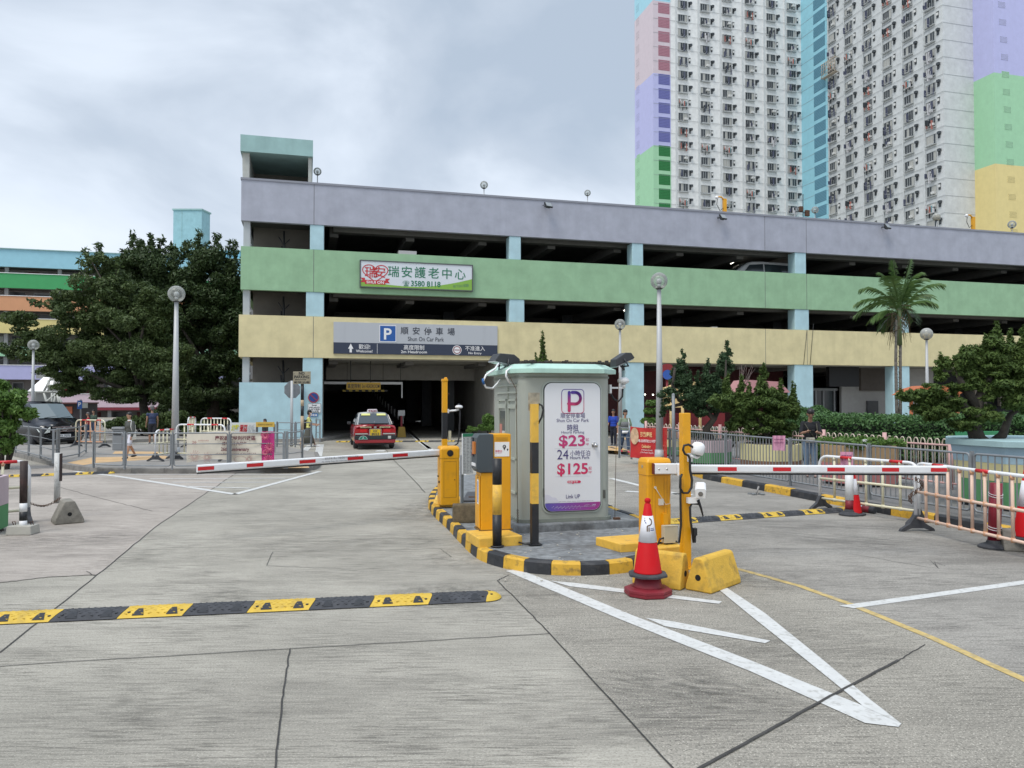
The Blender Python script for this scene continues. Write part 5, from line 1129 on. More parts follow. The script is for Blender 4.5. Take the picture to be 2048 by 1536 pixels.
mb.mi = 0; stroke(mb, [(x0 + dw * .42, z0 + dh * .226), (x0 + dw * .62, z0 + dh * .226)], .018, y_); mb.add([(cx - .015, y_, z0 + dh * .218), (cx + .015, y_, z0 + dh * .218), (cx, y_, z0 + dh * .207)], [(0, 1, 2)])
obj('price_lettering', mb, gradmat('price_grad', (.62, .025, .10), (.48, .04, .17), 2, z0 + dh * .25, z0 + dh * .55), door)
mb = MB(); txt(mb, '立即下載', (cx, y_ - .001, z0 + dh * .219), X, Zu, .032, dw * .18, 'C', off=.01); obj('button_lettering', mb, M['ltr_w'], door)
mb = MB(); banded(mb, .17, .83, .487, .4885, y_); banded(mb, .19, .81, .268, .2695, y_)
for i in range(60):
    if i % 7: banded(mb, .12 + i * .0125, .129 + i * .0125, .0725, .077, y_)
obj('rule_line', mb, mat('rule_grey', (.45, .42, .48), .6), door)
mb = MB(); mb.ext([(0, 0), (.22, .0), (.16, .07), (.11, .075), (.06, .11), (.0, .12)], (x0 + .003, y_, z0 + dh * .068), (1, 0, 0), (0, 0, 1), (0, -1, 0), .0005); obj('poster_hill', mb, mat('hill_pale', (.62, .62, .70), .5), door)
p = fz(1187, 890); mb = MB(); mb.cyl((p.x, -.034, p.z), (p.x, -.045, p.z), .042, n=20); mb.cyl((p.x, -.045, p.z), (p.x, -.075, p.z), .016, n=12); mb.sph((p.x, -.095, p.z), (.031, .026, .031), 16); obj('knob', mb, M['steel'], door)
mb = MB(); p = fz(1208, 988); mb.bx(p.x - .012, p.x + .018, -.012, 0, p.z - .06, p.z + .06); p = fz(1088, 985); mb.bx(p.x - .02, p.x, -.03, 0, p.z - .06, p.z + .06); p = fz(1088, 826); mb.bx(p.x - .02, p.x, -.03, 0, p.z - .06, p.z + .06); obj('hinge', mb, mat('hinge_grey', (.12, .12, .11), .5, metal=.6), bt)
# left side: raised mouldings, window, lower panel
M['bwin'] = mat('booth_glass', (.12, .13, .12), .12)
mb = MB()
def side(y0, y1, z0, z1, x0_, x1_): mb.bx(x0_, x1_, y0, y1, z0, z1)
for y0, y1, z0_, z1_q in ((.16, .60, 1.1, 1.98), (.72, 1.18, 1.1, 1.98)):
    for a in ((y0, y0 + .03, z0_, z1_q), (y1 - .03, y1, z0_, z1_q), (y0, y1, z1_q - .03, z1_q), (y0, y1, z0_, z0_ + .03)): side(*a, -.02, .0)
for a in ((.16, .60, 1.84, 1.90), (.72, 1.18, 1.84, 1.90), (.16, 1.3, 2.06, 2.09), (.16, 1.3, 2.17, 2.19), (.16, 1.42, .62, .65), (.16, .19, .62, 1.1), (.62, .64, .62, 2.19)): side(*a, -.022, .0)
obj('side_moulding', mb, mat('booth_trim2', (.40, .43, .37), .45), bt)
mb = MB(); mb.bx(-.012, -.001, .78, 1.12, 1.15, 1.80); obj('window', mb, M['bwin'], bt)
mb = MB(); mb.bx(-.018, -.012, .80, .95, 1.2, 1.5, mi=0); mb.bx(-.018, -.012, .97, 1.10, 1.25, 1.6, mi=1); obj('window_paper', mb, [mat('paper_pale', (.55, .53, .48), .7), mat('paper_red', (.5, .2, .15), .7)], bt)
mb = MB()
for q in (.22, ): mb.tube([(-.16, .1, ztop - .0), (-.05, .02, ztop - .25), (-.04, .01, 1.2), (-.03, .0, BZ)], .004, n=5); obj('guy_wire', mb, M['rust'], bt); mb = MB()
mb.tube([(bw + .14, .02, ztop), (bw + .08, .0, 1.2), (bw + .05, -.02, BZ)], .004, n=5)
for i in range(6): mb.tube([(-.035 + .012 * math.cos(q), .0, .42 - i * .035 + .015 * math.sin(q)) for q in [k * math.pi / 3 for k in range(6)]], .003, n=4, closed=True)
obj('guy_wire', mb, M['rust'], bt)
mb = MB(); mb.bx(bw + .03, bw + .12, -.06, .0, BZ - .01, BZ + .02); obj('anchor', mb, M['rust'], bt)
# floodlights on the booth roof and their conduits
def big_flood(label, px, py, d, rz, tilt, s=1.0):
    p = fz(px, py, d); t = thing('floodlight', label, 'floodlight', B0.w(tuple(p)), rz)
    Mx = Matrix.Rotation(tilt, 4, 'Y'); mb = MB(); mb.M = Mx
    pr_ = [(-.17, -.06), (-.12, .05), (.08, .08), (.17, .04), (.19, -.06)]
    mb.ext([(a * s, b * s) for a, b in pr_], (0, -.13 * s, 0), (1, 0, 0), (0, 0, 1), (0, 1, 0), .26 * s); obj('housing', mb, M['dk'], t, bevel=.012)
    mb = MB(); mb.M = Mx; mb.box((0, 0, -.066 * s), (.33 * s, .24 * s, .012)); obj('lens', mb, mat('flood_lens', (.30, .32, .33), .12), t)
    mb = MB(); mb.M = Mx; mb.tube([(0, -.15 * s, 0), (.02, -.15 * s, -.13 * s), (.02, .15 * s, -.13 * s), (0, .15 * s, 0)], .012, n=6); mb.M = Matrix(); mb.tube([(.02, 0, -.10 * s), (.06, .02, -.17 * s)], .02, n=6); obj('bracket', mb, M['dk'], t)
    return t
big_flood('black floodlight with loose white conduit on the left roof corner of the booth', 1008, 719, .55, A15 + .15, R(12), 1.12)
t2 = thing('floodlight', 'x', 'floodlight', (0, 0, 0)); bpy.data.objects.remove(t2)
big_flood('black floodlight tilted upward on the right roof corner of the booth', 1241, 719, .25, A15, R(-24), .92)
mb = MB()
L3 = lambda px, py, d: tuple(fz(px, py, d))
mb.tube([L3(997, 727, .3), L3(990, 738, .2), L3(972, 750, .1), L3(966, 763, .1), L3(972, 775, .15), L3(985, 777, .3), L3(994, 768, .5), L3(1000, 760, .6)], .014, n=8)
mb.tube([L3(1024, 733, .2), L3(1013, 742, .1), L3(1012, 752, .0), L3(1018, 764, .1), L3(1027, 768, .25)], .014, n=8)
obj('conduit', mb, M['wht2'], bt)
mb = MB(); mb.tube([L3(966, 757, .1), L3(966, 763, .1), L3(968, 768, .12)], .017, n=8); obj('conduit_tape', mb, mat('tape_blue', (.02, .12, .35), .5), bt)
# camera on the right wall
def dome(t, c, r, up=1, clear=True):
    mb = MB(); mb.lathe([(r * .55, .0), (r, r * .12), (r, r * .55), (r * .75, r * .75), (r * .5, r * .8)] if up > 0 else [(r * .5, -r * .8), (r, -r * .5), (r, 0), (r * .6, r * .35)], c, n=18); obj('camera_body', mb, M['wht2'], t)
    mb = MB(); mb.sph((c[0], c[1], c[2] + (r * .72 if up > 0 else -r * .55)), r * .5, 14); obj('camera_dome', mb, mat('dome_dark', (.02, .02, .025), .08), t)
p = fz(1222, 780, .3); t = thing('security_camera', 'white dome security camera on a bracket on the right wall of the booth', 'security camera', B0.w((p.x, .3, p.z)), A15)
mb = MB(); mb.bx(-.03, .0, -.03, .03, -.05, .08); mb.bx(0, .2, -.018, .018, .02, .045); mb.cyl((.2, 0, .03), (.2, 0, .1), .03, n=10); obj('bracket', mb, M['wht2'], t); dome(t, (.2, 0, .16), .085, -1)
mb = MB(); mb.tube([(.2, .02, .05), (.19, .02, -.1), (.12, .0, -.17), (.05, 0, -.14), (.0, 0, -.07)], .014, n=7); obj('cable', mb, M['cable'], t)

# ================================================================ LEFT GATE, POSTS, TICKET MACHINE
def pedestal(name, label, frm, w, d, z0, z1, logo=True, cat='barrier gate'):
    t = thing(name, label, cat, frm.w((0, 0, z0)), frm.rz); h_ = z1 - z0; sp_ = h_ * .80
    mb = MB(); mb.prism(rrect(0, w, 0, d, .025, 3), 0, sp_ - .004); obj('cabinet', mb, M['yel'], t)
    mb = MB(); mb.prism(rrect(-.006, w + .006, -.006, d + .006, .03, 3), sp_, h_ - .05); b = rrect(-.006, w + .006, -.006, d + .006, .03, 3); n = len(b); cx_, cy_ = w / 2, d / 2
    s1 = [(q[0], q[1], h_ - .05) for q in b]; s2 = [(cx_ + (q[0] - cx_) * .93, cy_ + (q[1] - cy_) * .93, h_ - .012) for q in b]; s3 = [(cx_ + (q[0] - cx_) * .82, cy_ + (q[1] - cy_) * .82, h_) for q in b]
    mb.add(s1 + s2 + s3, [(k * n + i, k * n + (i + 1) % n, (k + 1) * n + (i + 1) % n, (k + 1) * n + i) for k in (0, 1) for i in range(n)] + [tuple(range(2 * n, 3 * n))], smooth=True); obj('cap', mb, M['yel'], t)
    mb = MB(); mb.prism(rrect(.004, w - .004, .004, d - .004, .025, 3), sp_ - .004, sp_); obj('cap_seam', mb, M['blk'], t)
    return t, h_
def boom(t, a, b, hh, th, reds, name='boom', skip=0.0):
    """a, b in the local frame of t"""
    a, b = Vector(a), Vector(b); d = b - a; L_ = d.length; d.normalize(); side_ = Vector((0, 0, 1)).cross(d).normalized(); up = d.cross(side_)
    prof = rrect(-th / 2, th / 2, -hh / 2, hh / 2, .022, 3)
    mb = MB(); n = len(prof); vs = [a + side_ * q[0] + up * q[1] for q in prof] + [b + side_ * q[0] + up * q[1] for q in prof]
    mb.add(vs, [(i, (i + 1) % n, n + (i + 1) % n, n + i) for i in range(n)] + [tuple(range(n))[::-1], tuple(range(n, 2 * n))]); bm = obj(name, mb, M['wht'], t)
    for s0_, s1_ in reds:
        for sg in (-1, 1):
            mb = MB(); q = side_ * (th / 2 + .002) * sg; e = [a + d * s0_ - up * hh * .24, a + d * s1_ - up * hh * .24, a + d * s1_ + up * hh * .24, a + d * s0_ + up * hh * .24]; mb.add([v + q for v in e], [(0, 1, 2, 3)]); obj('red_sticker', mb, M['red'], bm)
    mb = MB(); mb.add([v - up * .0 for v in []], []) if False else None
    e0, e1 = a - up * (hh / 2 + .011), b - up * (hh / 2 + .011); mb.cyl(e0, e1, .011, n=6); obj('rubber_edge', mb, M['blk'], bm)
    return bm, side_, up, d
FL = Vector((1, 1, 0)); LG = Fr(G(881, 1010, .19) * FL); wLG = LG.hit(919, 1010).x; zt_ = LG.hit(900, 893).z
t, h_ = pedestal('barrier_gate', 'yellow entry barrier gate left of the booth, its boom lowered to the left', LG, wLG, .33, .19, zt_)
mb = MB(); mb.cyl((wLG * .5, -.012, h_ * .885), (wLG * .5, .0, h_ * .885), .055, n=24); mb.lathe([(.066, -.0), (.066, .004)], (0, 0, 0)) if False else None; obj('lens', mb, mat('lens_black', (.015, .015, .018), .15), t)
mb = MB()
for a in ((.055, wLG - .055, .12, .124), (.055, wLG - .055, h_ * .74, h_ * .74 + .004)): mb.bx(a[0], a[1], -.002, .0, a[2], a[3])
for a in ((.055, .059), (wLG - .059, wLG - .055)): mb.bx(a[0], a[1], -.002, 0, .12, h_ * .74)
mb.cyl((wLG - .085, -.008, .42), (wLG - .085, 0, .42), .010, n=8); obj('door_seam', mb, mat('seam_brown', (.20, .10, .01), .6), t)
mb = MB(); mb.cyl((-.02, .1, .38), (0, .1, .38), .022, n=10); mb.cyl((-.02, .2, .47), (0, .2, .47), .015, n=10); obj('lock', mb, M['dk'], t)
z_ = LG.hit(881, 905.5).z - .19
tip = P(394, 937.5, 10.6); tl = LG.l(tip); tl.z -= .19; a = Vector((.02, .12, z_))
d_ = (tl - a); L_ = d_.length
reds = [(L_ * u - .0, L_ * u + .34) for u in (.035, )] ; 
fr = lambda px: (lambda q: (LG.l(P(px, 930, q)) ))  # noqa
def along(px):          # distance along the boom whose image x is px
    lo, hi = 0.0, 1.0
    for _ in range(40):
        m_ = (lo + hi) / 2; w_ = LG.w(a + d_ * m_ + Vector((0, 0, .19))); q = w_.x / w_.y * FPX + 1024
        if q > px: lo = m_
        else: hi = m_
    return lo * L_
reds = [tuple(sorted((along(x0_), along(x1_)))) for x0_, x1_ in ((395, 428), (493, 526), (598, 630), (694, 725), (784, 814))]
bm, sd_, up_, dd_ = boom(t, a, tl, .105, .06, reds)
mb = MB(); s_ = along(642); o_ = a + dd_ * s_ - sd_ * -.0; fs_ = -1 if sd_.y > 0 else 1
mb2 = MB(); txt(mb2, '— 請勿停車 禁止手觸擺動中的閘杆及車輛', a + dd_ * along(643) + sd_ * .032 * (1 if sd_.y < 0 else -1) + up_ * .01, -dd_, up_, .04, .62); txt(mb2, 'No waiting. Keep clear of the moving barrier', a + dd_ * along(643) + sd_ * .032 * (1 if sd_.y < 0 else -1) - up_ * .03, -dd_, up_, .03, .55); obj('boom_lettering', mb2, mat('ltr_grey', (.2, .2, .22), .6), bm)
mb = MB(); mb.box((.0, .12, z_), (.10, .07, .12)); obj('boom_clamp', mb, M['galv'], t)
def slab(label, poly_px, zt, zb, m, name='concrete_plinth'):
    pts = [G(x, y, zt) for x, y in poly_px]; c = sum(pts, Vector()) / len(pts); mb = MB(); mb.prism([(p.x - c.x, p.y - c.y) for p in pts], 0, zt - zb); o = obj(name, mb, m, loc=(c.x, c.y, zb), bevel=.012); return tag(o, label, 'plinth')
slab('small yellow concrete plinth under the left barrier gate', [(866, 1006), (921, 1008), (926, 993), (872, 990)], .19, .10, M['yelf'])
slab('yellow concrete plinth under the ticket machine', [(931, 1061), (958, 1077), (1045, 1071), (1010, 1056)], .25, .12, M['yelf'])
slab('empty yellow concrete slab between booth and right gate', [(1191, 1074), (1241, 1088), (1345, 1082), (1338, 1064), (1275, 1068)], .23, .12, M['yelf'])
def striped_post(name, label, px0, px1, segs, zb, square=True, cat='post', py_base=None, Y=None, frm=None):
    """segs: [(py_top, py_bottom, key)] from the top down"""
    pb = py_base; c = G((px0 + px1) / 2, pb, zb) if Y is None else P((px0 + px1) / 2, pb, Y); w_ = (px1 - px0) * c.y / FPX
    t = thing(name, label, cat, (c.x, c.y + w_ / 2, zb), A15 if square else 0); yy = c.y + w_ / 2
    zz_ = lambda py: P(px0, py, c.y).z - zb
    for k, (a, b, key) in enumerate(segs):
        mb = MB(); z1, z0 = zz_(a), (zz_(b) if k < len(segs) - 1 else 0)
        if square: mb.box((0, 0, (z0 + z1) / 2), (w_ * .88, w_ * .88, z1 - z0))
        else: mb.cyl((0, 0, z0), (0, 0, z1), w_ / 2, n=20)
        obj('post_section', mb, M[key], t)
    return t, w_, zz_
t, w_, z_ = striped_post('camera_post', 'yellow and black square post with a small dome camera behind the left gate', 882.5, 894, [(762, 825, 'yel'), (825, 878, 'blk'), (878, 1000, 'yel')], .13, py_base=1000)
mb = MB(); zt = z_(762); mb.box((0, 0, zt + .015), (w_ * 1.05, w_ * 1.05, .05)); mb.box((.02, 0, zt + .05), (w_ * .5, w_ * .5, .04)); obj('cap', mb, M['yel'], t, bevel=.01)
za_ = z_(820); mb = MB(); mb.bx(.04, .08, -.03, .03, za_ - .06, za_ + .02); mb.tube([(.06, 0, za_ - .02), (.2, 0, za_ - .01), (.27, 0, za_ + .01)], .018, n=8); obj('bracket', mb, M['wht2'], t); dome(t, (.27, 0, za_ + .03), .07, 1)
mb = MB(); mb.tube([(.29, 0, za_ + .02), (.29, .0, za_ - .15), (.275, 0, za_ - .5), (.25, 0, za_ - .62), (.16, 0, za_ - .68), (.05, 0, za_ - .66)], .014, n=8); obj('cable', mb, M['cable'], t)
mb = MB(); mb.bx(.07, .12, -.03, .03, z_(880), z_(862)); obj('junction_box', mb, mat('box_cream', (.5, .46, .33), .6), t)
mb = MB(); mb.tube([(.05, 0, z_(787)), (.08, -.02, z_(788)), (.08, -.02, z_(790))], .012, n=6); obj('hook', mb, M['rust'], t)

# notice board
p = P(934, 985, 12.2); t = thing('notice_board', 'white tariff notice board with green heading leaning beside the ticket machine', 'notice board', (p.x, 12.2, .13), A15 + .5)
z0n, z1n = P(934, 948, 12.2).z - .13, P(934, 867, 12.2).z - .13
mb = MB(); mb.bx(-.10, .12, -.01, .01, z0n, z1n); obj('board', mb, mat('board_white', (.66, .67, .68), .4), t)
mb = MB(); mb.bx(-.10, .12, -.014, -.01, z1n - .05, z1n); obj('heading', mb, mat('heading_green', (.03, .25, .13), .5), t)
mb = MB(); rg = random.Random(3)
for i in range(24):
    z = z1n - .08 - i * .023
    for q in range(3):
        xx = -.085 + q * .07; mb.bx(xx, xx + rg.uniform(.02, .055), -.0125, -.01, z, z + .007)
obj('lettering', mb, mat('notice_grey', (.25, .26, .28), .6), t)
mb = MB(); mb.bx(-.11, -.06, .01, .04, 0, z0n + .3); obj('post', mb, M['galv'], t)

# ticket machine
KZ = .25; TM = Fr(G(962, 1062, KZ) * FL); fx2 = lambda px, py, d=0: TM.hit(px, py, d)
t = thing('ticket_machine', 'yellow ticket machine with a dark grey head at the front left of the island', 'ticket machine', TM.w((0, 0, KZ)), A15)
xw = fx2(1022, 1000).x; xm = fx2(986, 1000).x; zt = fx2(1000, 868).z - KZ; zg = fx2(975, 945).z - KZ; xl = fx2(950, 900).x
dm_ = .30
mb = MB(); mb.bx(xm, xw, 0, dm_, 0, zt); obj('cabinet', mb, M['yel'], t, bevel=.012)
mb = MB(); mb.bx(0, xm - .003, .0, dm_, 0, zg - .004); mb.bx(-.018, -.003, .02, dm_ - .02, .03, zg - .05); obj('lower_cabinet', mb, M['yel'], t, bevel=.008)
mb = MB(); mb.ext([(xl * .35, zg), (xm, zg), (xm, zt), (xl * .35, zt), (xl * .8, zt - .05), (xl * .8, zg + .05)], (0, -.025, 0), (1, 0, 0), (0, 0, 1), (0, 1, 0), dm_ + .03); obj('head', mb, mat('head_grey', (.055, .07, .08), .45, dirt=.1), t, bevel=.008)
mb = MB(); mb.bx(xl * .8 - .03, xl * .8, .03, .12, zt - .26, zt - .10, mi=0); mb.bx(xl * .8 - .012, xl * .8, .15, .25, zt - .3, zt - .05, mi=1); mb.bx(xl * .8 - .01, xl * .8, .03, .25, zg + .08, zg + .12, mi=2); obj('ticket_slot', mb, [mat('btn_orange', (.55, .18, .03), .4), mat('screen_dark', (.02, .03, .04), .1), M['wht2']], t)
x0_, x1_, z0_, z1_q = fx2(989, 880).x, fx2(1018.5, 880).x, fx2(1000, 913).z - KZ, fx2(1000, 884).z - KZ
mb = MB(); mb.bx(x0_, x1_, -.0045, -.001, z0_, z1_q); obj('label_plate', mb, M['wht2'], t)
mb = MB(); w_ = x1_ - x0_; h_ = z1_q - z0_
def pin(cx, cz, r):
    mb.add([(cx + r * math.cos(q), -.006, cz + r * math.sin(q)) for q in [k * math.pi / 8 for k in range(16)]], [tuple(range(16))]); mb.add([(cx - r * .8, -.006, cz - r * .5), (cx + r * .8, -.006, cz - r * .5), (cx, -.006, cz - r * 2.2)], [(0, 1, 2)][::1])
pin(x0_ + w_ * .66, z0_ + h_ * .68, w_ * .12); pin(x0_ + w_ * .88, z0_ + h_ * .48, w_ * .055); obj('pin_symbol', mb, M['ltr_n'], t)
mb = MB(); txt(mb, 'P', (x0_ + w_ * .66, -.008, z0_ + h_ * .60), X, Zu, h_ * .20, None, 'C', off=.02); obj('pin_letter', mb, M['ltr_w'], t)
mb = MB(); txt(mb, '隨意泊', (x0_ + w_ * .05, -.006, z0_ + h_ * .32), X, Zu, h_ * .16, w_ * .45, off=.01); txt(mb, 'Park with Flexi', (x0_ + w_ * .05, -.006, z0_ + h_ * .22), X, Zu, h_ * .08, w_ * .45, off=.01); obj('label_lettering', mb, mat('ltr_pinkred', (.6, .05, .12), .5), t)
mb = MB()
for k in range(3): mb.bx(x0_ + .02, x1_ - .02, -.004, 0, z1_q + .018 + k * .018, z1_q + .024 + k * .018)
obj('vent', mb, mat('vent_dark', (.45, .26, .02), .5), t)
mb = MB(); mb.bx(-.020, -.0185, .06, .16, zg - .42, zg - .10, mi=0); mb.bx(-.022, -.0205, .08, .14, zg - .40, zg - .12, mi=1); obj('sticker', mb, [M['wht2'], mat('sticker_blue', (.3, .33, .5), .5)], t)
mb = MB(); mb.cyl((-.024, .10, zg - .07), (-.016, .10, zg - .07), .012, n=8); obj('lock', mb, M['blk'], t)
mb = MB(); mb.bx(-.02, xw + .02, -.01, dm_ + .02, -.01, .012); obj('base_frame', mb, mat('base_brown', (.18, .10, .02), .8), t)  # thin dark brown frame round the foot of the machine

t, w_, z_ = striped_post('bollard', 'round black and yellow steel bollard in front of the ticket machine', 984.5, 1003.5, [(918, 970, 'blk'), (970, 1030, 'yelf'), (1030, 1093, 'blk')], .14, False, 'bollard', py_base=1094)
mb = MB(); mb.lathe([(w_ * .75, 0), (w_ * .75, .008), (w_ * .5, .012)], n=18); obj('flange', mb, M['blk'], t)
t, w_, z_ = striped_post('sensor_post', 'square yellow and black post with a bare metal plate in front of the booth', 1061, 1077, [(808, 885, 'yelf'), (885, 947, 'blk'), (947, 1008, 'yelf'), (1008, 1090, 'blk')], .14, True, py_base=1090)
mb = MB(); mb.bx(-.065, .085, .045, .055, z_(822), z_(785)); obj('back_plate', mb, mat('plate_stained', (.33, .30, .23), .6, metal=.2, var=.4, vscale=12, dirt=.7, dcol=(.13, .11, .08), dscale=10), t)
mb = MB(); mb.tube([(.075, .04, z_(808)), (.11, .03, z_(811)), (.125, .02, z_(820)), (.10, .01, z_(835)), (.05, 0, z_(848))], .012, n=8); mb.tube([(-.03, -.03, .03), (-.08, -.05, .012), (-.13, -.03, .015), (-.20, .02, .03)], .012, n=6); obj('cable', mb, M['cable'], t)
mb = MB(); mb.bx(-w_ * .8, w_ * .8, -w_ * .8, w_ * .8, 0, .01); obj('flange', mb, M['blk'], t)

# trapezoid concrete blocks
def tblock(name, label, c, rz, L_, wb, wt, h, m, hole=True, cat='concrete block', bevel=.015):
    t = thing(name, label, cat, c, rz); mb = MB(); pr_ = [(-wb / 2, 0), (wb / 2, 0), (wb / 2 * .97, h * .16), (wt / 2, h * .93), (wt / 2 - .02, h), (-wt / 2 + .02, h), (-wt / 2, h * .93), (-wb / 2 * .97, h * .16)]
    mb.ext(pr_, (0, -L_ / 2, 0), (1, 0, 0), (0, 0, 1), (0, 1, 0), L_); obj('block', mb, m, t, bevel=bevel)
    if hole: 
        mb = MB(); mb.cyl((0, -L_ / 2 - .002, h * .42), (0, -L_ / 2 + .05, h * .42), .032, n=16); mb.cyl((0, L_ / 2 - .05, h * .42), (0, L_ / 2 + .002, h * .42), .032, n=16); obj('lifting_hole', mb, mat('hole_dark', (.008, .008, .008), .9), t)
    return t
M['brown'] = mat('mossy_concrete', (.115, .088, .052), .95, var=.45, vscale=9, bump=1.0, bscale=18, dirt=.7, dcol=(.03, .028, .018), dscale=5)
M['greyb'] = mat('weathered_concrete', (.22, .205, .175), .95, var=.3, vscale=6, bump=1.0, bscale=22, dirt=.8, dcol=(.065, .058, .045), dscale=4)
p = G(932, 1046, .13); tblock('concrete_block', 'mossy brown concrete block squeezed between left gate and ticket machine', (p.x, p.y + .16, .125), A15 + R(82), .42, .34, .2, .27, M['brown'], False)
p0, p1 = G(1378, 1184), G(1440, 1158); dd = (Vector((2.16, 8.18, 0)) - Vector((1.8, 7.92, 0)))
tblock('concrete_block', 'yellow trapezoid concrete block with a round hole, right of the camera post foot', (2.12, 8.13, .004), math.atan2(.50, .46) - math.pi / 2, .66, .30, .12, .34, M['yelb'])
tblock('concrete_block', 'yellow trapezoid concrete block half hidden behind the traffic cone', (1.58, 8.20, .004), math.atan2(.30, -.42) - math.pi / 2, .55, .27, .11, .36, M['yelb'])
tblock('concrete_block', 'grey weathered concrete block holding a white post at the left', (G(116, 1050).x, G(116, 1050).y + .26, .004), R(38), .42, .42, .16, .36, M['greyb'])
# debris and cover plate at back of the island
mb = MB(); pts = [G(935, 985, .14), G(1000, 985, .14), G(1000, 1003, .14), G(925, 1003, .14)]; c = sum(pts, Vector()) / 4; mb.prism([(q.x - c.x, q.y - c.y) for q in pts], 0, .03)
o = obj('manhole_cover', mb, mat('cover_grey', (.09, .09, .095), .7, metal=.3, dirt=.4), loc=(c.x, c.y, .128)); tag(o, 'grey steel cover with a rusty rim on the island behind the ticket machine', 'cover')
mb = MB(); mb.bx(-.25, .25, -.25, -.20, .03, .045); obj('rim', mb, M['rust'], o)

# ================================================================ RIGHT GATE
RG = Fr(G(1295, 1087, .21) * FL); wRG = RG.hit(1343, 1080).x; zt_ = RG.hit(1315, 917).z
t, h_ = pedestal('barrier_gate', 'yellow exit barrier gate right of the booth with its boom lowered across the right lane', RG, wRG, .27, .21, zt_)
mb = MB()
for xq in (.06, .10, wRG - .10, wRG - .06): mb.bx(xq, xq + .006, -.004, .0, .02, h_ * .78)
obj('door_rib', mb, mat('rib_yellow', (.55, .28, .01), .5), t)
mb = MB(); mb.ext([(-.02, 0), (.02, 0), (.026, .028), (0, .042), (-.026, .028)], (-.008, .13, h_ * .88), (0, 1, 0), (0, 0, 1), (1, 0, 0), .005); obj('logo_sticker', mb, mat('stick_grey', (.35, .3, .2), .5), t)
mb = MB(); px_ = RG.hit(1310, 975).x; z_q = RG.hit(1310, 975).z - .21; z_2 = RG.hit(1321, 1004).z - .21; x_2 = RG.hit(1321, 1004).x
mb.tube([(px_, -.01, z_q), (px_ + .03, -.03, z_q - .06), (px_ + .08, -.02, z_2 + .05), (x_2 + .06, -.02, z_2 - .03), (x_2 + .12, -.02, z_2 - .02), (x_2 + .13, -.01, z_2 + .10), (wRG, -.01, z_2 + .35)], .005, n=5); mb.cyl((px_, -.015, z_q), (px_, 0, z_q), .016, n=10); mb.prism([(x_2 - .03, -.03), (x_2 + .03, -.03), (x_2 + .03, 0), (x_2 - .03, 0)], z_2 - .035, z_2 + .04); obj('sensor_cord', mb, mat('cord_cream', (.6, .57, .5), .5), t)
z_ = RG.hit(1310, 937, -.06).z - .21; xs_ = RG.hit(1307, 937, -.06).x; a = Vector((xs_, -.06, z_)); tip = RG.l(P(1891, 939.5, 9.55)); tip.z -= .21; d_ = tip - a; L_ = d_.length
def along2(px):
    lo, hi = 0.0, 1.0
    for _ in range(40):
        m_ = (lo + hi) / 2; q = RG.w(a + d_ * m_ + Vector((0, 0, .21))); v = q.x / q.y * FPX + 1024
        if v < px: lo = m_
        else: hi = m_
    return lo * L_
reds = [(along2(x0_), along2(x1_)) for x0_, x1_ in ((1433, 1471), (1543, 1579), (1651, 1686), (1760, 1794), (1857, 1890))]
bm, sd_, up_, dd_ = boom(t, a, tip, .10, .055, reds)
mb = MB(); s1 = along2(1351); c = a + dd_ * (s1 / 2); q = Matrix.Translation(c) @ Matrix.Rotation(math.atan2(dd_.y, dd_.x), 4, 'Z'); mb.M = q; mb.box((0, -.01, 0), (s1, .10, .125)); obj('boom_clamp', mb, M['wht'], t, bevel=.01)
mb = MB(); mb.M = q
for xx in (-s1 * .3, s1 * .05): mb.sph((xx, -.062, .0), (.012, .006, .012), 8)
mb.box((-s1 / 2 - .006, -.01, 0), (.012, .105, .13), mi=1); obj('bolt', mb, [M['steel'], mat('end_maroon', (.12, .01, .015), .5)], t)
mb = MB(); c = a + dd_ * along2(1361); mb.M = Matrix.Translation(c) @ Matrix.Rotation(math.atan2(dd_.y, dd_.x), 4, 'Z'); mb.box((0, -.03, -.01), (.125, .13, .15)); obj('sensor_box', mb, M['wht2'], t, bevel=.01)
slab('small yellow concrete plinth under the right barrier gate', [(1290, 1088), (1300, 1098), (1362, 1092), (1350, 1078)], .21, .02, M['yelf'])
# yellow camera post
cb = G(1373, 1138); fr2 = Fr((cb.x, cb.y + .05, 0)); t = thing('camera_post', 'tall square yellow post with two white cameras right of the exit gate', 'camera post', fr2.w((0, 0, 0)), A15)
zt_ = P(1373, 826, cb.y).z; pw = .102
mb = MB(); mb.bx(-pw / 2, pw / 2, -pw / 2, pw / 2, 0, zt_); obj('post', mb, M['yel'], t, bevel=.008)
mb = MB(); mb.bx(-.17, .10, -.12, .10, .004, .016); mb.ext([(0, 0), (-.11, 0), (0, .2)], (-pw / 2, -.006, .014), (1, 0, 0), (0, 0, 1), (0, 1, 0), .012); obj('base_plate', mb, M['yel'], t)
hp = lambda px, py, d=-.06: fr2.hit(px, py, d)
q = hp(1374, 912, -.1); cc = hp(1396, 897, -.1)
mb = MB(); mb.bx(.0, .06, -.07, -.03, q.z - .07, q.z + .03); mb.tube([(.03, -.08, q.z), (.10, -.10, q.z - .02), (cc.x, -.10, q.z - .015)], .018, n=7); mb.cyl((cc.x, -.1, q.z - .02), (cc.x, -.1, cc.z - .03), .025, n=8); obj('bracket', mb, M['wht2'], t)
mb = MB(); mb.M = Matrix.Translation((cc.x, -.1, cc.z)) @ Matrix.Rotation(R(12), 4, 'Y'); mb.lathe([(.045, -.075), (.068, -.07), (.078, -.02), (.078, .03), (.072, .04), (.06, .06), (.03, .075)], n=22); obj('camera_body', mb, M['wht2'], t)
mb = MB(); mb.sph((cc.x - .005, -.115, cc.z - .055), .042, 14); obj('camera_dome', mb, mat('dome_grey', (.2, .21, .22), .08), t)
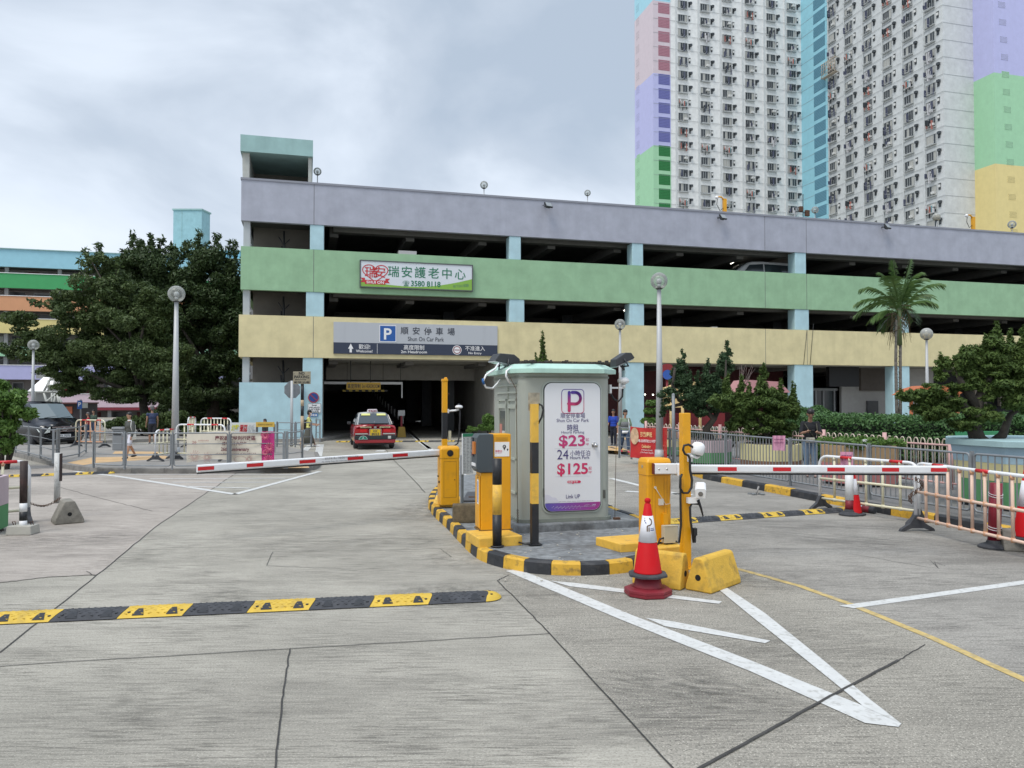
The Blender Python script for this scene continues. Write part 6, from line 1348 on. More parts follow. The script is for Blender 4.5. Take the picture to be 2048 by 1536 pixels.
mb = MB(); pts = [hp(x, y, -.11) for x, y in ((1387, 895), (1377, 889), (1368, 891), (1366, 900), (1370, 908), (1377, 911), (1380, 918), (1380, 940), (1384, 960), (1383, 975), (1376, 986), (1366, 986), (1360, 975), (1361, 955), (1364, 948))]
mb.tube([tuple(p) for p in pts], .014, n=8); pts = [hp(x, y, -.06) for x, y in ((1361, 950), (1361, 1000), (1362, 1050), (1358, 1085), (1352, 1083))]; mb.tube([tuple(p) for p in pts], .014, n=8)
pts = [hp(x, y, -.11) for x, y in ((1398, 1008), (1384, 1007), (1380, 1015), (1381, 1040), (1384, 1060), (1387, 1085), (1390, 1085), (1390, 1062))]; mb.tube([tuple(p) for p in pts], .013, n=8)
pts = [hp(x, y, -.13) for x, y in ((1396, 1000), (1402, 1016), (1406, 1032))]; mb.tube([tuple(p) for p in pts], [.02, .014, .009], n=8)
q2 = hp(1389, 1064, -.11); mb.bx(q2.x - .02, q2.x + .025, -.13, -.08, q2.z - .04, q2.z + .045); obj('cable', mb, M['cable'], t)
q = hp(1388, 1000, -.1); mb = MB(); mb.bx(-.02, .10, -.13, -.06, q.z - .035, q.z + .03); mb.tube([(.08, -.1, q.z), (.13, -.1, q.z + .03)], .02, n=7); obj('lower_bracket', mb, M['wht2'], t)
c2 = hp(1401, 981, -.14); mb = MB(); mb.M = Matrix.Translation(c2) @ Matrix.Rotation(R(-28), 4, 'Z') @ Matrix.Rotation(R(14), 4, 'X'); mb.ext([(-.055, -.06), (.055, -.06), (.062, .045), (.04, .062), (-.04, .062), (-.062, .045)], (0, -.1, 0), (1, 0, 0), (0, 0, 1), (0, 1, 0), .22); obj('lower_camera', mb, M['wht2'], t, bevel=.006)
mb = MB(); mb.M = Matrix.Translation(c2) @ Matrix.Rotation(R(-28), 4, 'Z') @ Matrix.Rotation(R(14), 4, 'X'); mb.cyl((0, -.108, -.005), (0, -.1, -.005), .028, n=14); obj('lower_camera_lens', mb, mat('lens2', (.16, .16, .16), .1), t)
# junction box on short black post
jb = G(1342, 1118, .06); fj = Fr((jb.x, jb.y + .1, 0)); t = thing('junction_box', 'beige junction box on a short black post between gate and camera post', 'junction box', fj.w((0, 0, 0)), A15)
qa, qb = fj.hit(1329, 1087), fj.hit(1356, 1051); mb = MB(); mb.bx(qa.x, qb.x, 0, .09, qa.z, qb.z); mb.bx(qa.x - .004, qb.x + .004, -.003, .02, qb.z - .012, qb.z + .004); obj('box', mb, mat('box_beige', (.46, .43, .33), .55, dirt=.3, dcol=(.3, .27, .2), dscale=8), t, bevel=.006)
mb = MB(); xm_ = (qa.x + qb.x) / 2; mb.bx(xm_ - .03, xm_ + .03, .02, .08, .02, qa.z); obj('post', mb, M['blk'], t)
mb = MB(); mb.bx(xm_ - .05, xm_ + .01, .1, .16, qa.z - .03, qb.z + .13); obj('yellow_conduit', mb, M['yel'], t)
mb = MB(); rg = random.Random(9)
for k in range(6): x_ = rg.uniform(-.10, .1); mb.tube([(xm_ + x_, .1, qa.z), (xm_ + x_ - .08, .05, qa.z - .08), (xm_ + x_ - .12, .0, .12), (xm_ + x_ * .3, -.02, .05), (xm_ + .12, .02, .09)], .012, n=6)
mb.tube([tuple(fj.hit(x, y, .02)) for x, y in ((1332, 1075), (1320, 1078), (1315, 1090), (1318, 1102), (1330, 1100), (1334, 1088))], .013, n=6); obj('cable', mb, M['cable'], t)
slab('chipped yellow kerb stone behind the traffic cone under the junction box', [(1312, 1118), (1330, 1132), (1362, 1118), (1340, 1106)], .14, .0, M['yelb'])

# ================================================================ CONES
def cone(label, c, rz=0, sleeve=True, base=True, dark=False, s=1.0, group=None, logo=False):
    t = thing('traffic_cone', label, 'traffic cone', c, rz, group); k = M['dred'] if dark else M['cred']
    oct8 = lambda r, z, n=8: (r, z)
    H_ = .77 * s; r0, r1 = .155 * s, .037 * s; rr_ = lambda z: r0 + (r1 - r0) * z / H_
    if base: mb = MB(); mb.lathe([(.228 * s, .0), (.228 * s, .022 * s), (.215 * s, .034 * s), (.15 * s, .04 * s)], n=8, smooth=False, rot=R(22.5)); obj('base', mb, M['rub'] if not dark else k, t)
    mb = MB(); zb = .04 * s; mb.lathe([(rr_(0) + .006, zb), (rr_(0), zb + .01), (rr_(H_), zb + H_), (r1 * .75, zb + H_ + .004), (r1 * .72, zb + H_ + .015), (r1 * .98, zb + H_ + .025), (r1 * .9, zb + H_ + .05), (r1 * .4, zb + H_ + .06)], n=28); obj('cone_body', mb, k, t)
    if sleeve:
        z0, z1 = .345 * s, .64 * s; mb = MB(); mb.lathe([(rr_(z0) + .004, zb + z0), (rr_(z1) + .004, zb + z1)], n=28); obj('reflective_sleeve', mb, mat('sleeve_white', (.72, .72, .76), .35) if 'sleeve_white' not in bpy.data.materials else bpy.data.materials['sleeve_white'], t)
    if logo:
        def on(x, z, e=.006): r = rr_(z) + e; th = x / r; return (r * math.sin(th), -r * math.cos(th), zb + z)
        mb = MB(); path = [(-.035, .545), (.012, .545), (.030, .530), (.036, .510), (.030, .490), (.012, .475), (-.004, .473), (-.012, .462), (-.012, .420)]
        def st(path, w):
            for (xa_, za_), (xb_, zb_) in zip(path, path[1:]):
                d = Vector((xb_ - xa_, zb_ - za_)).normalized(); n_ = Vector((-d.y, d.x)) * w; e = d * w * .5
                mb.add([on(xa_ + n_.x - e.x, za_ + n_.y - e.y), on(xb_ + n_.x + e.x, zb_ + n_.y + e.y), on(xb_ - n_.x + e.x, zb_ - n_.y + e.y), on(xa_ - n_.x - e.x, za_ - n_.y - e.y)], [(0, 1, 2, 3)])
        st(path, .006); st([(.006, .455), (.006, .42)], .0055)
        obj('logo', mb, mat('logo_bronze', (.14, .085, .045), .5), t)
        mb = MB(); st([(-.035, .528), (-.035, .515)], .005); st([(-.030, .503), (-.022, .500)], .005)
        for k2 in range(8): st([(.022 + k2 * .0055, .447), (.0255 + k2 * .0055, .447)], .0025)
        for k2 in range(7): st([(.022 + k2 * .0065, .430), (.0268 + k2 * .0065, .430)], .0042)
        obj('lettering', mb, mat('logo_navy', (.03, .05, .2), .5), t)
    return t
cb = G(1298, 1192); cy_ = cb.y + .03
zc = P(1298, 1152, cy_).z
# lower dark red cone with heavy base
t = thing('traffic_cone', 'worn dark red rubber cone base under the upright red cone', 'traffic cone', (cb.x, cy_ + .03, .004), R(8))
mb = MB()
oc = lambda r, z: [(r * math.cos(R(22.5 + 45 * i)) / math.cos(R(22.5)) * (1.0), r * math.sin(R(22.5 + 45 * i)) / math.cos(R(22.5)), z) for i in range(8)]
ringsz = [(.212, .0), (.222, .012), (.222, .045), (.216, .05), (.222, .055), (.220, .085), (.195, .10), (.165, .108)]; vs = []
for r_, z in ringsz: vs += oc(r_, z * .72)
mb.add(vs, [(k * 8 + i, k * 8 + (i + 1) % 8, (k + 1) * 8 + (i + 1) % 8, (k + 1) * 8 + i) for k in range(len(ringsz) - 1) for i in range(8)] + [tuple(range(8))[::-1], tuple(range(8 * 7, 64))]); obj('base', mb, M['dred'], t)
mb = MB(); mb.lathe([(.152, .07), (.142, .09), (.122, zc)], n=28); obj('cone_body', mb, M['dred'], t)
sc_ = (P(1298, 998, cy_).z - zc) / .87
cone('upright red traffic cone with white sleeve and bronze P logo before the right gate', (cb.x, cy_ + .03, zc), R(-4), s=sc_, logo=True)
# small rusty stub in the right lane
p = G(1512, 990); t = thing('metal_stub', 'cut-off metal stub with a lump of mortar in the right lane', 'stub', (p.x, p.y, .01)); mb = MB(); mb.cyl((0, 0, 0), (.06, 0, .17), .018, n=8); obj('rod', mb, mat('stub_grey', (.3, .29, .28), .8), t)
mb = MB(); rg = random.Random(2)
for i in range(14): q = rg.uniform(0, 6.28); r_ = rg.uniform(.02, .16); mb.box((r_ * math.cos(q), r_ * math.sin(q), .01), (.06, .05, .03), rz=q, rx=rg.uniform(-.3, .3))
obj('mortar', mb, M['cement'], t)
# ================================================================ FENCES
PV = .15
def fence_line(label_fn, pts_, h=1.03, pitch=.115, group='grey railings with vertical bars', bars=True, z0=PV - .012, name='railing', gap=.10, rails=None, post_w=.06, thin=.011, mats_=None):
    out = []
    for i, (a, b) in enumerate(zip(pts_, pts_[1:])):
        a, b = Vector(a), Vector(b); d = b - a; L_ = d.length; rz = math.atan2(d.y, d.x)
        t = thing(name, label_fn(i), 'railing', (a.x, a.y, z0), rz, group)
        for x in ((0.0,) if i < len(pts_) - 2 else (0.0, L_ - post_w - .015)):
            mb = MB(); mb.bx(x, x + post_w * .55, -post_w / 2, post_w / 2, 0, h); obj('post', mb, M['galv'], t)
        mb = MB(); x0, x1 = post_w, L_ - (.03 if i < len(pts_) - 2 else post_w + .03); r = .05
        loop = [(x0, 0, gap + r), (x0, 0, h - .04 - r), (x0 + r * .3, 0, h - .04 - r * .3), (x0 + r, 0, h - .04), (x1 - r, 0, h - .04), (x1 - r * .3, 0, h - .04 - r * .3), (x1, 0, h - .04 - r), (x1, 0, gap + r), (x1 - r * .3, 0, gap + r * .3), (x1 - r, 0, gap), (x0 + r, 0, gap), (x0 + r * .3, 0, gap + r * .3)]
        mb.tube(loop, .019, n=7, closed=True); obj('frame', mb, M['galv'], t)
        mb = MB()
        if bars:
            n = int((x1 - x0) / pitch)
            for k in range(1, n): x = x0 + (x1 - x0) * k / n; mb.cyl((x, 0, gap), (x, 0, h - .04), thin, n=5, caps=False)
            struct(obj('bars', mb, M['galv'], t), 'part') if False else obj('bars', mb, M['galv'], t)
        else:
            for z in (rails or (gap + (h - .04 - gap) / 3, gap + (h - .04 - gap) * 2 / 3)): mb.cyl((x0, 0, z), (x1, 0, z), .012, n=6)
            obj('rails', mb, M['galv'], t)
        out.append(t)
    return out
def fl(Y): return Vector((6.03 + (16.1 - Y) * .284, Y, 0))
ys = [21.4, 18.9, 16.45, 14.2, 12.05, 10.1, 8.1]
ft = ['farthest panel beside the banner', 'second panel, before the pink and green planter', 'third panel with the pink paper notice', 'fourth panel, before the tan and pink planter', 'fifth panel, before the mint-topped planter', 'nearest whole panel at the right edge']
fence_line(lambda i: 'grey vertical-bar railing on the right kerb, ' + ft[i], [fl(y) for y in ys])
p = fl(16.2); q = thing('paper_notice', 'crumpled pink paper notice tied to the grey railing', 'notice', (P(1548, 900, 16.3).x, 16.0, 0)); z1, z0 = P(1548, 870, 16.3).z, P(1548, 899, 16.3).z
mb = MB(); n_ = 8
for i in range(n_):
    xa_, xb_ = -.13 + i * .26 / n_, -.13 + (i + 1) * .26 / n_; mb.add([(xa_, .01 * math.sin(i * 1.7), z0), (xb_, .01 * math.sin((i + 1) * 1.7), z0 - (.02 if i > 5 else 0)), (xb_ , .02 * math.sin((i + 1) * 2.1), z1), (xa_, .02 * math.sin(i * 2.1), z1)], [(0, 1, 2, 3)])
o = obj('sheet', mb, mat('paper_pink', (.62, .30, .42), .7, var=.06), q)
mb = MB()
for r_ in range(2):
    for k in range(7): mb.bx(-.10 + k * .028, -.08 + k * .028, -.025, -.024, z1 - .09 - r_ * .07, z1 - .065 - r_ * .07)
obj('lettering', mb, mat('paper_ink', (.25, .08, .16), .7), q)

# pink hoop-topped fence behind
M['pinkp'] = mat('fence_pink', (.62, .38, .36), .6, var=.08, dirt=.3, dcol=(.3, .22, .2), dscale=6); M['creamp'] = mat('fence_cream', (.60, .52, .42), .6, var=.08, dirt=.3, dcol=(.3, .26, .2), dscale=6)
def hoop_fence(label, a, b, h=.92, hp=.11, n=9):
    a, b = Vector(a), Vector(b); d = b - a; L_ = d.length; t = thing('hoop_fence', label, 'fence', (a.x, a.y, PV - .012), math.atan2(d.y, d.x), 'pink hoop-topped fence panels')
    mb = MB(); mb.cyl((0, 0, 0), (0, 0, h + .18), .045, n=10); obj('post', mb, M['pinkp'], t)
    mb = MB()
    for z in (h - .02, .12): mb.cyl((.04, 0, z), (L_ - .04, 0, z), .022, n=6)
    obj('rail', mb, M['pinkp'], t); w_ = (L_ - .1) / n; mb = MB()
    for k in range(n):
        x0 = .05 + k * w_ + w_ * .18; x1 = .05 + (k + 1) * w_ - w_ * .18; r = (x1 - x0) / 2
        mb.tube([(x0, 0, .12), (x0, 0, h)] + [((x0 + x1) / 2 - r * math.cos(R(q)), 0, h + hp * math.sin(R(q))) for q in (25, 50, 75, 105, 130, 155)] + [(x1, 0, h), (x1, 0, .12)], .013, n=5)
    obj('hoops', mb, M['creamp'], t)
hf = lambda Y: (7.77 + (19.2 - Y) * .36, Y, 0)
hy = [27.5, 25.4, 23.3, 21.2, 19.2, 17.4, 15.8, 14.4, 13.0, 11.6]
hn = ['farthest, level with the banner', 'behind the juniper trunk', 'behind the pink and green planter', 'behind the yellow and brown planter', 'behind the standing woman', 'just right of the standing woman', 'between woman and mint planter', 'half behind the mint planter', 'behind the large mint-topped planter']
for i in range(9): hoop_fence('pink hoop-topped fence panel, ' + hn[i], hf(hy[i]), hf(hy[i + 1]))

# planters
def planter(label, px, Y, w, segs, sides=8, rim=None, rot=22.5, py_b=None):
    c = P(px, 800, Y); t = thing('planter', label, 'planter', (c.x, Y, PV - .012), A15); z = 0.06
    mb = MB(); mb.lathe([(w * .46, 0), (w * .46, .06)], n=sides, smooth=False, rot=R(rot)); obj('foot', mb, M['blk'], t)
    for h_, m_, k0, k1 in segs:
        mb = MB(); mb.lathe([(w * .5 * k0, z), (w * .5 * k1, z + h_ - .003)], n=sides, smooth=False, rot=R(rot)); obj('planter_band', mb, m_, t); z += h_
    mb = MB(); mb.lathe([(w * .44, z - .03), (w * .44, z + .012)], n=sides, smooth=False, rot=R(rot)); obj('soil', mb, mat('soil', (.06, .05, .04), .95, var=.4, vscale=20, bump=1) if 'soil' not in bpy.data.materials else bpy.data.materials['soil'], t)
    return t, z
pm = lambda n, c: paint(n, c, bump=.3, bscale=30, dirt=.4, dcol=tuple(x * .45 for x in c))
PM = dict(pink=pm('pl_pink', (.52, .42, .45)), green=pm('pl_green', (.10, .28, .12)), yel=pm('pl_yellow', (.62, .56, .30)), brown=pm('pl_brown', (.20, .11, .07)), tan=pm('pl_tan', (.40, .27, .15)), rose=pm('pl_rose', (.52, .21, .20)), mint=pm('pl_mint', (.33, .47, .48)), blue=pm('pl_blue', (.38, .52, .60)))
def ph_(Y, a, b): return (b - a) * Y / FPX
pA = planter('octagonal planter, pink above dark green, under the twisted juniper', 1416, 22.2, 1.30, [(.30, PM['green'], 1, 1), (.34, PM['pink'], 1, 1)])
pB = planter('octagonal planter, pale yellow above brown, third in the row', 1541, 20.2, 1.55, [(.22, PM['brown'], 1, 1), (.42, PM['yel'], 1, 1)])
pC = planter('octagonal planter, tan above rose, behind the chained barriers', 1718, 16.9, 1.62, [(.42, PM['rose'], .98, 1), (.38, PM['tan'], 1, 1)])
pD = planter('large three-tone planter in mint, pale yellow and green at the right edge', 2074, 13.4, 2.75, [(.42, PM['green'], .95, .97), (.30, PM['yel'], .97, 1), (.32, PM['blue'], 1, 1.04)], sides=8, rot=22.5)
mb = MB(); mb.lathe([(1.37 * 1.06, 1.05), (1.37 * 1.10, 1.06), (1.37 * 1.10, 1.15), (1.37 * 1.02, 1.16)], n=8, smooth=False, rot=R(22.5)); obj('rim', mb, PM['mint'], pD[0])
pE = planter('small pale planter with low plants at the left of the right pavement', 1352, 25.5, .9, [(.25, PM['green'], 1, 1), (.25, PM['yel'], 1, 1)])
bl = [(0, 0, .84, .55, .55, .10)]; leaves('plants', [(rx_ * .5, ry_ * .5, .90, .22, .22, .12) for rx_ in (-1, 0, 1) for ry_ in (-1, 0, 1)], 1800, .06, M['leafC'], pC[0], seed=3)
p_ = pC[0]; mb = MB(); mb.box((-.05, -.3, .93), (.16, .12, .1)); obj('paper_cup', mb, M['wht2'], p_)

# ================================================================ RIGHT-HAND PLASTIC BARRIERS
def gate_barrier(label, a, b, h=1.0, n=5, cols=('wht', 'red'), low=None, rails=2, z=.0, group='red and white road barriers', r=.022, feet=True, rund=.16, nm='road_barrier', joints=None, mid=True):
    a, b = Vector(a), Vector(b); d = b - a; L_ = d.length; t = thing(nm, label, 'road barrier', (a.x, a.y, z), math.atan2(d.y, d.x), group); low = low or M['creamp']; joints = joints or low
    g0 = .20; zm = h * .58
    def arc(x, s): return [(x + s * rund * (1 - math.cos(R(q))), 0, h - rund + rund * math.sin(R(q))) for q in (0, 22, 45, 67, 90)]
    mb = MB(); mb.tube([(0, 0, g0 - .05)] + arc(0, 1) + arc(L_, -1)[::-1] + [(L_, 0, g0 - .05)], r * 1.15, n=9); obj('frame', mb, M[cols[0]], t)
    nb = 2 if L_ < 2 else 3
    for k in range(nb):
        x = L_ * (k + .6) / nb - .12; mb = MB(); mb.cyl((x, 0, h), (x + .24, 0, h), r * 1.19, n=9); obj('red_band', mb, M['red'], t)
    mb = MB(); 
    for z_ in ([g0] + ([zm] if mid else [])): mb.cyl((0, 0, z_), (L_, 0, z_), r, n=8)
    obj('rails', mb, low, t); mb = MB()
    for k in range(1, n + 1):
        x = L_ * k / (n + 1); mb.cyl((x, 0, g0), (x, 0, zm if not mid else h), r * .95, n=8)
        for z_ in ((g0, zm, h - .03) if mid else (g0, zm)): mb.cyl((x, 0, z_ - .03), (x, 0, z_ + .03), r * 1.22, n=8, mi=1)
    obj('uprights', mb, [low, joints], t)
    if feet:
        for x in (.02, L_ - .02):
            mb = MB(); mb.ext([(-.28, 0), (-.24, 0), (-.10, .05), (.10, .05), (.24, 0), (.28, 0), (.26, .04), (.12, .12), (.04, .24), (-.04, .24), (-.12, .12), (-.26, .04)], (x - .03, 0, 0), (0, 1, 0), (0, 0, 1), (1, 0, 0), .06); obj('foot', mb, M['rub'], t)
    return t
M['peach'] = mat('plastic_peach', (.70, .50, .39), .5, var=.06, dirt=.2, dcol=(.4, .25, .15), dscale=6); M['orange'] = mat('plastic_orange', (.62, .34, .20), .5, var=.1); M['creamy'] = mat('plastic_cream', (.66, .62, .45), .5, var=.05, dirt=.2, dcol=(.4, .36, .25), dscale=6)
a = G(1640, 1018); b = G(1838, 1048)
gate_barrier('red and white road barrier with cream bars and a pink paper, left of the chain', (a.x, a.y, 0), (b.x, b.y, 0), .96, 5, low=M['creamy'], joints=M['creamy'])
a2 = G(1832, 1062); b2 = Vector((7.05, 8.05, 0)); b2 = a2 + (G(2048, 1118) - a2).normalized() * 2.6
gate_barrier('red and white road barrier with peach bars and orange joints at the right edge', (a2.x, a2.y, 0), (b2.x, b2.y, 0), 1.02, 10, low=M['peach'], joints=M['orange'])
p = P(1688, 920, a.y - .3); z1, z0 = P(1691, 903, p.y).z, P(1691, 945, p.y).z; t = thing('paper_notice', 'pink paper notice hanging on the cream-barred road barrier', 'notice', (p.x, p.y - .1, 0), -.2); mb = MB()
for i in range(6): mb.quad((-.10 + i * .035, .01 * math.sin(i * 2), z0), (-.10 + (i + 1) * .035, .01 * math.sin((i + 1) * 2), z0), (-.10 + (i + 1) * .035, .012 * math.sin(i * 2.3 + 2.3), z1), (-.10 + i * .035, .012 * math.sin(i * 2.3), z1))
obj('sheet', mb, bpy.data.materials['paper_pink'], t); mb = MB()
for r_ in range(2):
    for k in range(6): mb.bx(-.08 + k * .028, -.06 + k * .028, -.016, -.014, z1 - .08 - r_ * .07, z1 - .055 - r_ * .07)
obj('lettering', mb, bpy.data.materials['paper_ink'], t)
mb = MB(); c = P(1828, 970, a2.y + .1)
for i in range(15):
    u = i / 14; zc = P(1828, 957 + 45 * u, a2.y).z; xx = c.x - .05 + .10 * math.sin(u * 5.5); k_ = .5 if i % 2 else 0
    mb.tube([(xx + (.02 * math.cos(q) if i % 2 else 0), a2.y - .05 + (.0 if i % 2 else .02 * math.cos(q)), zc + .032 * math.sin(q)) for q in [j * math.pi / 4 for j in range(8)]], .006, n=5, closed=True)
tag(obj('chain', mb, M['rust']), 'rusty chain with padlock joining the two right-hand road barriers', 'chain')
# delineator posts
def delineator(label, px, pyb, pyt, r_px, segs, z=.01, lean=0):
    c = G(px, pyb, z); t = thing('delineator_post', label, 'bollard', (c.x, c.y, z)); h = P(px, pyt, c.y).z - z; r = r_px * c.y / FPX
    mb = MB(); mb.lathe([(r * 2.5, 0), (r * 2.5, .02), (r * 1.9, .045), (r * 1.3, .06), (r * 1.05, .10)], n=16, smooth=False); obj('base', mb, M['rub'], t)
    for u0, u1, m_ in segs: mb = MB(); mb.cyl((lean * u0, 0, .08 + (h - .08) * u0), (lean * u1, 0, .08 + (h - .08) * u1), r, r * .97, n=18); obj('post_section', mb, m_, t)
    return t, h, r
t, h_, r_ = delineator('fat dark red flexible post tied to the peach-barred barrier', 1988, 1095, 966, 11.5, [(0, 1, mat('wrap_red', (.22, .01, .025), .4, var=.1, bump=.6, bscale=14))], lean=.04)
mb = MB()
for z in (.25, .28, h_ - .17, h_ - .14): mb.tube([(r_ * 1.06 * math.cos(q) + .04 * z / h_, r_ * 1.06 * math.sin(q), z + .02 * math.sin(q)) for q in [k * math.pi / 8 for k in range(16)]], .005, n=4, closed=True)
obj('tie_wire', mb, M['wht2'], t)
delineator('white flexible post with a dark red foot behind the boom tip', 1699, 1030, 938, 8, [(0, .25, M['dred']), (.25, 1, M['wht'])], z=.01)
p0, p1 = G(1715, 1016, .06), G(1742, 1020, .06); t = thing('fallen_post', 'fallen white and red post lying behind the barrier foot', 'bollard', (p0.x, p0.y, .06)); d = p1 - p0; mb = MB(); mb.cyl((0, 0, 0), (d.x * .4, d.y * .4, 0), .055, n=12); obj('white_section', mb, M['wht'], t)
mb = MB(); mb.cyl((d.x * .4, d.y * .4, 0), (d.x, d.y, 0), .057, n=12); obj('red_section', mb, M['dred'], t); mb = MB(); mb.cyl((d.x, d.y, 0), (d.x * 1.3, d.y * 1.3, 0), .07, .05, n=12); obj('foot', mb, M['rub'], t)
c = P(1686, 1010, 13.6); cone('red and white traffic cone standing behind the cream-barred barrier', (c.x, 13.2, .01), s=.90, group='traffic cones by the right barriers')
cone('red and white traffic cone at the right edge on the pavement', (P(2058, 1000, 10.0).x + .02, 10.05, PV), s=1.12, group='traffic cones by the right barriers')
tblock('concrete_block', 'grey concrete block at the right edge beside the dark red post', (G(2060, 1105).x + .12, G(2060, 1105).y + .15, .004), R(70), .7, .42, .24, .26, M['greyb'], False)

# ================================================================ RED BANNER and railings round it
a, b = P(1243, 900, 24.0), P(1336, 900, 23.2); zb = PV
fence_line(lambda i: ['grey railing end frame left of the red banner', 'grey railing behind the red banner', 'grey railing right of the red banner'][i], [(P(1238, 900, 24.5).x, 24.5, 0), (P(1262, 900, 24.0).x, 24.0, 0), (P(1340, 900, 22.9).x, 22.9, 0), (P(1366, 900, 21.6).x, 21.6, 0)], bars=False, group='grey railings with horizontal rails', h=1.0)
t = thing('red_banner', 'red celebration banner with gold Chinese writing tied to a railing', 'banner', (P(1263, 900, 23.9).x, 23.9, 0), math.atan2(22.85 - 23.9, P(1337, 900, 22.85).x - P(1263, 900, 23.9).x)); bwid = (P(1337, 900, 22.85) - P(1263, 900, 23.9)); bwid.z = 0; bwid = bwid.length
z1, z0 = P(1300, 854, 23.4).z, P(1300, 917, 23.4).z
def cloth(w, z0, z1, nx=18, nz=8, amp=.02, seed=0, sag=.03, y=-.06, topf=None, botf=None):
    rg = random.Random(seed); mb = MB(); vs = []
    ph = [rg.uniform(0, 6) for _ in range(4)]
    for i in range(nx + 1):
        for k in range(nz + 1):
            u, v = i / nx, k / nz; zt_, zb_ = z1 + (topf(u) if topf else -sag * math.sin(u * math.pi)), z0 + (botf(u) if botf else 0)
            vs.append((w * u, y + amp * (math.sin(u * 9 + ph[0] + v * 2) * .5 + math.sin(u * 17 + v * 5 + ph[1]) * .25 + math.sin((u + v) * 12 + ph[2]) * .25), zb_ + (zt_ - zb_) * v))
    mb.add(vs, [(i * (nz + 1) + k, (i + 1) * (nz + 1) + k, (i + 1) * (nz + 1) + k + 1, i * (nz + 1) + k + 1) for i in range(nx) for k in range(nz)], smooth=True); return mb
obj('cloth', cloth(bwid, z0, z1, seed=1), mat('banner_red', (.50, .018, .02), .55, var=.25, vscale=1.5, dcol=(.60, .10, .04), dirt=.5, dscale=2.5), t)
H_ = z1 - z0; mb = MB(); yb_ = -.095
txt(mb, '熱烈慶祝', (bwid * .46, yb_, z0 + H_ * .70), X, Zu, H_ * .17, bwid * .32, 'C', off=.02); txt(mb, 'Celebrating', (bwid * .46, yb_, z0 + H_ * .34), X, Zu, H_ * .14, bwid * .24, 'C', off=.02)
obj('gold_lettering', mb, mat('gold', (.75, .55, .25), .4), t)
mb = MB(); txt(mb, '中華人民共和國成立七十四周年', (bwid * .48, yb_, z0 + H_ * .52), X, Zu, H_ * .10, bwid * .52, 'C', off=.02); txt(mb, 'the 74th Anniversary of the founding', (bwid * .48, yb_, z0 + H_ * .25), X, Zu, H_ * .07, bwid * .3, 'C'); txt(mb, "of the People's Republic", (bwid * .48, yb_, z0 + H_ * .17), X, Zu, H_ * .07, bwid * .36, 'C'); obj('white_lettering', mb, M['ltr_w'], t)
mb = MB()
for k, r_ in enumerate((.05, .10, .15, .19)):
    n = 8 + k * 4; pts = [(bwid * .86 + r_ * (1 + .14 * math.cos(q * (5 + k))) * math.cos(q), yb_, z0 + H_ * .26 + r_ * 1.15 * (1 + .14 * math.cos(q * (5 + k))) * math.sin(q)) for q in [j * 2 * math.pi / 40 for j in range(40)]]
    pts = [(min(p_[0], bwid - .01), p_[1], max(p_[2], z0 + .01)) for p_ in pts]; mb.tube(pts, .004, n=4, closed=True)
obj('flower', mb, mat('flower_pink', (.70, .20, .15), .5), t)
mb = MB(); mb.ext([(.16 * math.cos(q), .26 * math.sin(q)) for q in [k * math.pi / 8 for k in range(16)]], (bwid * .10 + .06, yb_, z0 + H_ * .70), (1, 0, 0), (0, 0, 1), (0, -1, 0), .001); obj('pale_patch', mb, mat('patch_cream', (.60, .40, .25), .6, var=.3, vscale=8), t)

# ================================================================ JUNIPERS, HEDGE, PALM
def juniper(label, base, cones_px, lumps_px, Y, limbs_px, n, m, tr=.12, seed=1, size=.055):
    t = thing('juniper_tree', label, 'tree', base, 0, 'trained juniper trees'); b = Vector(base); bl = []; rg = random.Random(seed)
    for q in cones_px:
        px, pt, pb, w = q[:4]; y = Y + (q[4] if len(q) > 4 else 0); lx = q[5] if len(q) > 5 else 0; k = y / FPX; N_ = 9
        for i in range(N_):
            u = (i + .5) / N_; c = P(px + lx * (1 - u) + rg.uniform(-1, 1) * w * .06, pt + (pb - pt) * u, y); r = w * .5 * k * (.10 + .9 * min(1, u * 1.25) ** .85) * (.82 + .3 * rg.random())
            for _ in range(2 + (u > .4)):
                a = rg.uniform(0, 6.28); o_ = r * .45; bl.append((c.x + o_ * math.cos(a) - b.x, c.y + o_ * math.sin(a) - b.y, c.z - b.z, r * .62, r * .62, (pb - pt) / N_ * k * .85))
    for q in lumps_px: 
        for s_ in crown_blobs([q], Y, 1, seed + int(q[0]), 10, .33): bl.append((s_[0] - b.x, s_[1] - b.y, s_[2] - b.z) + s_[3:])
    mb = MB()
    for pts in limbs_px:
        w3 = [P(p_[0], p_[1], Y + (p_[2] if len(p_) > 2 else 0)) - b for p_ in pts]; N_ = len(w3)
        mb.tube(w3, [tr * (1 - .75 * i / (N_ - 1)) * (1 if pts is limbs_px[0] else .6) for i in range(N_)], n=8)
    obj('trunk', mb, M['bark'], t); leaves('crown', bl, n, size, m, t, .34, seed, .25, up=.7); return t
jz = PV + .6
juniper('dark twisted juniper leaning left, in the pink and green planter', (P(1425, 880, 22.2).x, 22.2, jz), [(1352, 700, 775, 44, .3, 16), (1376, 728, 790, 26), (1452, 682, 750, 42, .5, 2), (1416, 716, 790, 40), (1395, 742, 830, 46), (1434, 730, 800, 40)],
        [(1335, 790, 26, 18), (1385, 800, 34, 26), (1425, 780, 40, 24), (1330, 812, 16, 14), (1325, 828, 10, 8), (1445, 810, 30, 22), (1360, 770, 22, 20), (1410, 822, 30, 18)], 22.2,
        [[(1425, 885), (1412, 858), (1428, 838), (1412, 822), (1385, 815), (1358, 800), (1345, 770), (1350, 735)], [(1420, 850), (1440, 815), (1425, 780), (1418, 740)], [(1400, 820), (1375, 805), (1335, 815), (1328, 826)], [(1428, 838), (1450, 790), (1452, 720)]], 26000, M['leafJ2'], .13, 3, size=.05)
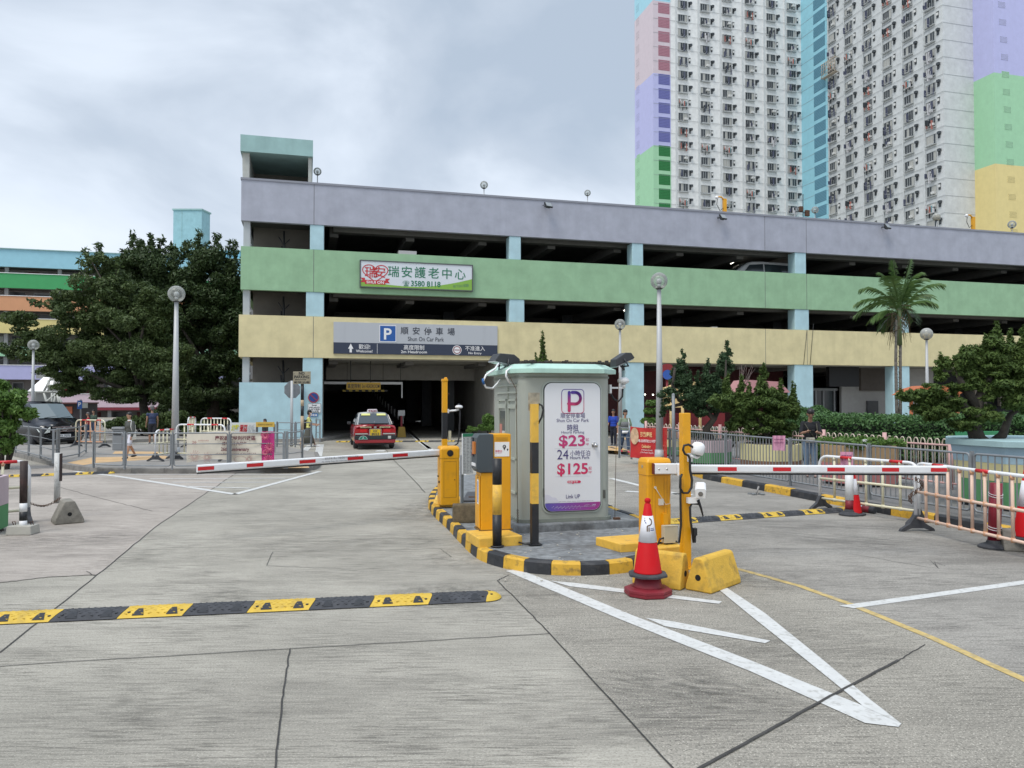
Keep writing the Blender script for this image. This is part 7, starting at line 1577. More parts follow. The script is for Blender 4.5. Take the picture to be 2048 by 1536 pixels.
juniper('dense green juniper with pointed tufts in the yellow and brown planter', (P(1538, 880, 20.2).x, 20.2, jz), [(1525, 727, 810, 40), (1562, 756, 830, 34), (1587, 763, 830, 30), (1455, 748, 820, 40), (1483, 750, 830, 38), (1500, 765, 830, 34), (1545, 775, 840, 36)],
        [(1480, 815, 36, 26), (1525, 800, 44, 30), (1440, 800, 30, 24), (1565, 815, 38, 26), (1505, 838, 44, 22), (1475, 850, 30, 22), (1550, 845, 42, 22), (1590, 825, 12, 20), (1520, 868, 36, 18), (1565, 866, 26, 16)], 20.2,
        [[(1538, 895), (1532, 870), (1520, 845), (1510, 815), (1520, 770)], [(1530, 866), (1500, 840), (1470, 815)], [(1532, 866), (1560, 830), (1580, 800)]], 42000, M['leafJ'], .11, 5, size=.05)
juniper('large spreading juniper with a leaning dark trunk in the mint-topped planter', (P(1965, 900, 13.4).x, 13.4, PV + 1.0), [(1992, 645, 760, 66, .2), (1972, 668, 750, 30), (2040, 690, 790, 60), (1925, 690, 750, 40), (2020, 655, 740, 44, .5), (1880, 705, 760, 30), (1950, 700, 770, 36), (1905, 765, 820, 40), (1840, 775, 820, 34), (2045, 650, 740, 40), (1975, 720, 800, 40), (1865, 790, 840, 34)],
        [(1925, 718, 34, 16), (1890, 725, 26, 16), (1960, 742, 44, 20), (2010, 752, 44, 28), (1920, 778, 42, 16), (1860, 780, 36, 22), (1830, 800, 36, 24), (1900, 803, 42, 16), (1815, 785, 20, 14), (1860, 822, 50, 18), (1950, 825, 60, 26), (2020, 800, 50, 40), (2060, 775, 34, 30), (1985, 770, 60, 30), (1940, 850, 50, 14), (1990, 700, 50, 34)], 13.4,
        [[(1985, 905), (1955, 880), (1945, 845), (1958, 800), (1985, 740), (1992, 680)], [(1975, 895), (2005, 870), (2020, 830), (2048, 812)], [(1950, 840), (1915, 800), (1870, 790)], [(1955, 815), (1925, 770), (1910, 740)]], 60000, M['leafJ'], .17, 9, size=.042)
pq = planter('small round planter hidden behind the booth', 1083, 32.5, 1.0, [(.55, PM['green'], 1, 1)])
juniper('slim green conifer spire rising behind the booth roof', (P(1083, 800, 32.5).x, 32.5, PV + .6), [(1082, 664, 790, 34, 0, 4), (1072, 705, 790, 26)], [(1083, 770, 20, 20)], 32.5, [[(1083, 880), (1083, 760), (1086, 690)]], 9000, M['leafJ'], .07, 7, size=.07)
# bare twigs between the first two junipers
mb = MB(); rg = random.Random(6); b = P(1478, 790, 21.0)
for i in range(9):
    e = P(1478 + rg.uniform(2, 34), 790 - rg.uniform(25, 72), 21.0); m_ = b.lerp(e, .5) + Vector((rg.uniform(-.1, .1), 0, 0)); mb.tube([b - b, m_ - b, e - b], [.012, .009, .004], n=4); q = m_.lerp(e, .5) + Vector((rg.uniform(-.15, .15), 0, .12)); mb.tube([m_ - b, q - b], [.006, .003], n=4)
o = obj('bare_branch', mb, mat('twig_grey', (.16, .12, .11), .9), loc=b); tag(o, 'bare leafless twigs sticking up between the two middle junipers', 'branch')
# clipped hedge
hg = Fr((P(1560, 870, 24.0).x, 24.0, PV), R(-12)); hl = 9.4
t = thing('hedge', 'long clipped green hedge behind the pink hoop-topped fence', 'hedge', hg.o, hg.rz); rg = np.random.default_rng(4)
bl = [(x_, y_, z_, .38, .30, .26) for x_ in np.arange(0, hl, .42) for y_ in (-.45, .0, .45) for z_ in (.25, .72, 1.18 + .03 * math.sin(x_ * 1.3))]
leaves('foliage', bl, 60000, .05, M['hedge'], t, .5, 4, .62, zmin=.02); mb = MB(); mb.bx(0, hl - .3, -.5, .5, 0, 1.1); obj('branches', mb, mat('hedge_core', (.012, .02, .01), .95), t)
shrub('round bush rising above the left end of the hedge', [(1628, 822, 32, 14), (1600, 826, 20, 10)], 25.2, 3500, .06, M['hedge'], seed=12)
shrub('dark shrub in the planter soil between the first two planters', [(1400, 868, 46, 12), (1470, 872, 40, 12), (1440, 862, 30, 10)], 24.5, 5000, .05, M['leafJ2'], seed=14)
# palm
pt = P(1797, 840, 27.5); t = thing('palm_tree', 'slender palm with two thin stems and drooping fronds before the car park', 'palm tree', (pt.x, 27.5, PV)); b = t.location; k = 27.5 / FPX
for off, top_px in ((-6, (1793, 640)), (7, (1801, 650))):
    tp = P(top_px[0], top_px[1], 27.5) - b; mb = MB(); mb.tube([(off * k * .3, 0, 0), (off * k * .6, 0, tp.z * .4), (off * k * .7, 0, tp.z * .7), (tp.x, 0, tp.z)], [.065, .055, .05, .045], n=10)
    for i in range(24): z = tp.z * i / 24; mb.cyl((off * k * (.3 + .35 * i / 24), 0, z), (off * k * (.3 + .35 * i / 24), 0, z + .025), .066 - .0007 * i, n=8)
    obj('trunk', mb, M['palmt'], t)
mb = MB(); cpos = P(1797, 625, 27.5) - b; rg = random.Random(12)
fr_px = [(1728, 604, .4), (1735, 575, .3), (1742, 640, 0), (1770, 545, .2), (1790, 522, .1), (1812, 525, -.2), (1838, 548, 0), (1862, 555, .3), (1872, 592, .2), (1856, 612, -.3), (1835, 640, .2), (1755, 560, -.5), (1748, 600, -.4), (1825, 575, .6), (1815, 660, .4), (1775, 655, .3), (1865, 575, -.4), (1732, 625, .5), (1850, 570, .7)]
for px, py, dy in fr_px:
    e = P(px, py, 27.5) - b + Vector((0, dy * 1.6, 0)); s_ = cpos + Vector((0, 0, rg.uniform(-.2, .3))); L_ = (e - s_).length
    up_ = Vector((0, 0, 1)) * (L_ * .45 if py > 540 else L_ * .12); N_ = 16; pts = [s_ * (1 - u) ** 2 + (s_.lerp(e, .5) + up_) * 2 * u * (1 - u) + e * u * u for u in [i / N_ for i in range(N_ + 1)]]
    mb.tube(pts, [.022 * (1 - .7 * i / N_) for i in range(N_ + 1)], n=4)
    for i in range(3, N_ + 1):
        tdir = (pts[i] - pts[i - 1]).normalized(); sd_ = tdir.cross(Vector((0, 0, 1))); sd_ = sd_.normalized() if sd_.length > .1 else Vector((0, 1, 0)); l_ = .62 * (1 - .45 * abs(i / N_ - .5) * 2) * (1 if i < N_ else .7)
        for sg in (-1, 1):
            for h_ in (0, .5):
                o_ = pts[i].lerp(pts[i - 1], h_); tip_ = o_ + tdir * l_ * .55 + sd_ * sg * l_ * .75 + Vector((0, 0, -l_ * rg.uniform(.25, .55))); w_ = sd_.cross(tdir).normalized() * .012 + tdir * .020
                md = o_.lerp(tip_, .5) + Vector((0, 0, .05)); mb.add([o_ - w_, md - w_, tip_, md + w_, o_ + w_], [(0, 1, 3, 4), (1, 2, 3)])
obj('frond', mb, leafmat('palm_leaf', (.04, .09, .025), (.13, .21, .06), .45), t)
mb = MB(); s0_ = P(1797, 660, 27.5) - b
for i in range(60):
    a = rg.uniform(0, 6.28); l_ = rg.uniform(.3, .8); o_ = s0_ + Vector((rg.uniform(-.15, .15), rg.uniform(-.15, .15), rg.uniform(.0, .9))); mb.tube([o_, o_ + Vector((math.cos(a) * .25, math.sin(a) * .25, -.1 * l_)), o_ + Vector((math.cos(a) * .35, math.sin(a) * .35, -l_))], [.012, .01, .005], n=3)
obj('dry_skirt', mb, mat('dry_frond', (.16, .12, .07), .9), t)
mb = MB(); mb.tube([P(1798, 690, 27.5) - b, P(1798, 610, 27.5) - b], [.11, .06], n=8); obj('crown_shaft', mb, mat('crown_shaft', (.10, .16, .06), .6), t)

# ================================================================ PLAYGROUND behind the junipers
t = thing('play_structure', 'pale yellow play structure with arched panel, posts and pink roof behind the junipers', 'playground', (P(1400, 850, 30).x, 30, PV)); b = t.location; pw_ = lambda px, py, Y=30: P(px, py, Y) - b
mb = MB(); arc_ = [pw_(1325, 815), pw_(1326, 790), pw_(1336, 775), pw_(1356, 768), pw_(1382, 764), pw_(1400, 763), pw_(1402, 768), pw_(1375, 772), pw_(1367, 790), pw_(1366, 815)]
mb.add([q for q in arc_] + [q + Vector((0, 1.2, 0)) for q in arc_], [tuple(range(10)), tuple(range(10, 20))[::-1]] + [(i, (i + 1) % 10, 10 + (i + 1) % 10, 10 + i) for i in range(10)]); obj('arched_panel', mb, mat('play_cream', (.66, .48, .22), .5), t)
for px in (1342, 1365, 1400): mb = MB(); mb.cyl((pw_(px, 800).x, 0, 0), (pw_(px, 800).x, 0, pw_(px, 770).z), .06, n=10); obj('post', mb, bpy.data.materials['play_cream'], t)
mb = MB(); mb.ext([(0, 0), (2.1, 0), (1.7, .42), (.35, .5)], pw_(1473, 785), (1, 0, 0), (0, 0, 1), (0, 1, 0), 1.6); obj('roof', mb, mat('play_pink', (.50, .24, .25), .5), t)
for px in (1490, 1496): mb = MB(); mb.cyl((pw_(px, 800).x, 0, 0), (pw_(px, 800).x, 0, pw_(px, 784).z), .05, n=8); obj('post', mb, bpy.data.materials['fence_pink'], t)
mb = MB(); mb.bx(pw_(1368, 0).x, pw_(1470, 0).x, .4, 1.6, .0, .75); obj('deck', mb, mat('play_grey', (.14, .15, .15), .6), t)
mb = MB(); mb.bx(pw_(1335, 0).x, pw_(1470, 0).x, 1.8, 1.9, .0, 1.3); obj('red_panel', mb, mat('play_red', (.20, .02, .025), .6), t)
mb = MB(); t2 = thing('play_toy', 'red and blue round play panel glimpsed behind the tall grey lamp', 'playground', (P(1335, 750, 31).x, 31, PV)); zc = P(1335, 742, 31).z - PV; mb.cyl((0, 0, zc), (0, .15, zc), .3, n=20, mi=0); mb.cyl((0, -.02, zc - .15), (0, .0, zc - .15), .2, n=14, mi=1); mb.cyl((0, .1, 0), (0, .1, zc), .05, n=8, mi=0); obj('panel', mb, [mat('toy_red', (.2, .015, .02), .5), mat('toy_blue', (.02, .08, .35), .5)], t2)
t3 = thing('play_slide', 'orange play canopy with a green bench behind the big juniper', 'playground', (P(1850, 850, 26).x, 26, PV)); b3 = t3.location; q_ = lambda px, py: P(px, py, 26) - b3
mb = MB(); ar = [q_(1812, 790), q_(1830, 778), q_(1855, 771), q_(1890, 772), q_(1925, 785), q_(1915, 792), q_(1880, 781), q_(1850, 780), q_(1828, 790)]; n = len(ar); mb.add(ar + [q + Vector((0, 1, 0)) for q in ar], [tuple(range(n)), tuple(range(n, 2 * n))[::-1]] + [(i, (i + 1) % n, n + (i + 1) % n, n + i) for i in range(n)]); obj('canopy', mb, mat('play_orange', (.50, .14, .05), .5), t3)
for px in (1822, 1915): mb = MB(); mb.cyl((q_(px, 0).x, .3, 0), (q_(px, 0).x, .3, q_(px, 786).z), .06, n=8); obj('post', mb, mat('play_orange2', (.50, .14, .05), .5), t3)
t4 = thing('bench', 'green plastic bench and table beyond the hedge at the right', 'bench', (P(2000, 860, 21).x, 21, PV), .2); mb = MB(); mb.bx(-.8, .8, -.2, .25, .62, .70); mb.bx(-.9, .9, -.6, -.35, .38, .43); mb.bx(-.9, .9, .4, .65, .38, .43); mb.bx(-.6, -.5, -.55, .6, 0, .62); mb.bx(.5, .6, -.55, .6, 0, .62); obj('seat', mb, mat('bench_green', (.04, .24, .10), .5), t4, bevel=.01)
mb = MB(); mb.bx(-.8, .8, .66, .71, .55, .95); obj('backrest', mb, bpy.data.materials['bench_green'], t4, bevel=.01)
# topiary in a red pot, rocks by the pillar
t = thing('topiary_tree', 'three-tiered clipped topiary in a red pot beside the teal pillar', 'topiary', (P(1309, 850, 33).x, 33, PV)); b = t.location; k = 33 / FPX
bl = []
for py, w_, h_ in ((806, 18, 7), (822, 22, 8), (842, 28, 9)):
    c = P(1309, py, 33) - b
    for i in range(7): a = i * .9; bl.append((c.x + math.cos(a) * w_ * k * .55, math.sin(a) * w_ * k * .55, c.z, w_ * k * .5, w_ * k * .5, h_ * k * .8))
leaves('foliage', bl, 5000, .06, M['leafC'], t, seed=3); mb = MB(); mb.cyl((0, 0, .4), (0, 0, (P(1309, 805, 33) - b).z), .05, n=8); obj('stem', mb, M['bark'], t); mb = MB(); mb.lathe([(.34, 0), (.48, .15), (.52, .5), (.46, .55)], n=20); obj('pot', mb, mat('pot_red', (.22, .02, .02), .4), t)
for i, (px, py, w_) in enumerate(((1340, 872, .5), (1368, 874, .7))):
    t = thing('boulder', ['brown boulder left of the yellow post', 'larger brown boulder behind the yellow post'][i], 'rock', (P(px, 870, 28).x, 28, PV)); mb = MB(); mb.sph((0, 0, .2), (w_, .5, .5), 14)
    rg = random.Random(i); mb.v = [v * (1 + rg.uniform(-.06, .06)) for v in mb.v]; obj('rock', mb, mat('rock_brown%d' % i, (.19, .10, .06), .9, var=.3, bump=.6), t)

# ================================================================ STREET LAMPS on the ground
for px, pyg, rp_, Y, lab, w_, gm in ((1318, 562, 17, 23.0, 'tall grey globe lamp rising behind the booth, right of the pillar', .085, None), (1240, 649, 11, 35.0, 'globe lamp standing left of the teal pillar behind the booth', .07, None), (1853, 668, 12, 33, 'globe lamp with yellowish globe right of the palm', .065, M['globey']),
                                  (353, 588, 16.5, 24.2, 'tall grey globe lamp in front of the dark trees', .085, None), (342, 706, 8, 46.0, 'distant globe lamp half hidden beside the tall left lamp', .07, None), (67, 690, 10.5, 36.0, 'globe lamp above the black van at the far left', .07, None)):
    p = P(px, pyg, Y); street_lamp(lab, (p.x, Y, PV if px > 300 else .15), p.z, rp_ * Y / FPX, w_, gm=gm)
p = P(1353, 870, 25.5); t = thing('pipe_post', 'thin grey pipe post beside the yellow camera post', 'post', (P(1347, 870, 21.5).x, 21.5, PV)); mb = MB(); mb.cyl((0, 0, 0), (0, 0, P(1347, 790, 21.5).z - PV), .045, n=10); mb.sph((0, 0, P(1347, 790, 21.5).z - PV), .05, 8); obj('pipe', mb, M['galv'], t)

# ================================================================ LEFT SIDE: railings, banners, barriers, signs
HR = dict(bars=False, group='grey railings with horizontal rails', h=1.0)
w1 = lambda px, py: (lambda q: (q.x, q.y, 0))(G(px, py, PV))
fence_line(lambda i: 'grey railing on the left refuge, ' + ['leftmost of the front row', 'in front of the walking woman', 'before the cream banner', 'holding the magenta banner end'][i], [w1(186, 935), w1(248, 937.5), w1(343, 938.5), w1(457, 937), w1(573, 936)], **HR)
fence_line(lambda i: 'grey railing end frame by the crossing on the left refuge', [w1(573, 936), w1(606, 930)], **HR)
fence_line(lambda i: 'grey curved railing in front of the van, ' + ['leftmost panel', 'second panel', 'third panel', 'panel at the kerb corner'][i], [w1(31, 905), w1(57, 911), w1(81, 917), w1(106, 926), w1(118, 921)], **HR)
fence_line(lambda i: 'grey railing behind, ' + ['between van and crossing', 'by the zebra crossing'][i], [w1(113, 922), w1(158, 913), w1(172, 904)], **HR)
fence_line(lambda i: 'grey railing in front of the teal wall, ' + ['left panel', 'right panel beside the masked woman'][i], [w1(553, 893), w1(590, 894), w1(625, 892)], **HR)
w2 = lambda px, py, z=.0: (lambda q: (q.x, q.y, 0))(G(px, py, z))
fence_line(lambda i: 'short grey railing at the car park pillar', [w2(632, 886), w2(640, 890)], **HR)
# cream and magenta anniversary banner
Yb = G(460, 937, PV).y + .12; xa_, xb_ = P(373, 900, Yb).x, P(549, 900, Yb).x; t = thing('anniversary_banner', 'wrinkled cream banner with dark red writing and a magenta firework end', 'banner', (xa_, Yb, 0)); w_ = xb_ - xa_; z1, z0 = P(460, 863, Yb).z, P(460, 927, Yb).z; H_ = z1 - z0
split = .855
def botf(u): return .02 + .10 * math.sin(min(1, u * 1.35) * math.pi) if u < .74 else .02
cl = cloth(w_ * split, z0, z1, 26, 8, .03, 3, y=-.0, botf=botf, topf=lambda u: -.05 * (u < .1) * (1 - u * 10) - .02 * math.sin(u * 9)); obj('cloth', cl, mat('banner_cream', (.66, .61, .51), .7, var=.12, vscale=2, dirt=.25, dcol=(.36, .31, .22), dscale=1.5), t)
cl = cloth(w_ * (1 - split), z0, z1, 8, 8, .02, 4, y=-.01, sag=0); cl.v = [v + Vector((w_ * split - (.10 * math.sin((v.z - z0) / H_ * math.pi) if v.x < .02 else 0), 0, 0)) for v in cl.v]; obj('magenta_cloth', cl, mat('banner_magenta', (.42, .02, .16), .6, var=.3, vscale=3), t)
mb = MB(); u_ = lambda u: w_ * u
txt(mb, '慶祝香港特別行政區', (u_(.56), -.05, z0 + H_ * .74), X, Zu, H_ * .145, w_ * .46, 'C', off=.025); txt(mb, '成立二十六周年', (u_(.55), -.05, z0 + H_ * .58), X, Zu, H_ * .12, w_ * .28, 'C', off=.025); txt(mb, '26th Anniversary', (u_(.56), -.06, z0 + H_ * .40), X, Zu, H_ * .15, w_ * .32, 'C', off=.03); txt(mb, 'of the Establishment of the HKSAR', (u_(.57), -.05, z0 + H_ * .28), X, Zu, H_ * .085, w_ * .46, 'C')
obj('lettering', mb, mat('banner_ink', (.13, .025, .04), .6), t)
mb = MB(); txt(mb, '26', (u_(.07), -.05, z0 + H_ * .62), (1, 0, .1), Zu, H_ * .12, w_ * .05, off=.0); txt(mb, '香港特別行政區', (u_(.14), -.05, z0 + H_ * .70), X, Zu, H_ * .05, w_ * .12); rg = random.Random(5)
for cx_, cz_, r_ in ((.10, .22, .2), (.24, .20, .17), (.72, .14, .12)):
    for k in range(18): a = k * math.pi / 9; r0_ = H_ * .04; r1_ = H_ * r_ * rg.uniform(.7, 1.1); mb.tube([(u_(cx_) + r0_ * math.cos(a), -.05, z0 + H_ * cz_ + r0_ * math.sin(a)), (u_(cx_) + r1_ * math.cos(a), -.05, max(z0 + .02, z0 + H_ * cz_ + r1_ * math.sin(a)))], .004, n=3)
mb.tube([(u_(.62) + .16 * math.cos(q), -.05, z0 + H_ * .13 + .09 * math.sin(q)) for q in [k * math.pi / 12 for k in range(24)]], .004, n=3, closed=True)
obj('firework_drawing', mb, mat('banner_ink2', (.35, .10, .10), .6), t)
mb = MB()
for cx_, cz_, r_ in ((.90, .86, .14), (.95, .50, .16), (.94, .12, .16), (.90, .34, .09)):
    for k in range(14): a = k * math.pi / 7; mb.tube([(u_(cx_) + H_ * .03 * math.cos(a), -.05, z0 + H_ * cz_ + H_ * .03 * math.sin(a)), (min(u_(1) - .01, u_(cx_) + H_ * r_ * math.cos(a)), -.05, min(z1 - .01, max(z0 + .02, z0 + H_ * cz_ + H_ * r_ * math.sin(a))))], .006, n=3)
obj('firework', mb, mat('firework_pink', (.78, .22, .28), .5), t)
# second row: notice banners on the railing behind
Yc = 27.0; xa_, xb_ = P(460, 850, Yc).x, P(512, 850, Yc).x; t = thing('slogan_banner', 'small white banner with yellow, red and grey slogan panels above the cream banner', 'banner', (xa_, Yc, 0)); w_ = xb_ - xa_; z1, z0 = P(480, 845, Yc).z, P(480, 872, Yc).z; mb = MB(); mb.bx(0, w_, -.01, 0, z0, z1); obj('cloth', mb, mat('banner_white', (.6, .62, .6), .6), t)
for i, (ch, c) in enumerate((('打擊', (.55, .52, .03)), ('罪惡', (.45, .02, .03)), ('公德', (.38, .40, .42)))):
    mb = MB(); txt(mb, ch, (w_ * (.19 + i * .32), -.03, z0 + .12), (1, 0, 0), (.12, 0, 1), (z1 - z0) * .70, w_ * .29, 'C', off=.02); obj('lettering', mb, mat('slogan%d' % i, c, .5), t)
fence_line(lambda i: 'grey railing carrying the slogan banner, ' + ['left panel', 'right panel'][i], [(P(455, 850, Yc + .1).x, Yc + .1, 0), (P(512, 850, Yc + .1).x, Yc + .1, 0), (P(553, 850, Yc + .1).x, Yc + .1, 0)], **HR)
xa_, xb_ = P(512, 850, Yc).x, P(549, 850, Yc).x; t = thing('notice_banner', 'yellow notice banner with small writing in front of the teal wall', 'banner', (xa_, Yc, 0)); w_ = xb_ - xa_; z1, z0 = P(530, 844, Yc).z, P(530, 854, Yc).z; mb = MB(); mb.bx(0, w_, -.01, 0, z0, z1); obj('cloth', mb, mat('banner_yellow', (.58, .38, .06), .6), t)
mb = MB(); txt(mb, '請勿亂拋垃圾 保持地方清潔', (w_ / 2, -.013, z0 + .06), X, Zu, (z1 - z0) * .4, w_ * .8, 'C'); obj('lettering', mb, mat('ltr_brown', (.15, .08, .02), .6), t)
# left-side barriers
def gb(label, pxa, pxb, Y, Yb=None, h=1.05, n=5, low='creamy', z=PV, cols=('wht', 'red'), joints=None, mid=True):
    Yb = Yb or Y; return gate_barrier(label, (P(pxa, 850, Y).x, Y, 0), (P(pxb, 850, Yb).x, Yb, 0), h, n, low=M[low], z=z, cols=cols, joints=M[joints] if joints else None, mid=mid)
M['whitebar'] = M['creamy']
gb('small cream barrier end-on between the walking woman and the cream banner', 311, 350, 23.0, 24.0, .92, 4)
gb('red and white barrier with its lower half hidden by the cream banner', 353, 450, 23.6, 23.2, 1.08, 5)
gb('red and white barrier farther back before the dark trees', 402, 462, 29, 28.5, 1.15, 8)
gb('narrow white barrier end-on before the dark trees', 376, 391, 30, 31, 1.15, 4)
gb('orange and white barrier beside the van with a cloth over it', 152, 210, 30.5, 30.0, 1.05, 5, 'orange', cols=('creamy', 'red'))
t = thing('litter_bin', 'grey plastic litter bin behind the walking woman', 'bin', (P(240, 870, 28.5).x, 28.5, PV)); mb = MB(); mb.prism(rrect(-.2, .2, -.2, .2, .06, 4), 0, .78); obj('bin_body', mb, mat('bin_grey', (.21, .22, .23), .6), t); mb = MB(); mb.prism(rrect(-.23, .23, -.23, .23, .07, 4), .78, .84, scale=.95); obj('lid', mb, mat('bin_lid', (.26, .27, .28), .5), t)
mb = MB(); mb.bx(-.14, .14, -.215, -.2, .55, .68); obj('slot', mb, M['dk'], t)
# grey sign poles
p = G(583, 893, PV); t = thing('stop_sign', 'back of a grey octagonal stop sign on a pale pole', 'traffic sign', (p.x, p.y, PV)); z_ = P(583, 779.5, p.y).z - PV; r_ = 18 * p.y / FPX
mb = MB(); mb.cyl((0, 0, 0), (0, 0, z_ + r_), .055, n=12); obj('pole', mb, M['pole'], t); mb = MB(); mb.M = Matrix.Translation((0, .07, z_)) @ Matrix.Rotation(R(40), 4, 'Z') @ Matrix.Rotation(R(90), 4, 'X'); mb.lathe([(r_, -.01), (r_, .01)], n=8, smooth=False, rot=R(22.5)); obj('sign_plate', mb, M['galv'], t)
p = G(604, 897, PV); t = thing('no_parking_sign', 'weathered NO PARKING board on a black and cream banded pole', 'traffic sign', (p.x, p.y, PV)); zq = lambda py: P(604, py, p.y).z - PV
for i, (a, b) in enumerate(((768, 800), (800, 812), (812, 832), (832, 860), (860, 875), (875, 897))): mb = MB(); mb.cyl((0, 0, max(0, zq(b))), (0, 0, zq(a)), .06, n=12); obj('pole_section', mb, M['blk'] if i % 2 == 0 else mat('pole_tan', (.45, .34, .22), .6) if 'pole_tan' not in bpy.data.materials else bpy.data.materials['pole_tan'], t)
k = p.y / FPX; xa_, xb_ = -17.5 * k, 17.5 * k; z1, z0 = zq(743), zq(768); mb = MB(); mb.bx(xa_, xb_, -.09, -.06, z0, z1); obj('board', mb, mat('board_dirty', (.27, .24, .17), .6, var=.35, vscale=6, dirt=.5, dcol=(.13, .11, .08), dscale=5), t)
H_ = z1 - z0; mb = MB(); txt(mb, 'NO', (0, -.095, z0 + H_ * .74), X, Zu, H_ * .30, None, 'C', off=.03); txt(mb, 'PARKING', (0, -.095, z0 + H_ * .45), X, Zu, H_ * .32, (xb_ - xa_) * .85, 'C', off=.03); txt(mb, '嚴禁泊車', (0, -.095, z0 + H_ * .05), X, Zu, H_ * .20, (xb_ - xa_) * .9, 'C', off=.01)
mb.bx(-11 * k, 9 * k, -.096, -.092, z0 + H_ * .31, z0 + H_ * .36); mb.add([(-11 * k, -.096, z0 + H_ * .28), (-11 * k, -.096, z0 + H_ * .39), (-14 * k, -.096, z0 + H_ * .335)], [(0, 1, 2)]); obj('lettering', mb, mat('ltr_black', (.02, .02, .02), .6), t)
t = thing('parking_sign', 'small blue P sign with a pale plate by the far shops', 'traffic sign', (P(160, 860, 42).x, 42, PV)); b = t.location; q_ = lambda px, py: P(px, py, 42) - b
mb = MB(); mb.bx(-.04, .04, 0, .06, 0, q_(160, 799).z); mb.bx(q_(170, 0).x - .03, q_(170, 0).x + .03, 0, .06, 0, q_(170, 806).z); obj('pole', mb, M['pole'], t); a, c = q_(155, 818), q_(165, 801); mb = MB(); mb.bx(a.x, c.x, -.03, 0, a.z, c.z); obj('sign_plate', mb, mat('sign_blue4', (.01, .08, .3), .5), t)
mb = MB(); txt(mb, 'P', ((a.x + c.x) / 2, -.035, a.z + .15), X, Zu, .32, None, 'C', off=.02); obj('lettering', mb, M['ltr_w'], t); a, c = q_(165, 816), q_(176, 806); mb = MB(); mb.bx(a.x, c.x, -.03, 0, a.z, c.z); obj('plate', mb, mat('plate_pale', (.35, .36, .33), .6), t)
t = thing('kiosk', 'grey kiosk and pale wall in the shade behind the left railings', 'kiosk', (P(420, 860, 60).x, 60, PV)); mb = MB(); mb.bx(-2.6, 2.4, 0, 2, 0, 3.4); obj('wall', mb, mat('kiosk_grey', (.16, .16, .155), .85, var=.25, vscale=1.2), t); mb = MB(); mb.bx(-.9, .7, -.06, 0, 0, 2.2); obj('door', mb, mat('kiosk_door', (.09, .10, .11), .6), t); mb = MB(); mb.bx(-2.8, 2.6, -.3, 2.1, 3.4, 3.55); obj('roof', mb, M['galv'], t)
t = thing('shop_stall', 'red-fronted dark shop stall below the pink band', 'stall', (P(142, 850, 55).x, 55, PV)); mb = MB(); mb.bx(-.8, .8, 0, 2, 0, 1.6); obj('stall_body', mb, mat('stall_dark', (.03, .02, .022), .6), t); mb = MB(); mb.bx(-.7, .1, -.05, 0, .9, 1.4); obj('stall_board', mb, mat('stall_orange', (.45, .12, .05), .5), t); mb = MB(); mb.bx(-.9, .9, -.4, 2, 1.6, 1.7); obj('roof', mb, mat('stall_roof', (.1, .03, .03), .6), t)

# ================================================================ LOWER LEFT CORNER
c = Vector((P(19, 1000, 11.3).x - .80, 11.3, 0)); t = thing('planter', 'pink and green planter cut off by the left edge', 'planter', (c.x, c.y, .004), A15)
hh = P(10, 963, c.y - .5).z; mb = MB(); mb.lathe([(.66, .05), (.66, hh * .48)], n=8, smooth=False, rot=R(22.5)); obj('planter_band', mb, PM['green'], t); mb = MB(); mb.lathe([(.66, hh * .48 + .003), (.66, hh)], n=8, smooth=False, rot=R(22.5)); obj('planter_band', mb, PM['pink'], t); mb = MB(); mb.lathe([(.6, 0), (.6, .05)], n=8, smooth=False, rot=R(22.5)); obj('foot', mb, M['blk'], t)
mb = MB(); mb.lathe([(.58, hh - .03), (.58, hh + .01)], n=8, smooth=False, rot=R(22.5)); obj('soil', mb, bpy.data.materials['soil'], t)
t = thing('banded_post', 'rusty black and white banded post on a pale concrete foot, lower left', 'post', (G(39, 1070).x, G(40, 1070).y + .08, .0)); y_ = t.location.y; zq = lambda py: P(40, py, y_).z; r_ = 7 * y_ / FPX
rb = mat('post_black_rusty', (.035, .022, .02), .7, var=.5, vscale=8, dirt=.4, dcol=(.16, .05, .03), dscale=3)
for a, b, m_ in ((922, 1006, rb), (1006, 1023, M['wht']), (1023, 1041, M['blk']), (1041, 1057, M['wht'])): mb = MB(); mb.cyl((0, 0, max(.1, zq(b))), (0, 0, zq(a)), r_, n=16); obj('post_section', mb, m_, t)
mb = MB(); mb.box((0, 0, .068), (.36, .25, .13), rz=.05, taper=.94); obj('concrete_foot', mb, mat('foot_pale', (.40, .385, .34), .9, var=.12, dirt=.3, dcol=(.2, .19, .17), bump=.4), t, bevel=.01)
mb = MB()
for sx in (-.14, .12): mb.tube([(sx, 0, .13), (sx - .02, 0, .18), (sx + .02, 0, .19), (sx + .03, 0, .13)], .006, n=5)
obj('lifting_ring', mb, M['rust'], t)
y_ = G(112, 1040).y + .2; t = thing('white_post', 'battered white post with a dark strip standing in the grey concrete block', 'post', (P(114, 1000, y_).x, y_, .25)); zq = lambda py: P(114, py, y_).z - .25; mb = MB(); mb.cyl((0, 0, 0), (.0, 0, zq(906)), 5.8 * y_ / FPX, n=14); obj('post', mb, mat('post_white_worn', (.55, .55, .53), .6, var=.1, dirt=.7, dcol=(.15, .13, .11), dscale=9), t)
mb = MB(); mb.bx(.035, .065, -.02, .03, zq(962), zq(907)); obj('strip', mb, rb, t)
gate_barrier('white and cream road barrier with an orange joint at the left edge', (P(-170, 1000, 11.4).x, 11.4, 0), (P(58, 1000, 12.4).x, 12.4, 0), .98, 3, low=M['creamy'], joints=M['orange'], z=.004)
mb = MB(); a, b = P(58, 1005, 12.4), P(120, 996, y_ - .08); 
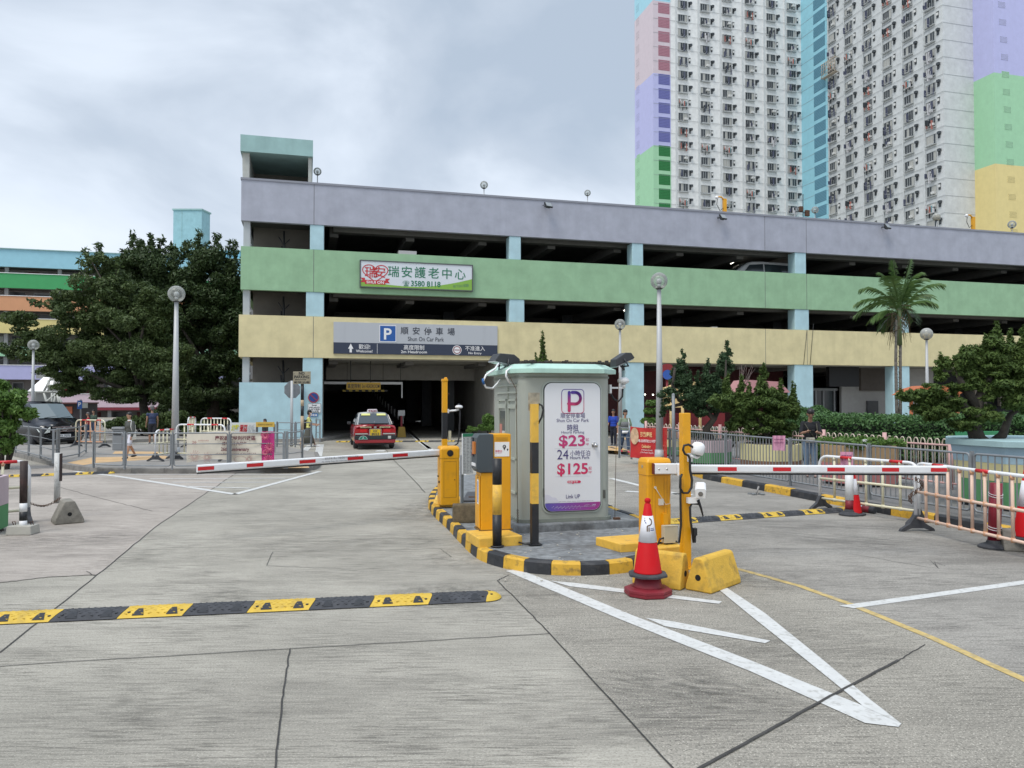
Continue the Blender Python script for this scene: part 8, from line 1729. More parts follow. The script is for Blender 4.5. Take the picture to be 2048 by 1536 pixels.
for i in range(22): u = i / 21; q = a.lerp(b, u) + Vector((0, 0, -.09 * math.sin(u * math.pi))); mb.tube([q + Vector((.026 * math.cos(v), .012 * math.sin(v) if i % 2 else 0, 0 if i % 2 else .012 * math.sin(v))) for v in [j * math.pi / 4 for j in range(8)]], .005, n=4, closed=True)
tag(obj('chain', mb, M['rust']), 'rusty chain slung from the left barrier to the battered white post', 'chain')
# ================================================================ PEOPLE
SK = mat('skin', (.42, .24, .16), .55); SK2 = mat('skin_tan', (.33, .18, .115), .55); HAIR = mat('hair_black', (.012, .010, .010), .5); HAIRG = mat('hair_grey', (.12, .11, .11), .6); EYE_M = mat('eye_dark', (.01, .01, .01), .2); LIP = mat('lip', (.32, .10, .09), .5)
def solid(name, mb, m, parent, vox=.012, sm=4):
    o = obj(name, mb, m, parent); r = o.modifiers.new('remesh', 'REMESH'); r.mode = 'VOXEL'; r.voxel_size = vox; r.use_smooth_shade = True
    if sm: s_ = o.modifiers.new('smooth', 'SMOOTH'); s_.factor = .5; s_.iterations = sm
    return o
def limb(mb, pts, rs, n=12, e=(1, 1)):
    mb.tube(pts, rs, n=n)
    for p, r in zip(pts, rs): mb.sph(p, r * .99, 12)
def person(label, px, pyf, z0, H, rz, Y=None, legs=((8, 5), (-8, 12)), arms=((5, 8, 15), (-5, 8, 15)), top=('top', (.2, .2, .2), .35, .0), bottom=('trousers', (.05, .07, .12), 1.0), shoes=(.05, .05, .05), skin=SK, hair=HAIR, hairstyle='short', nod=0, extra=None, female=True, arm_in=(0, 0)):
    c = G(px, pyf, z0) if Y is None else P(px, pyf, Y); t = thing('person', label, 'person', (c.x, c.y, z0), rz, None)
    s = H / 1.65; V3 = lambda x, y, z: Vector((x * s, y * s, z * s))
    body = MB(); hz_ = .86; hipw = .085; L = {}
    # legs
    for i, sg in enumerate((-1, 1)):
        a, kb = R(legs[i][0]), R(legs[i][1]); hip = Vector((sg * hipw, 0, hz_)); kn = hip + Vector((0, math.sin(a) * .40, -math.cos(a) * .40)); an = kn + Vector((0, math.sin(a - kb) * .38, -math.cos(a - kb) * .38)); L[i] = (hip, kn, an)
    drop = min(L[0][2].z, L[1][2].z) - .07; 
    for i in (0, 1): L[i] = tuple(q - Vector((0, 0, drop)) for q in L[i])
    oz = -drop; pel = Vector((0, 0, hz_ + oz))
    for i in (0, 1):
        hip, kn, an = [q * s for q in L[i]]; limb(body, [hip, hip.lerp(kn, .5), kn, kn.lerp(an, .3), an], [.078 * s, .066 * s, .048 * s, .050 * s, .032 * s]); fd = Vector((0, .15, -.045)) * s
        limb(body, [an, an + Vector((0, .03, -.04)) * s, an + fd], [.034 * s, .034 * s, .026 * s])
    ch = pel + Vector((0, .0, .36)); nk = pel + Vector((0, .01, .52)); W_ = .165 if female else .185
    body.sph(pel * s + Vector((0, 0, .02 * s)), (.150 * s, .105 * s, .12 * s)); body.sph((pel + Vector((0, 0, .16))) * s, (.120 * s, .09 * s, .14 * s)); body.sph((pel + Vector((0, .0, .32))) * s, (.150 * s, .10 * s, .15 * s)); body.sph((pel + Vector((0, 0, .42))) * s, (W_ * s, .075 * s, .07 * s))
    nd = R(nod); hd = nk + Vector((0, .015 + math.sin(nd) * .09, .035 + .13 * math.cos(nd)))
    limb(body, [nk * s - Vector((0, 0, .05 * s)), hd * s - Vector((0, .0, .05 * s))], [.052 * s, .046 * s])
    hm = MB(); Mh = Matrix.Translation(hd * s) @ Matrix.Rotation(-nd, 4, 'X') @ Matrix.Scale(s, 4); body.M = Mh
    body.sph((0, 0, .02), (.075, .092, .105)); body.sph((0, .03, -.05), (.052, .055, .055)); body.sph((0, .098, -.012), (.012, .018, .02)); body.sph((-.077, 0, -.005), (.012, .02, .028)); body.sph((.077, 0, -.005), (.012, .02, .028)); body.M = Matrix()
    A = {}
    for i, sg in enumerate((-1, 1)):
        p_, o_, e_ = [R(q) for q in arms[i]]; sh = pel + Vector((sg * W_ * .98, 0, .44)); ua = Vector((sg * math.sin(o_), math.sin(p_) * math.cos(o_), -math.cos(p_) * math.cos(o_))); el = sh + ua * .27
        fa = Vector((sg * math.sin(o_) * .5 - sg * math.sin(R(arm_in[i])), math.sin(p_ + e_), -math.cos(p_ + e_))); fa.normalize(); wr = el + fa * .24; A[i] = (sh, el, wr, fa)
        limb(body, [sh * s, sh.lerp(el, .5) * s, el * s, el.lerp(wr, .35) * s, wr * s], [.047 * s, .042 * s, .034 * s, .035 * s, .024 * s])
        hc = wr + fa * .045; body.sph(hc * s, (.026 * s, .032 * s, .042 * s)); sd_ = Vector((0, 1, 0)) if abs(fa.y) < .7 else Vector((1, 0, 0)); sd_ = (sd_ - fa * sd_.dot(fa)).normalized(); inn_ = fa.cross(sd_) * (sg)
        for k in range(4):
            b0 = hc + fa * .03 + sd_ * (-.024 + .016 * k); ln = (.055, .065, .06, .048)[k]; m1 = b0 + fa * ln * .55; m2 = m1 + (fa * .7 - inn_ * .5) * ln * .5; body.tube([b0 * s, m1 * s, m2 * s], [.0085 * s, .008 * s, .0065 * s], n=6)
        b0 = wr + fa * .02 + sd_ * .02; body.tube([b0 * s, (b0 + fa * .03 + sd_ * .022) * s, (b0 + fa * .055 + sd_ * .02) * s], [.010 * s, .009 * s, .007 * s], n=6)
    solid('body', body, skin, t, .0105 * s, 2)
    # hair, eyes, lips
    hb_ = MB(); hb_.M = Mh
    hb_.sph((0, -.010, .058), (.090, .100, .085)); hb_.sph((0, -.045, .0), (.082, .066, .10))
    if hairstyle == 'pony': hb_.sph((0, -.11, -.02), (.03, .03, .04)); hb_.tube([(0, -.11, -.02), (0, -.12, -.1), (0, -.10, -.2)], [.03, .028, .01], n=8)
    if hairstyle == 'bob': hb_.sph((-.06, -.02, -.03), (.03, .05, .07)); hb_.sph((.06, -.02, -.03), (.03, .05, .07))
    solid('hair', hb_, hair, t, .012 * s, 3)
    fm = MB(); fm.M = Mh
    for sx in (-.03, .03): fm.sph((sx, .088, .022), (.011, .008, .006), 8); fm.box((sx, .094, .042), (.028, .006, .005), mi=0)
    fm.sph((0, .088, -.052), (.022, .007, .006), 8, mi=1); obj('face_features', fm, [EYE_M, LIP], t)
    # top
    kind, cc, sl, ln_ = top; tp = MB(); g_ = .014
    tp.sph((pel + Vector((0, 0, .05))) * s, ((.150 + g_) * s, (.105 + g_) * s, .11 * s)); tp.sph((pel + Vector((0, 0, .17))) * s, ((.135 + g_) * s, (.095 + g_) * s, .15 * s)); tp.sph((pel + Vector((0, 0, .32))) * s, ((.155 + g_) * s, (.105 + g_) * s, .15 * s)); tp.sph((pel + Vector((0, 0, .42))) * s, ((W_ + .012) * s, .083 * s, .075 * s))
    for i in (0, 1):
        sh, el, wr, fa = A[i]
        if sl > 0:
            pts = [sh, sh.lerp(el, min(1, sl * 2))] + ([el.lerp(wr, (sl - .5) * 2)] if sl > .5 else []); limb(tp, [q * s for q in pts], [(.062 - .008 * k) * s for k in range(len(pts))])
    solid('top', tp, mat('top_' + label[:18].replace(' ', '_'), cc, .85, var=.12, vscale=6, bump=.3, bscale=30), t, .014 * s, 4)
    kb_, cb_, lb_ = bottom; bt_ = MB(); bm = mat('bottom_' + label[:18].replace(' ', '_'), cb_, .85, var=.15, vscale=6, bump=.3, bscale=30)
    if kb_ == 'skirt':
        z1 = pel.z + .10; zb_ = pel.z - lb_; mid = (L[0][2] + L[1][2]) / 2; k_ = []
        prof = [(0, .135, .10), (.15, .17, .135), (.5, .20, .19), (1, .235, .29)]
        vs = []; n = 22
        for u, rx, ry in prof:
            for q in range(n): a = q * 2 * math.pi / n; f = 1 + .07 * u * math.sin(a * 6); vs.append(Vector((rx * math.cos(a) * f, ry * math.sin(a) * f + (mid.y) * u * .6, z1 + (zb_ - z1) * u)) * s)
        bt_.add(vs, [(r_ * n + q, r_ * n + (q + 1) % n, (r_ + 1) * n + (q + 1) % n, (r_ + 1) * n + q) for r_ in range(3) for q in range(n)] + [tuple(range(n))[::-1], tuple(range(3 * n, 4 * n))], smooth=True); obj('skirt', bt_, bm, t)
    else:
        bt_.sph(pel * s + Vector((0, 0, .01 * s)), (.162 * s, .117 * s, .12 * s))
        for i in (0, 1):
            hip, kn, an = L[i]; q1 = kn if lb_ >= .5 else hip.lerp(kn, lb_ * 2); pts = [hip, hip.lerp(q1, .5), q1]; rs = [.094, .088, .078 if lb_ < .5 else .066]
            if lb_ > .5: pts.append(kn.lerp(an, (lb_ - .5) * 2 * .93)); rs.append(.056)
            limb(bt_, [q * s for q in pts], [q * s for q in rs])
        solid('trousers' if lb_ > .5 else 'shorts', bt_, bm, t, .014 * s, 4)
    shm = mat('shoe_' + label[:18].replace(' ', '_'), shoes, .6)
    for i in (0, 1):
        hip, kn, an = L[i]; sh_ = MB(); limb(sh_, [(an + Vector((0, -.02, -.025))) * s, (an + Vector((0, .06, -.045))) * s, (an + Vector((0, .155, -.048))) * s], [.042 * s, .040 * s, .030 * s]); solid('shoe', sh_, shm, t, .012 * s, 2)
    if extra: extra(t, s, pel, A, hd, Mh, nk)
    return t
def shoulder_bag(col, side_=1, z=-.05, sz=(.20, .07, .26), strap=True, y=.0, name='bag'):
    def f(t, s, pel, A, hd, Mh, nk):
        m_ = mat('bag_%d_%s' % (len(bpy.data.materials), name), col, .7, var=.1); c = (pel + Vector((side_ * .20, y, z))) * s; mb = MB(); mb.box(c, (sz[1] * s, sz[0] * s, sz[2] * s), taper=.85); obj(name, mb, m_, t, bevel=.02)
        if strap: mb = MB(); mb.tube([c + Vector((0, .06, .1)) * s, (pel + Vector((side_ * .175, .10, .30))) * s, (pel + Vector((side_ * .12, .04, .50))) * s, (pel + Vector((side_ * .15, -.10, .34))) * s, c + Vector((0, -.06, .1)) * s], .014 * s, n=6); obj('strap', mb, m_, t)
    return f
def e_walk(t, s, pel, A, hd, Mh, nk):
    shoulder_bag((.62, .62, .58), -1, -.02, (.20, .05, .28))(t, s, pel, A, hd, Mh, nk)
    mb = MB(); mb.M = Matrix.Translation(nk * s); mb.lathe([(.075 * s, -.02 * s), (.062 * s, .02 * s)], n=16); obj('collar', mb, M['wht2'], t)
person('woman in a grey sweater and white shorts walking with a pale tote bag', 259, 917, .15, 1.46, R(180 - 25), legs=((16, 4), (-14, 18)), arms=((8, 12, 14), (-6, 14, 20)), top=('sweater', (.075, .08, .075), .95, 0), bottom=('shorts', (.62, .64, .74), .42), shoes=(.02, .02, .025), extra=e_walk)
person('man in a navy sleeveless top and dark shorts standing behind the railings', 304, 888, .15, 1.60, R(35), legs=((5, 4), (-5, 6)), arms=((4, 6, 20), (2, 8, 30)), top=('vest', (.03, .045, .10), .10, 0), bottom=('shorts', (.02, .02, .025), .48), skin=SK2, hair=HAIRG, female=False)
def e_mask(t, s, pel, A, hd, Mh, nk):
    mb = MB(); mb.M = Mh; mb.sph((0, .055, -.035), (.058, .055, .042), 14); obj('face_mask', mb, M['wht2'], t)
    m_ = mat('bag_black', (.010, .011, .014), .7); mb = MB(); mb.sph((pel + Vector((-.02, -.16, .16))) * s, (.13 * s, .075 * s, .24 * s)); solid('shoulder_bag', mb, m_, t, .016, 3)
    mb = MB(); mb.tube([(pel + Vector((.15, -.12, .30))) * s, (pel + Vector((.12, .0, .50))) * s, (pel + Vector((.13, .11, .34))) * s, (pel + Vector((.12, .05, .1))) * s, (pel + Vector((.08, -.12, .02))) * s], .020 * s, n=6); obj('strap', mb, m_, t)
person('woman in a face mask, yellow top and long grey skirt walking past the pillar', 617, 893.5, 0.005, 1.60, R(-80), legs=((22, 4), (-18, 20)), arms=((28, 6, 55), (20, 6, 60)), top=('tee', (.62, .60, .20), .36, 0), bottom=('skirt', (.085, .085, .070), .66), shoes=(.62, .60, .58), hairstyle='short', nod=8, extra=e_mask)
def e_tee(t, s, pel, A, hd, Mh, nk):
    mb = MB(); mb.lathe([(.160 * s, -.0), (.172 * s, .10 * s)], tuple(pel * s + Vector((0, 0, -.10 * s))), n=18); mb.v = [Vector((v.x, v.y * .74, v.z)) for v in mb.v]; obj('undershirt_hem', mb, M['wht2'], t)
    mb = MB(); mb.tube([(pel + Vector((-.10, .09, .0))) * s, (pel + Vector((-.13, .11, .3))) * s, (pel + Vector((-.11, .03, .51))) * s, (pel + Vector((-.12, -.11, .3))) * s], .014 * s, n=6); obj('bag_strap', mb, M['wht2'], t)
    sh, el, wr, fa = A[1]; mb = MB(); mb.sph((wr + fa * .08) * s, (.03 * s, .03 * s, .035 * s), 10); obj('white_cup', mb, M['wht2'], t)
    mb = MB(); mb.lathe([(.158 * s, -.07 * s), (.178 * s, .06 * s), (.172 * s, .17 * s)], tuple((pel + Vector((0, 0, .17))) * s), n=20); mb.v = [Vector((v.x, v.y * .72, v.z)) for v in mb.v]; obj('grey_panel', mb, mat('tee_grey', (.16, .165, .17), .85), t)
person('woman in a sage and grey T-shirt, jeans and red shoes walking beside the banner', 1250, 905, .15, 1.51, R(180 + 12), legs=((14, 4), (-10, 14)), arms=((8, 16, 12), (-4, 20, 16)), top=('tee', (.20, .255, .18), .42, 0), bottom=('trousers', (.045, .07, .12), .92), shoes=(.5, .06, .08), hairstyle='bob', nod=14, extra=e_tee)
person('man in a blue polo shirt and dark trousers half behind the booth', 1227, 893, .15, 1.45, R(160), Y=31.5, legs=((4, 3), (-4, 5)), arms=((6, 6, 50), (4, 10, 40)), top=('polo', (.012, .05, .36), .40, 0), bottom=('trousers', (.012, .015, .03), 1.0), skin=SK2, female=False)
def e_phone(t, s, pel, A, hd, Mh, nk):
    c = (A[0][2] + A[1][2]) / 2 + Vector((0, .07, .01)); mb = MB(); mb.box(c * s, (.07 * s, .012 * s, .13 * s), rx=R(-50)); obj('phone', mb, M['blk'], t)
    mb = MB(); mb.tube([(pel + Vector((.14, .08, .44))) * s, (pel + Vector((.03, .125, .25))) * s, (pel + Vector((-.10, .12, .06))) * s], .013 * s, n=6); mb.tube([(pel + Vector((-.13, .09, .44))) * s, (pel + Vector((-.15, .12, .25))) * s, (pel + Vector((-.14, .13, .05))) * s], .016 * s, n=6); obj('strap', mb, mat('strap_olive', (.05, .05, .035), .7), t)
    mb = MB(); mb.box((pel + Vector((.02, .15, .04))) * s, (.20 * s, .06 * s, .12 * s)); obj('beige_pouch', mb, mat('pouch_beige', (.45, .43, .36), .8, var=.3, vscale=25), t, bevel=.015)
person('woman in a black T-shirt and jeans looking down at her phone by the fence', 1621, 953, .15, 1.62, R(180 - 12), legs=((3, 2), (-3, 4)), arms=((22, 14, 78), (22, 14, 82)), arm_in=(38, 38), top=('tee', (.008, .009, .012), .45, 0), bottom=('trousers', (.16, .23, .32), 1.0), shoes=(.35, .25, .22), skin=SK2, hairstyle='pony', nod=28, extra=e_phone)
person('grey-haired person in a pink-red top seen over the hedge', 1719, 884, .15, 1.25, R(60), Y=30, legs=((2, 2), (-2, 2)), top=('tee', (.45, .05, .06), .4, 0), skin=SK2, hair=HAIRG, female=False)
person('small distant person in a red top near the dark stall', 176, 882, .15, 1.25, R(120), Y=37, legs=((4, 3), (-6, 8)), top=('tee', (.35, .02, .04), .4, 0), hair=HAIRG)
person('small distant person in a dark green top near the dark stall', 187, 882, .15, 1.35, R(170), Y=39, legs=((4, 3), (-6, 8)), top=('tee', (.05, .08, .06), .4, 0))
person('child in dark clothes half hidden behind the yellow notice banner', 530, 890, .15, 1.12, R(150), Y=29, legs=((4, 3), (-6, 8)), top=('tee', (.03, .03, .035), .5, 0))
# ================================================================ VEHICLES   (local frame: y forward, rear at y = 0)
def loft(secs, n_open=False, mi_fn=None):
    """secs: list of (y, [(x, z) half outline from bottom centre to top centre])"""
    mb = MB(); full = []
    for y, half in secs: pts = [(x, z) for x, z in half] + [(-x, z) for x, z in half[::-1]]; full.append([(x, y, z) for x, z in pts])
    n = len(full[0]); vs = [p for r_ in full for p in r_]
    fs = [(i * n + k, i * n + (k + 1) % n, (i + 1) * n + (k + 1) % n, (i + 1) * n + k) for i in range(len(full) - 1) for k in range(n)] + [tuple(range(n)), tuple(range((len(full) - 1) * n, len(full) * n))[::-1]]
    mb.add(vs, fs, smooth=True); return mb
def wheel(t, x, y, r, w, rimc):
    mb = MB(); sg = 1 if x > 0 else -1; mb.M = Matrix.Translation((x, y, r)) @ Matrix.Rotation(R(90) * sg, 4, 'Y'); mb.lathe([(r * .62, -w / 2), (r * .93, -w / 2), (r, -w * .36), (r, w * .36), (r * .93, w / 2), (r * .62, w / 2)], n=28); ty = obj('tyre', mb, M['rub'], t)
    mb = MB(); mb.M = Matrix.Translation((x, y, r)) @ Matrix.Rotation(R(90) * sg, 4, 'Y'); mb.lathe([(r * .62, -w * .3), (r * .63, w * .42), (r * .55, w * .38), (r * .2, w * .30), (.001, w * .32)], n=28)
    for k in range(7): a = k * 2 * math.pi / 7; mb.box((r * .38 * math.cos(a), r * .38 * math.sin(a), w * .38), (r * .42, .05, .02), rz=a)
    obj('rim', mb, rimc, ty); return ty
def quadpanel(name, pts, m, t, th=.006, **k):
    v = [Vector(p) for p in pts]; nn = (v[1] - v[0]).cross(v[-1] - v[0]).normalized() * th; mb = MB(); n = len(v); mb.add(v + [p + nn for p in v], [tuple(range(n))[::-1], tuple(range(n, 2 * n))] + [(i, (i + 1) % n, n + (i + 1) % n, n + i) for i in range(n)]); return obj(name, mb, m, t, **k)
M['glass'] = mat('car_glass', (.03, .04, .045), .05, spec=.9); M['chrome'] = mat('chrome', (.7, .7, .7), .15, metal=1.0)
def taxi():
    c = G(750, 899.5); t = thing('taxi', 'red taxi with silver roof driving into the car park entrance', 'taxi', (c.x, c.y + .05, .012), R(14))
    red = mat('taxi_red', (.30, .010, .018), .22, coat=.6); sil = mat('taxi_silver', (.48, .49, .50), .3, coat=.4)
    def half(w, zb, zm, zt, r=.10): return [(0, zb), (w * .86, zb), (w * .97, zb + .10), (w, zm), (w * .985, zt - r), (w * .95, zt - r * .35), (w * .86, zt), (0, zt + .015)]
    secs = [(0.03, half(.76, .30, .55, .86, .08)), (.0, half(.79, .33, .58, .90)), (.05, half(.83, .25, .6, .945)), (.4, half(.85, .22, .62, .96)), (.95, half(.85, .2, .62, .965)), (2.0, half(.85, .2, .62, .95)), (3.3, half(.85, .2, .62, .93)), (3.6, half(.845, .2, .6, .90)), (4.4, half(.82, .22, .55, .83)), (4.65, half(.77, .27, .5, .74, .1)), (4.69, half(.70, .32, .5, .66, .1))]
    obj('body', loft(secs), red, t)
    def cab(w0, zb, w1, zt): return [(0, zb), (w0, zb), (w0 * .99, zb + (zt - zb) * .35), (w1 * 1.01, zt - .07), (w1 * .93, zt - .01), (0, zt + .02)]
    secs = [(.90, cab(.74, .93, .73, .94)), (1.40, cab(.76, .93, .60, 1.385)), (1.62, cab(.76, .93, .585, 1.445)), (2.3, cab(.76, .93, .58, 1.46)), (2.75, cab(.76, .93, .60, 1.42)), (3.0, cab(.755, .92, .64, 1.28)), (3.5, cab(.74, .90, .72, .93))]
    obj('roof', loft(secs), sil, t)
    quadpanel('rear_window', [(-.63, .93, .995), (.63, .93, .995), (.545, 1.36, 1.385), (-.545, 1.36, 1.385)], M['glass'], t, th=.03)
    for sg in (-1, 1):
        pts = [(sg * .765, 1.15, .98), (sg * .765, 2.0, .98), (sg * .625, 2.0, 1.38), (sg * .625, 1.5, 1.36)]; pts = pts if sg > 0 else pts[::-1]
        quadpanel('side_window', pts, M['glass'], t, th=.014); pts = [(sg * .765, 2.05, .98), (sg * .765, 3.2, .98), (sg * .635, 2.75, 1.35), (sg * .625, 2.05, 1.38)]; quadpanel('side_window', pts if sg > 0 else pts[::-1], M['glass'], t, th=.014)
        mb = MB(); mb.bx(sg * .30, sg * .80, -.022, .02, .66, .82, mi=0); mb.bx(sg * .34, sg * .60, -.026, -.02, .70, .79, mi=1); lt_ = obj('tail_light', mb, [mat('lamp_red%d' % sg, (.35, .008, .012), .15), mat('lamp_red2%d' % sg, (.55, .015, .02), .1)], t, bevel=.01)
        mb = MB(); mb.bx(sg * .30, sg * .79, -.022, .02, .60, .65); obj('reversing_light', mb, mat('lamp_white%d' % sg, (.5, .48, .46), .15, metal=.3), t)
        mb = MB(); mb.bx(sg * .84, sg * 1.0, 3.05, 3.15, .92, 1.04); obj('mirror', mb, M['dk'], t, bevel=.02)
        for y in (.92, 3.75): wheel(t, sg * .73, y, .31, .19, M['galv'])
        q = .165 if sg < 0 else .16; mb = MB(); x0_ = -.50 if sg < 0 else .14; y_ = 1.34
        quadpanel('window_sticker', [(x0_, 1.262, 1.31), (x0_ + .38, 1.262, 1.31), (x0_ + .36, 1.345, 1.385), (x0_ + (.02 if sg < 0 else .0), 1.345, 1.385)], mat('stk_%d' % sg, (.62, .62, .22), .5), t, th=.045)
        mb = MB(); x0_ = -.58 if sg < 0 else .17; mb.bx(x0_, x0_ + .42, -.004, .03, .862, .912); b_ = obj('boot_sticker', mb, mat('stkb_%d' % sg, (.60, .55, .30), .5), t)
        mb = MB(); txt(mb, '出租汽車服務熱線', (x0_ + .21, -.007, .872), X, Zu, .038, .36, 'C', off=.01); obj('lettering', mb, M['ltr_n'], b_)
    mb = MB(); mb.bx(-.82, .82, -.055, .06, .40, .56); obj('bumper_strip', mb, mat('bumper_dark', (.015, .02, .022), .5), t, bevel=.02)
    mb = MB(); mb.bx(-.80, .80, -.035, .1, .25, .40); obj('bumper', mb, red, t, bevel=.03)
    mb = MB(); ringrect(mb, 0, .68, .48, .30, .04, .025, -.034); mb.v = [v for v in mb.v]; obj('plate_frame', mb, M['chrome'], t)
    mb = MB(); mb.bx(-.20, .20, -.036, -.02, .56, .80); pl = obj('number_plate', mb, mat('plate_yellow', (.62, .42, .01), .4), t)
    mb = MB(); txt(mb, 'HX', (0, -.039, .695), X, Zu, .12, None, 'C', off=.02); txt(mb, '8023', (0, -.039, .575), X, Zu, .13, .30, 'C', off=.025); obj('lettering', mb, M['ltr_n'], pl)
    mb = MB(); mb.ext([(-.03, 0), (.03, 0), (.02, .05), (-.02, .05)], (0, 0.0, 1.445), (1, 0, 0), (0, 0, 1), (0, 1, 0), .001) if False else None
    mb.ext([(-.23, 0), (.23, 0), (.19, .13), (-.19, .13)], (0, 1.85, 1.46), (1, 0, 0), (0, 0, 1), (0, 1, 0), .14); sg_ = obj('roof_sign', mb, mat('taxi_sign', (.66, .60, .62), .4), t, bevel=.015)
    mb = MB(); txt(mb, 'TAXI', (0, 1.843, 1.475), X, Zu, .115, .34, 'C', off=.025); obj('lettering', mb, mat('taxi_letter', (.25, .03, .05), .5), sg_)
    mb = MB(); mb.ext([(.17 * math.cos(R(q)), .15 * math.sin(R(q))) for q in range(0, 181, 15)], (-.48, -.062, .40), (1, 0, 0), (0, 0, 1), (0, 1, 0), .004); s1 = obj('seat_sticker', mb, M['wht'], t)
    mb = MB(); mb.ext([(.155 * math.cos(R(q)), .13 * math.sin(R(q))) for q in range(0, 181, 15)], (-.48, -.066, .408), (1, 0, 0), (0, 0, 1), (0, 1, 0), .003); obj('green_disc', mb, mat('stk_green', (.01, .18, .12), .5), s1)
    mb = MB(); txt(mb, '4', (-.48, -.069, .46), X, Zu, .07, None, 'C', off=.02); txt(mb, 'SEATS', (-.48, -.069, .42), X, Zu, .035, None, 'C', off=.02); obj('lettering', mb, M['ltr_w'], s1)
    mb = MB(); mb.bx(.50, .62, -.062, -.05, .43, .54); obj('small_sticker', mb, mat('stk_pale', (.5, .52, .48), .5), t)
    mb = MB(); mb.ext([(.06 * math.cos(R(q)), .04 * math.sin(R(q))) for q in range(0, 360, 30)], (0, -.01, .885), (1, 0, 0), (0, 0, 1), (0, 1, 0), .01); mb.cyl((0, .5, .98), (-.01, .45, 1.12), .006, n=5); obj('emblem', mb, M['chrome'], t)
    mb = MB(); mb.bx(-.7, .7, .1, 4.4, .18, .30); obj('underside', mb, M['blk'], t); return t
taxi()
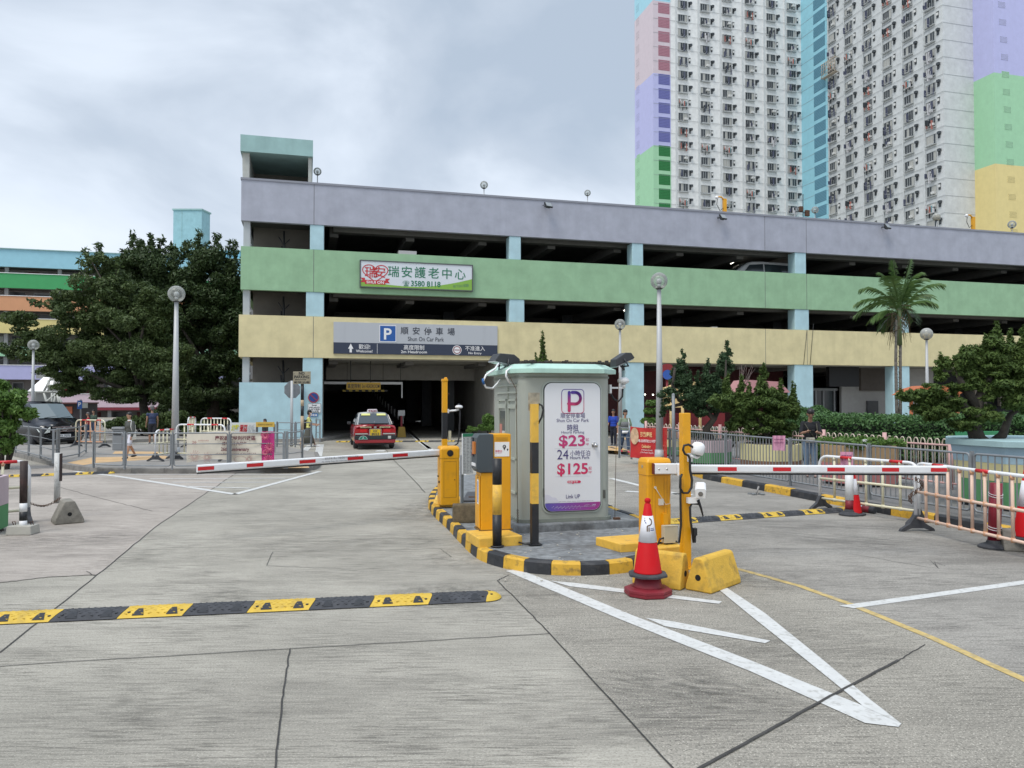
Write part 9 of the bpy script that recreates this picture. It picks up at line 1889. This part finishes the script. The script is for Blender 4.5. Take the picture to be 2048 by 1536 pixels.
def van(label, loc, rz, col, plate=True, name='van'):
    t = thing(name, label, 'van', loc, rz); body = mat('van_paint_%d' % len(bpy.data.materials), col, .25, coat=.25); L_ = 5.1
    def half(w, zb, zt, wt, zs): return [(0, zb), (w * .90, zb), (w, zb + .16), (w, zs * .72 + zb * .28), (w * .985, zs), (wt, zt - .10), (wt * .90, zt - .015), (0, zt)]
    secs = [(0, half(.86, .38, 1.72, .72, 1.0)), (.08, half(.93, .30, 1.86, .78, 1.02)), (.5, half(.955, .24, 1.92, .80, 1.04)), (2.6, half(.96, .22, 1.93, .81, 1.03)), (3.3, half(.96, .22, 1.90, .80, 1.02)), (3.6, half(.96, .22, 1.80, .78, 1.02)), (4.05, half(.955, .22, 1.50, .79, 1.02)), (4.45, half(.95, .22, 1.20, .80, 1.0)), (4.62, half(.945, .22, 1.09, .80, .96)), (4.88, half(.92, .24, 1.05, .78, .92)), (5.03, half(.87, .28, .99, .76, .86)), (5.10, half(.80, .34, .90, .72, .74))]
    obj('body', loft(secs), body, t)
    quadpanel('windscreen', [(.70, 4.47, 1.20), (.0, 4.53, 1.215), (-.70, 4.47, 1.20), (-.68, 3.62, 1.795), (0, 3.68, 1.81), (.68, 3.62, 1.795)], mat('screen_%d' % len(bpy.data.materials), (.07, .10, .105), .06, spec=1.0), t, th=.02)
    for sg in (-1, 1):
        pts = [(sg * .925, .5, 1.12), (sg * .94, 2.55, 1.12), (sg * .84, 2.55, 1.74), (sg * .83, .55, 1.72)]; quadpanel('side_window', pts if sg > 0 else pts[::-1], M['glass'], t, th=.02)
        pts = [(sg * .94, 2.65, 1.12), (sg * .935, 4.05, 1.10), (sg * .84, 3.55, 1.66), (sg * .84, 2.65, 1.74)]; quadpanel('side_window', pts if sg > 0 else pts[::-1], M['glass'], t, th=.02)
        mb = MB(); mb.add([(sg * .93, 4.55, .93), (sg * .90, 4.80, .92), (sg * .78, 5.04, .92), (sg * .56, 5.125, .86), (sg * .58, 5.125, .64), (sg * .80, 5.10, .60), (sg * .93, 4.92, .66)] + [(sg * .80, 4.4, .9)], [(0, 1, 2, 3, 4, 5, 6)] + [(i, (i + 1) % 7, 7) for i in range(7)]); hl_ = obj('headlight', mb, mat('headlight_%d' % len(bpy.data.materials), (.62, .66, .62), .15, metal=.2), t)
        mb = MB(); mb.sph((sg * .98, 3.95, 1.14), (.13, .07, .10), 12); obj('mirror', mb, body, t)
        for y in (1.0, 4.15): wheel(t, sg * .86, y, .34, .22, M['chrome'])
        mb = MB(); mb.bx(sg * .965, sg * .985, 3.25, 3.5, .93, .97); mb.bx(sg * .965, sg * .985, 2.3, 2.55, .93, .97); obj('door_handle', mb, M['chrome'], t)
    mb = MB(); mb.bx(-.48, .48, 5.04, 5.115, .66, .84); obj('grille', mb, M['blk'], t, bevel=.02)
    mb = MB(); mb.bx(-.50, .50, 5.10, 5.125, .835, .86); mb.bx(-.48, .48, 5.11, 5.135, .745, .765); mb.bx(-.46, .46, 5.10, 5.125, .66, .68); obj('grille_trim', mb, M['chrome'], t)
    if plate:
        fr0 = Vector((0, 5.15, .755)); mb = MB(); mb.tube([(.11 * math.cos(R(q)), 5.14, .755 + .06 * math.sin(R(q))) for q in range(0, 360, 20)], .008, n=5, closed=True); txt(mb, 'H', (0, 5.145, .715), (-1, 0, -.0), (-.25, 0, 1), .11, .12, 'C', off=.02); obj('emblem', mb, M['chrome'], t)
        mb = MB(); mb.bx(-.26, .26, 5.10, 5.13, .43, .55); pl = obj('number_plate', mb, M['wht'], t); mb = MB(); txt(mb, 'VX 7070', (0, 5.134, .45), (-1, 0, 0), Zu, .115, .44, 'C', off=.02); obj('lettering', mb, M['ltr_n'], pl)
    mb = MB(); mb.bx(-.62, .62, 5.0, 5.10, .28, .42); obj('air_intake', mb, M['blk'], t, bevel=.02)
    mb = MB(); mb.tube([(.5, 4.50, 1.235), (.0, 4.45, 1.29), (-.1, 4.42, 1.30)], .01, n=5); mb.tube([(-.15, 4.52, 1.235), (-.6, 4.42, 1.27)], .01, n=5); obj('wiper', mb, M['blk'], t)
    mb = MB(); mb.bx(-.8, .8, .2, 4.8, .2, .34); obj('underside', mb, M['blk'], t); return t
# front centre of the black van at about pixel (126, 893)
hv = Vector((.84, -.54, 0)).normalized(); fc = G(128, 895); fc = fc + hv * .0; org = fc - hv * 5.1 + Vector((0, 0, .01)); rzv = math.atan2(hv.y, hv.x) - math.pi / 2
van('glossy black van facing right behind the left railings', (org.x, org.y, .012), rzv, (.008, .010, .016))
p = F.hit(1437, 535, 2.3); zf = Z['gb'] + .86
van('white van parked on the upper car park deck, only its roof above the green parapet', F.w((p.x + 5.1, 2.3, zf + .22)), A15 + math.pi / 2, (.55, .56, .57), False)
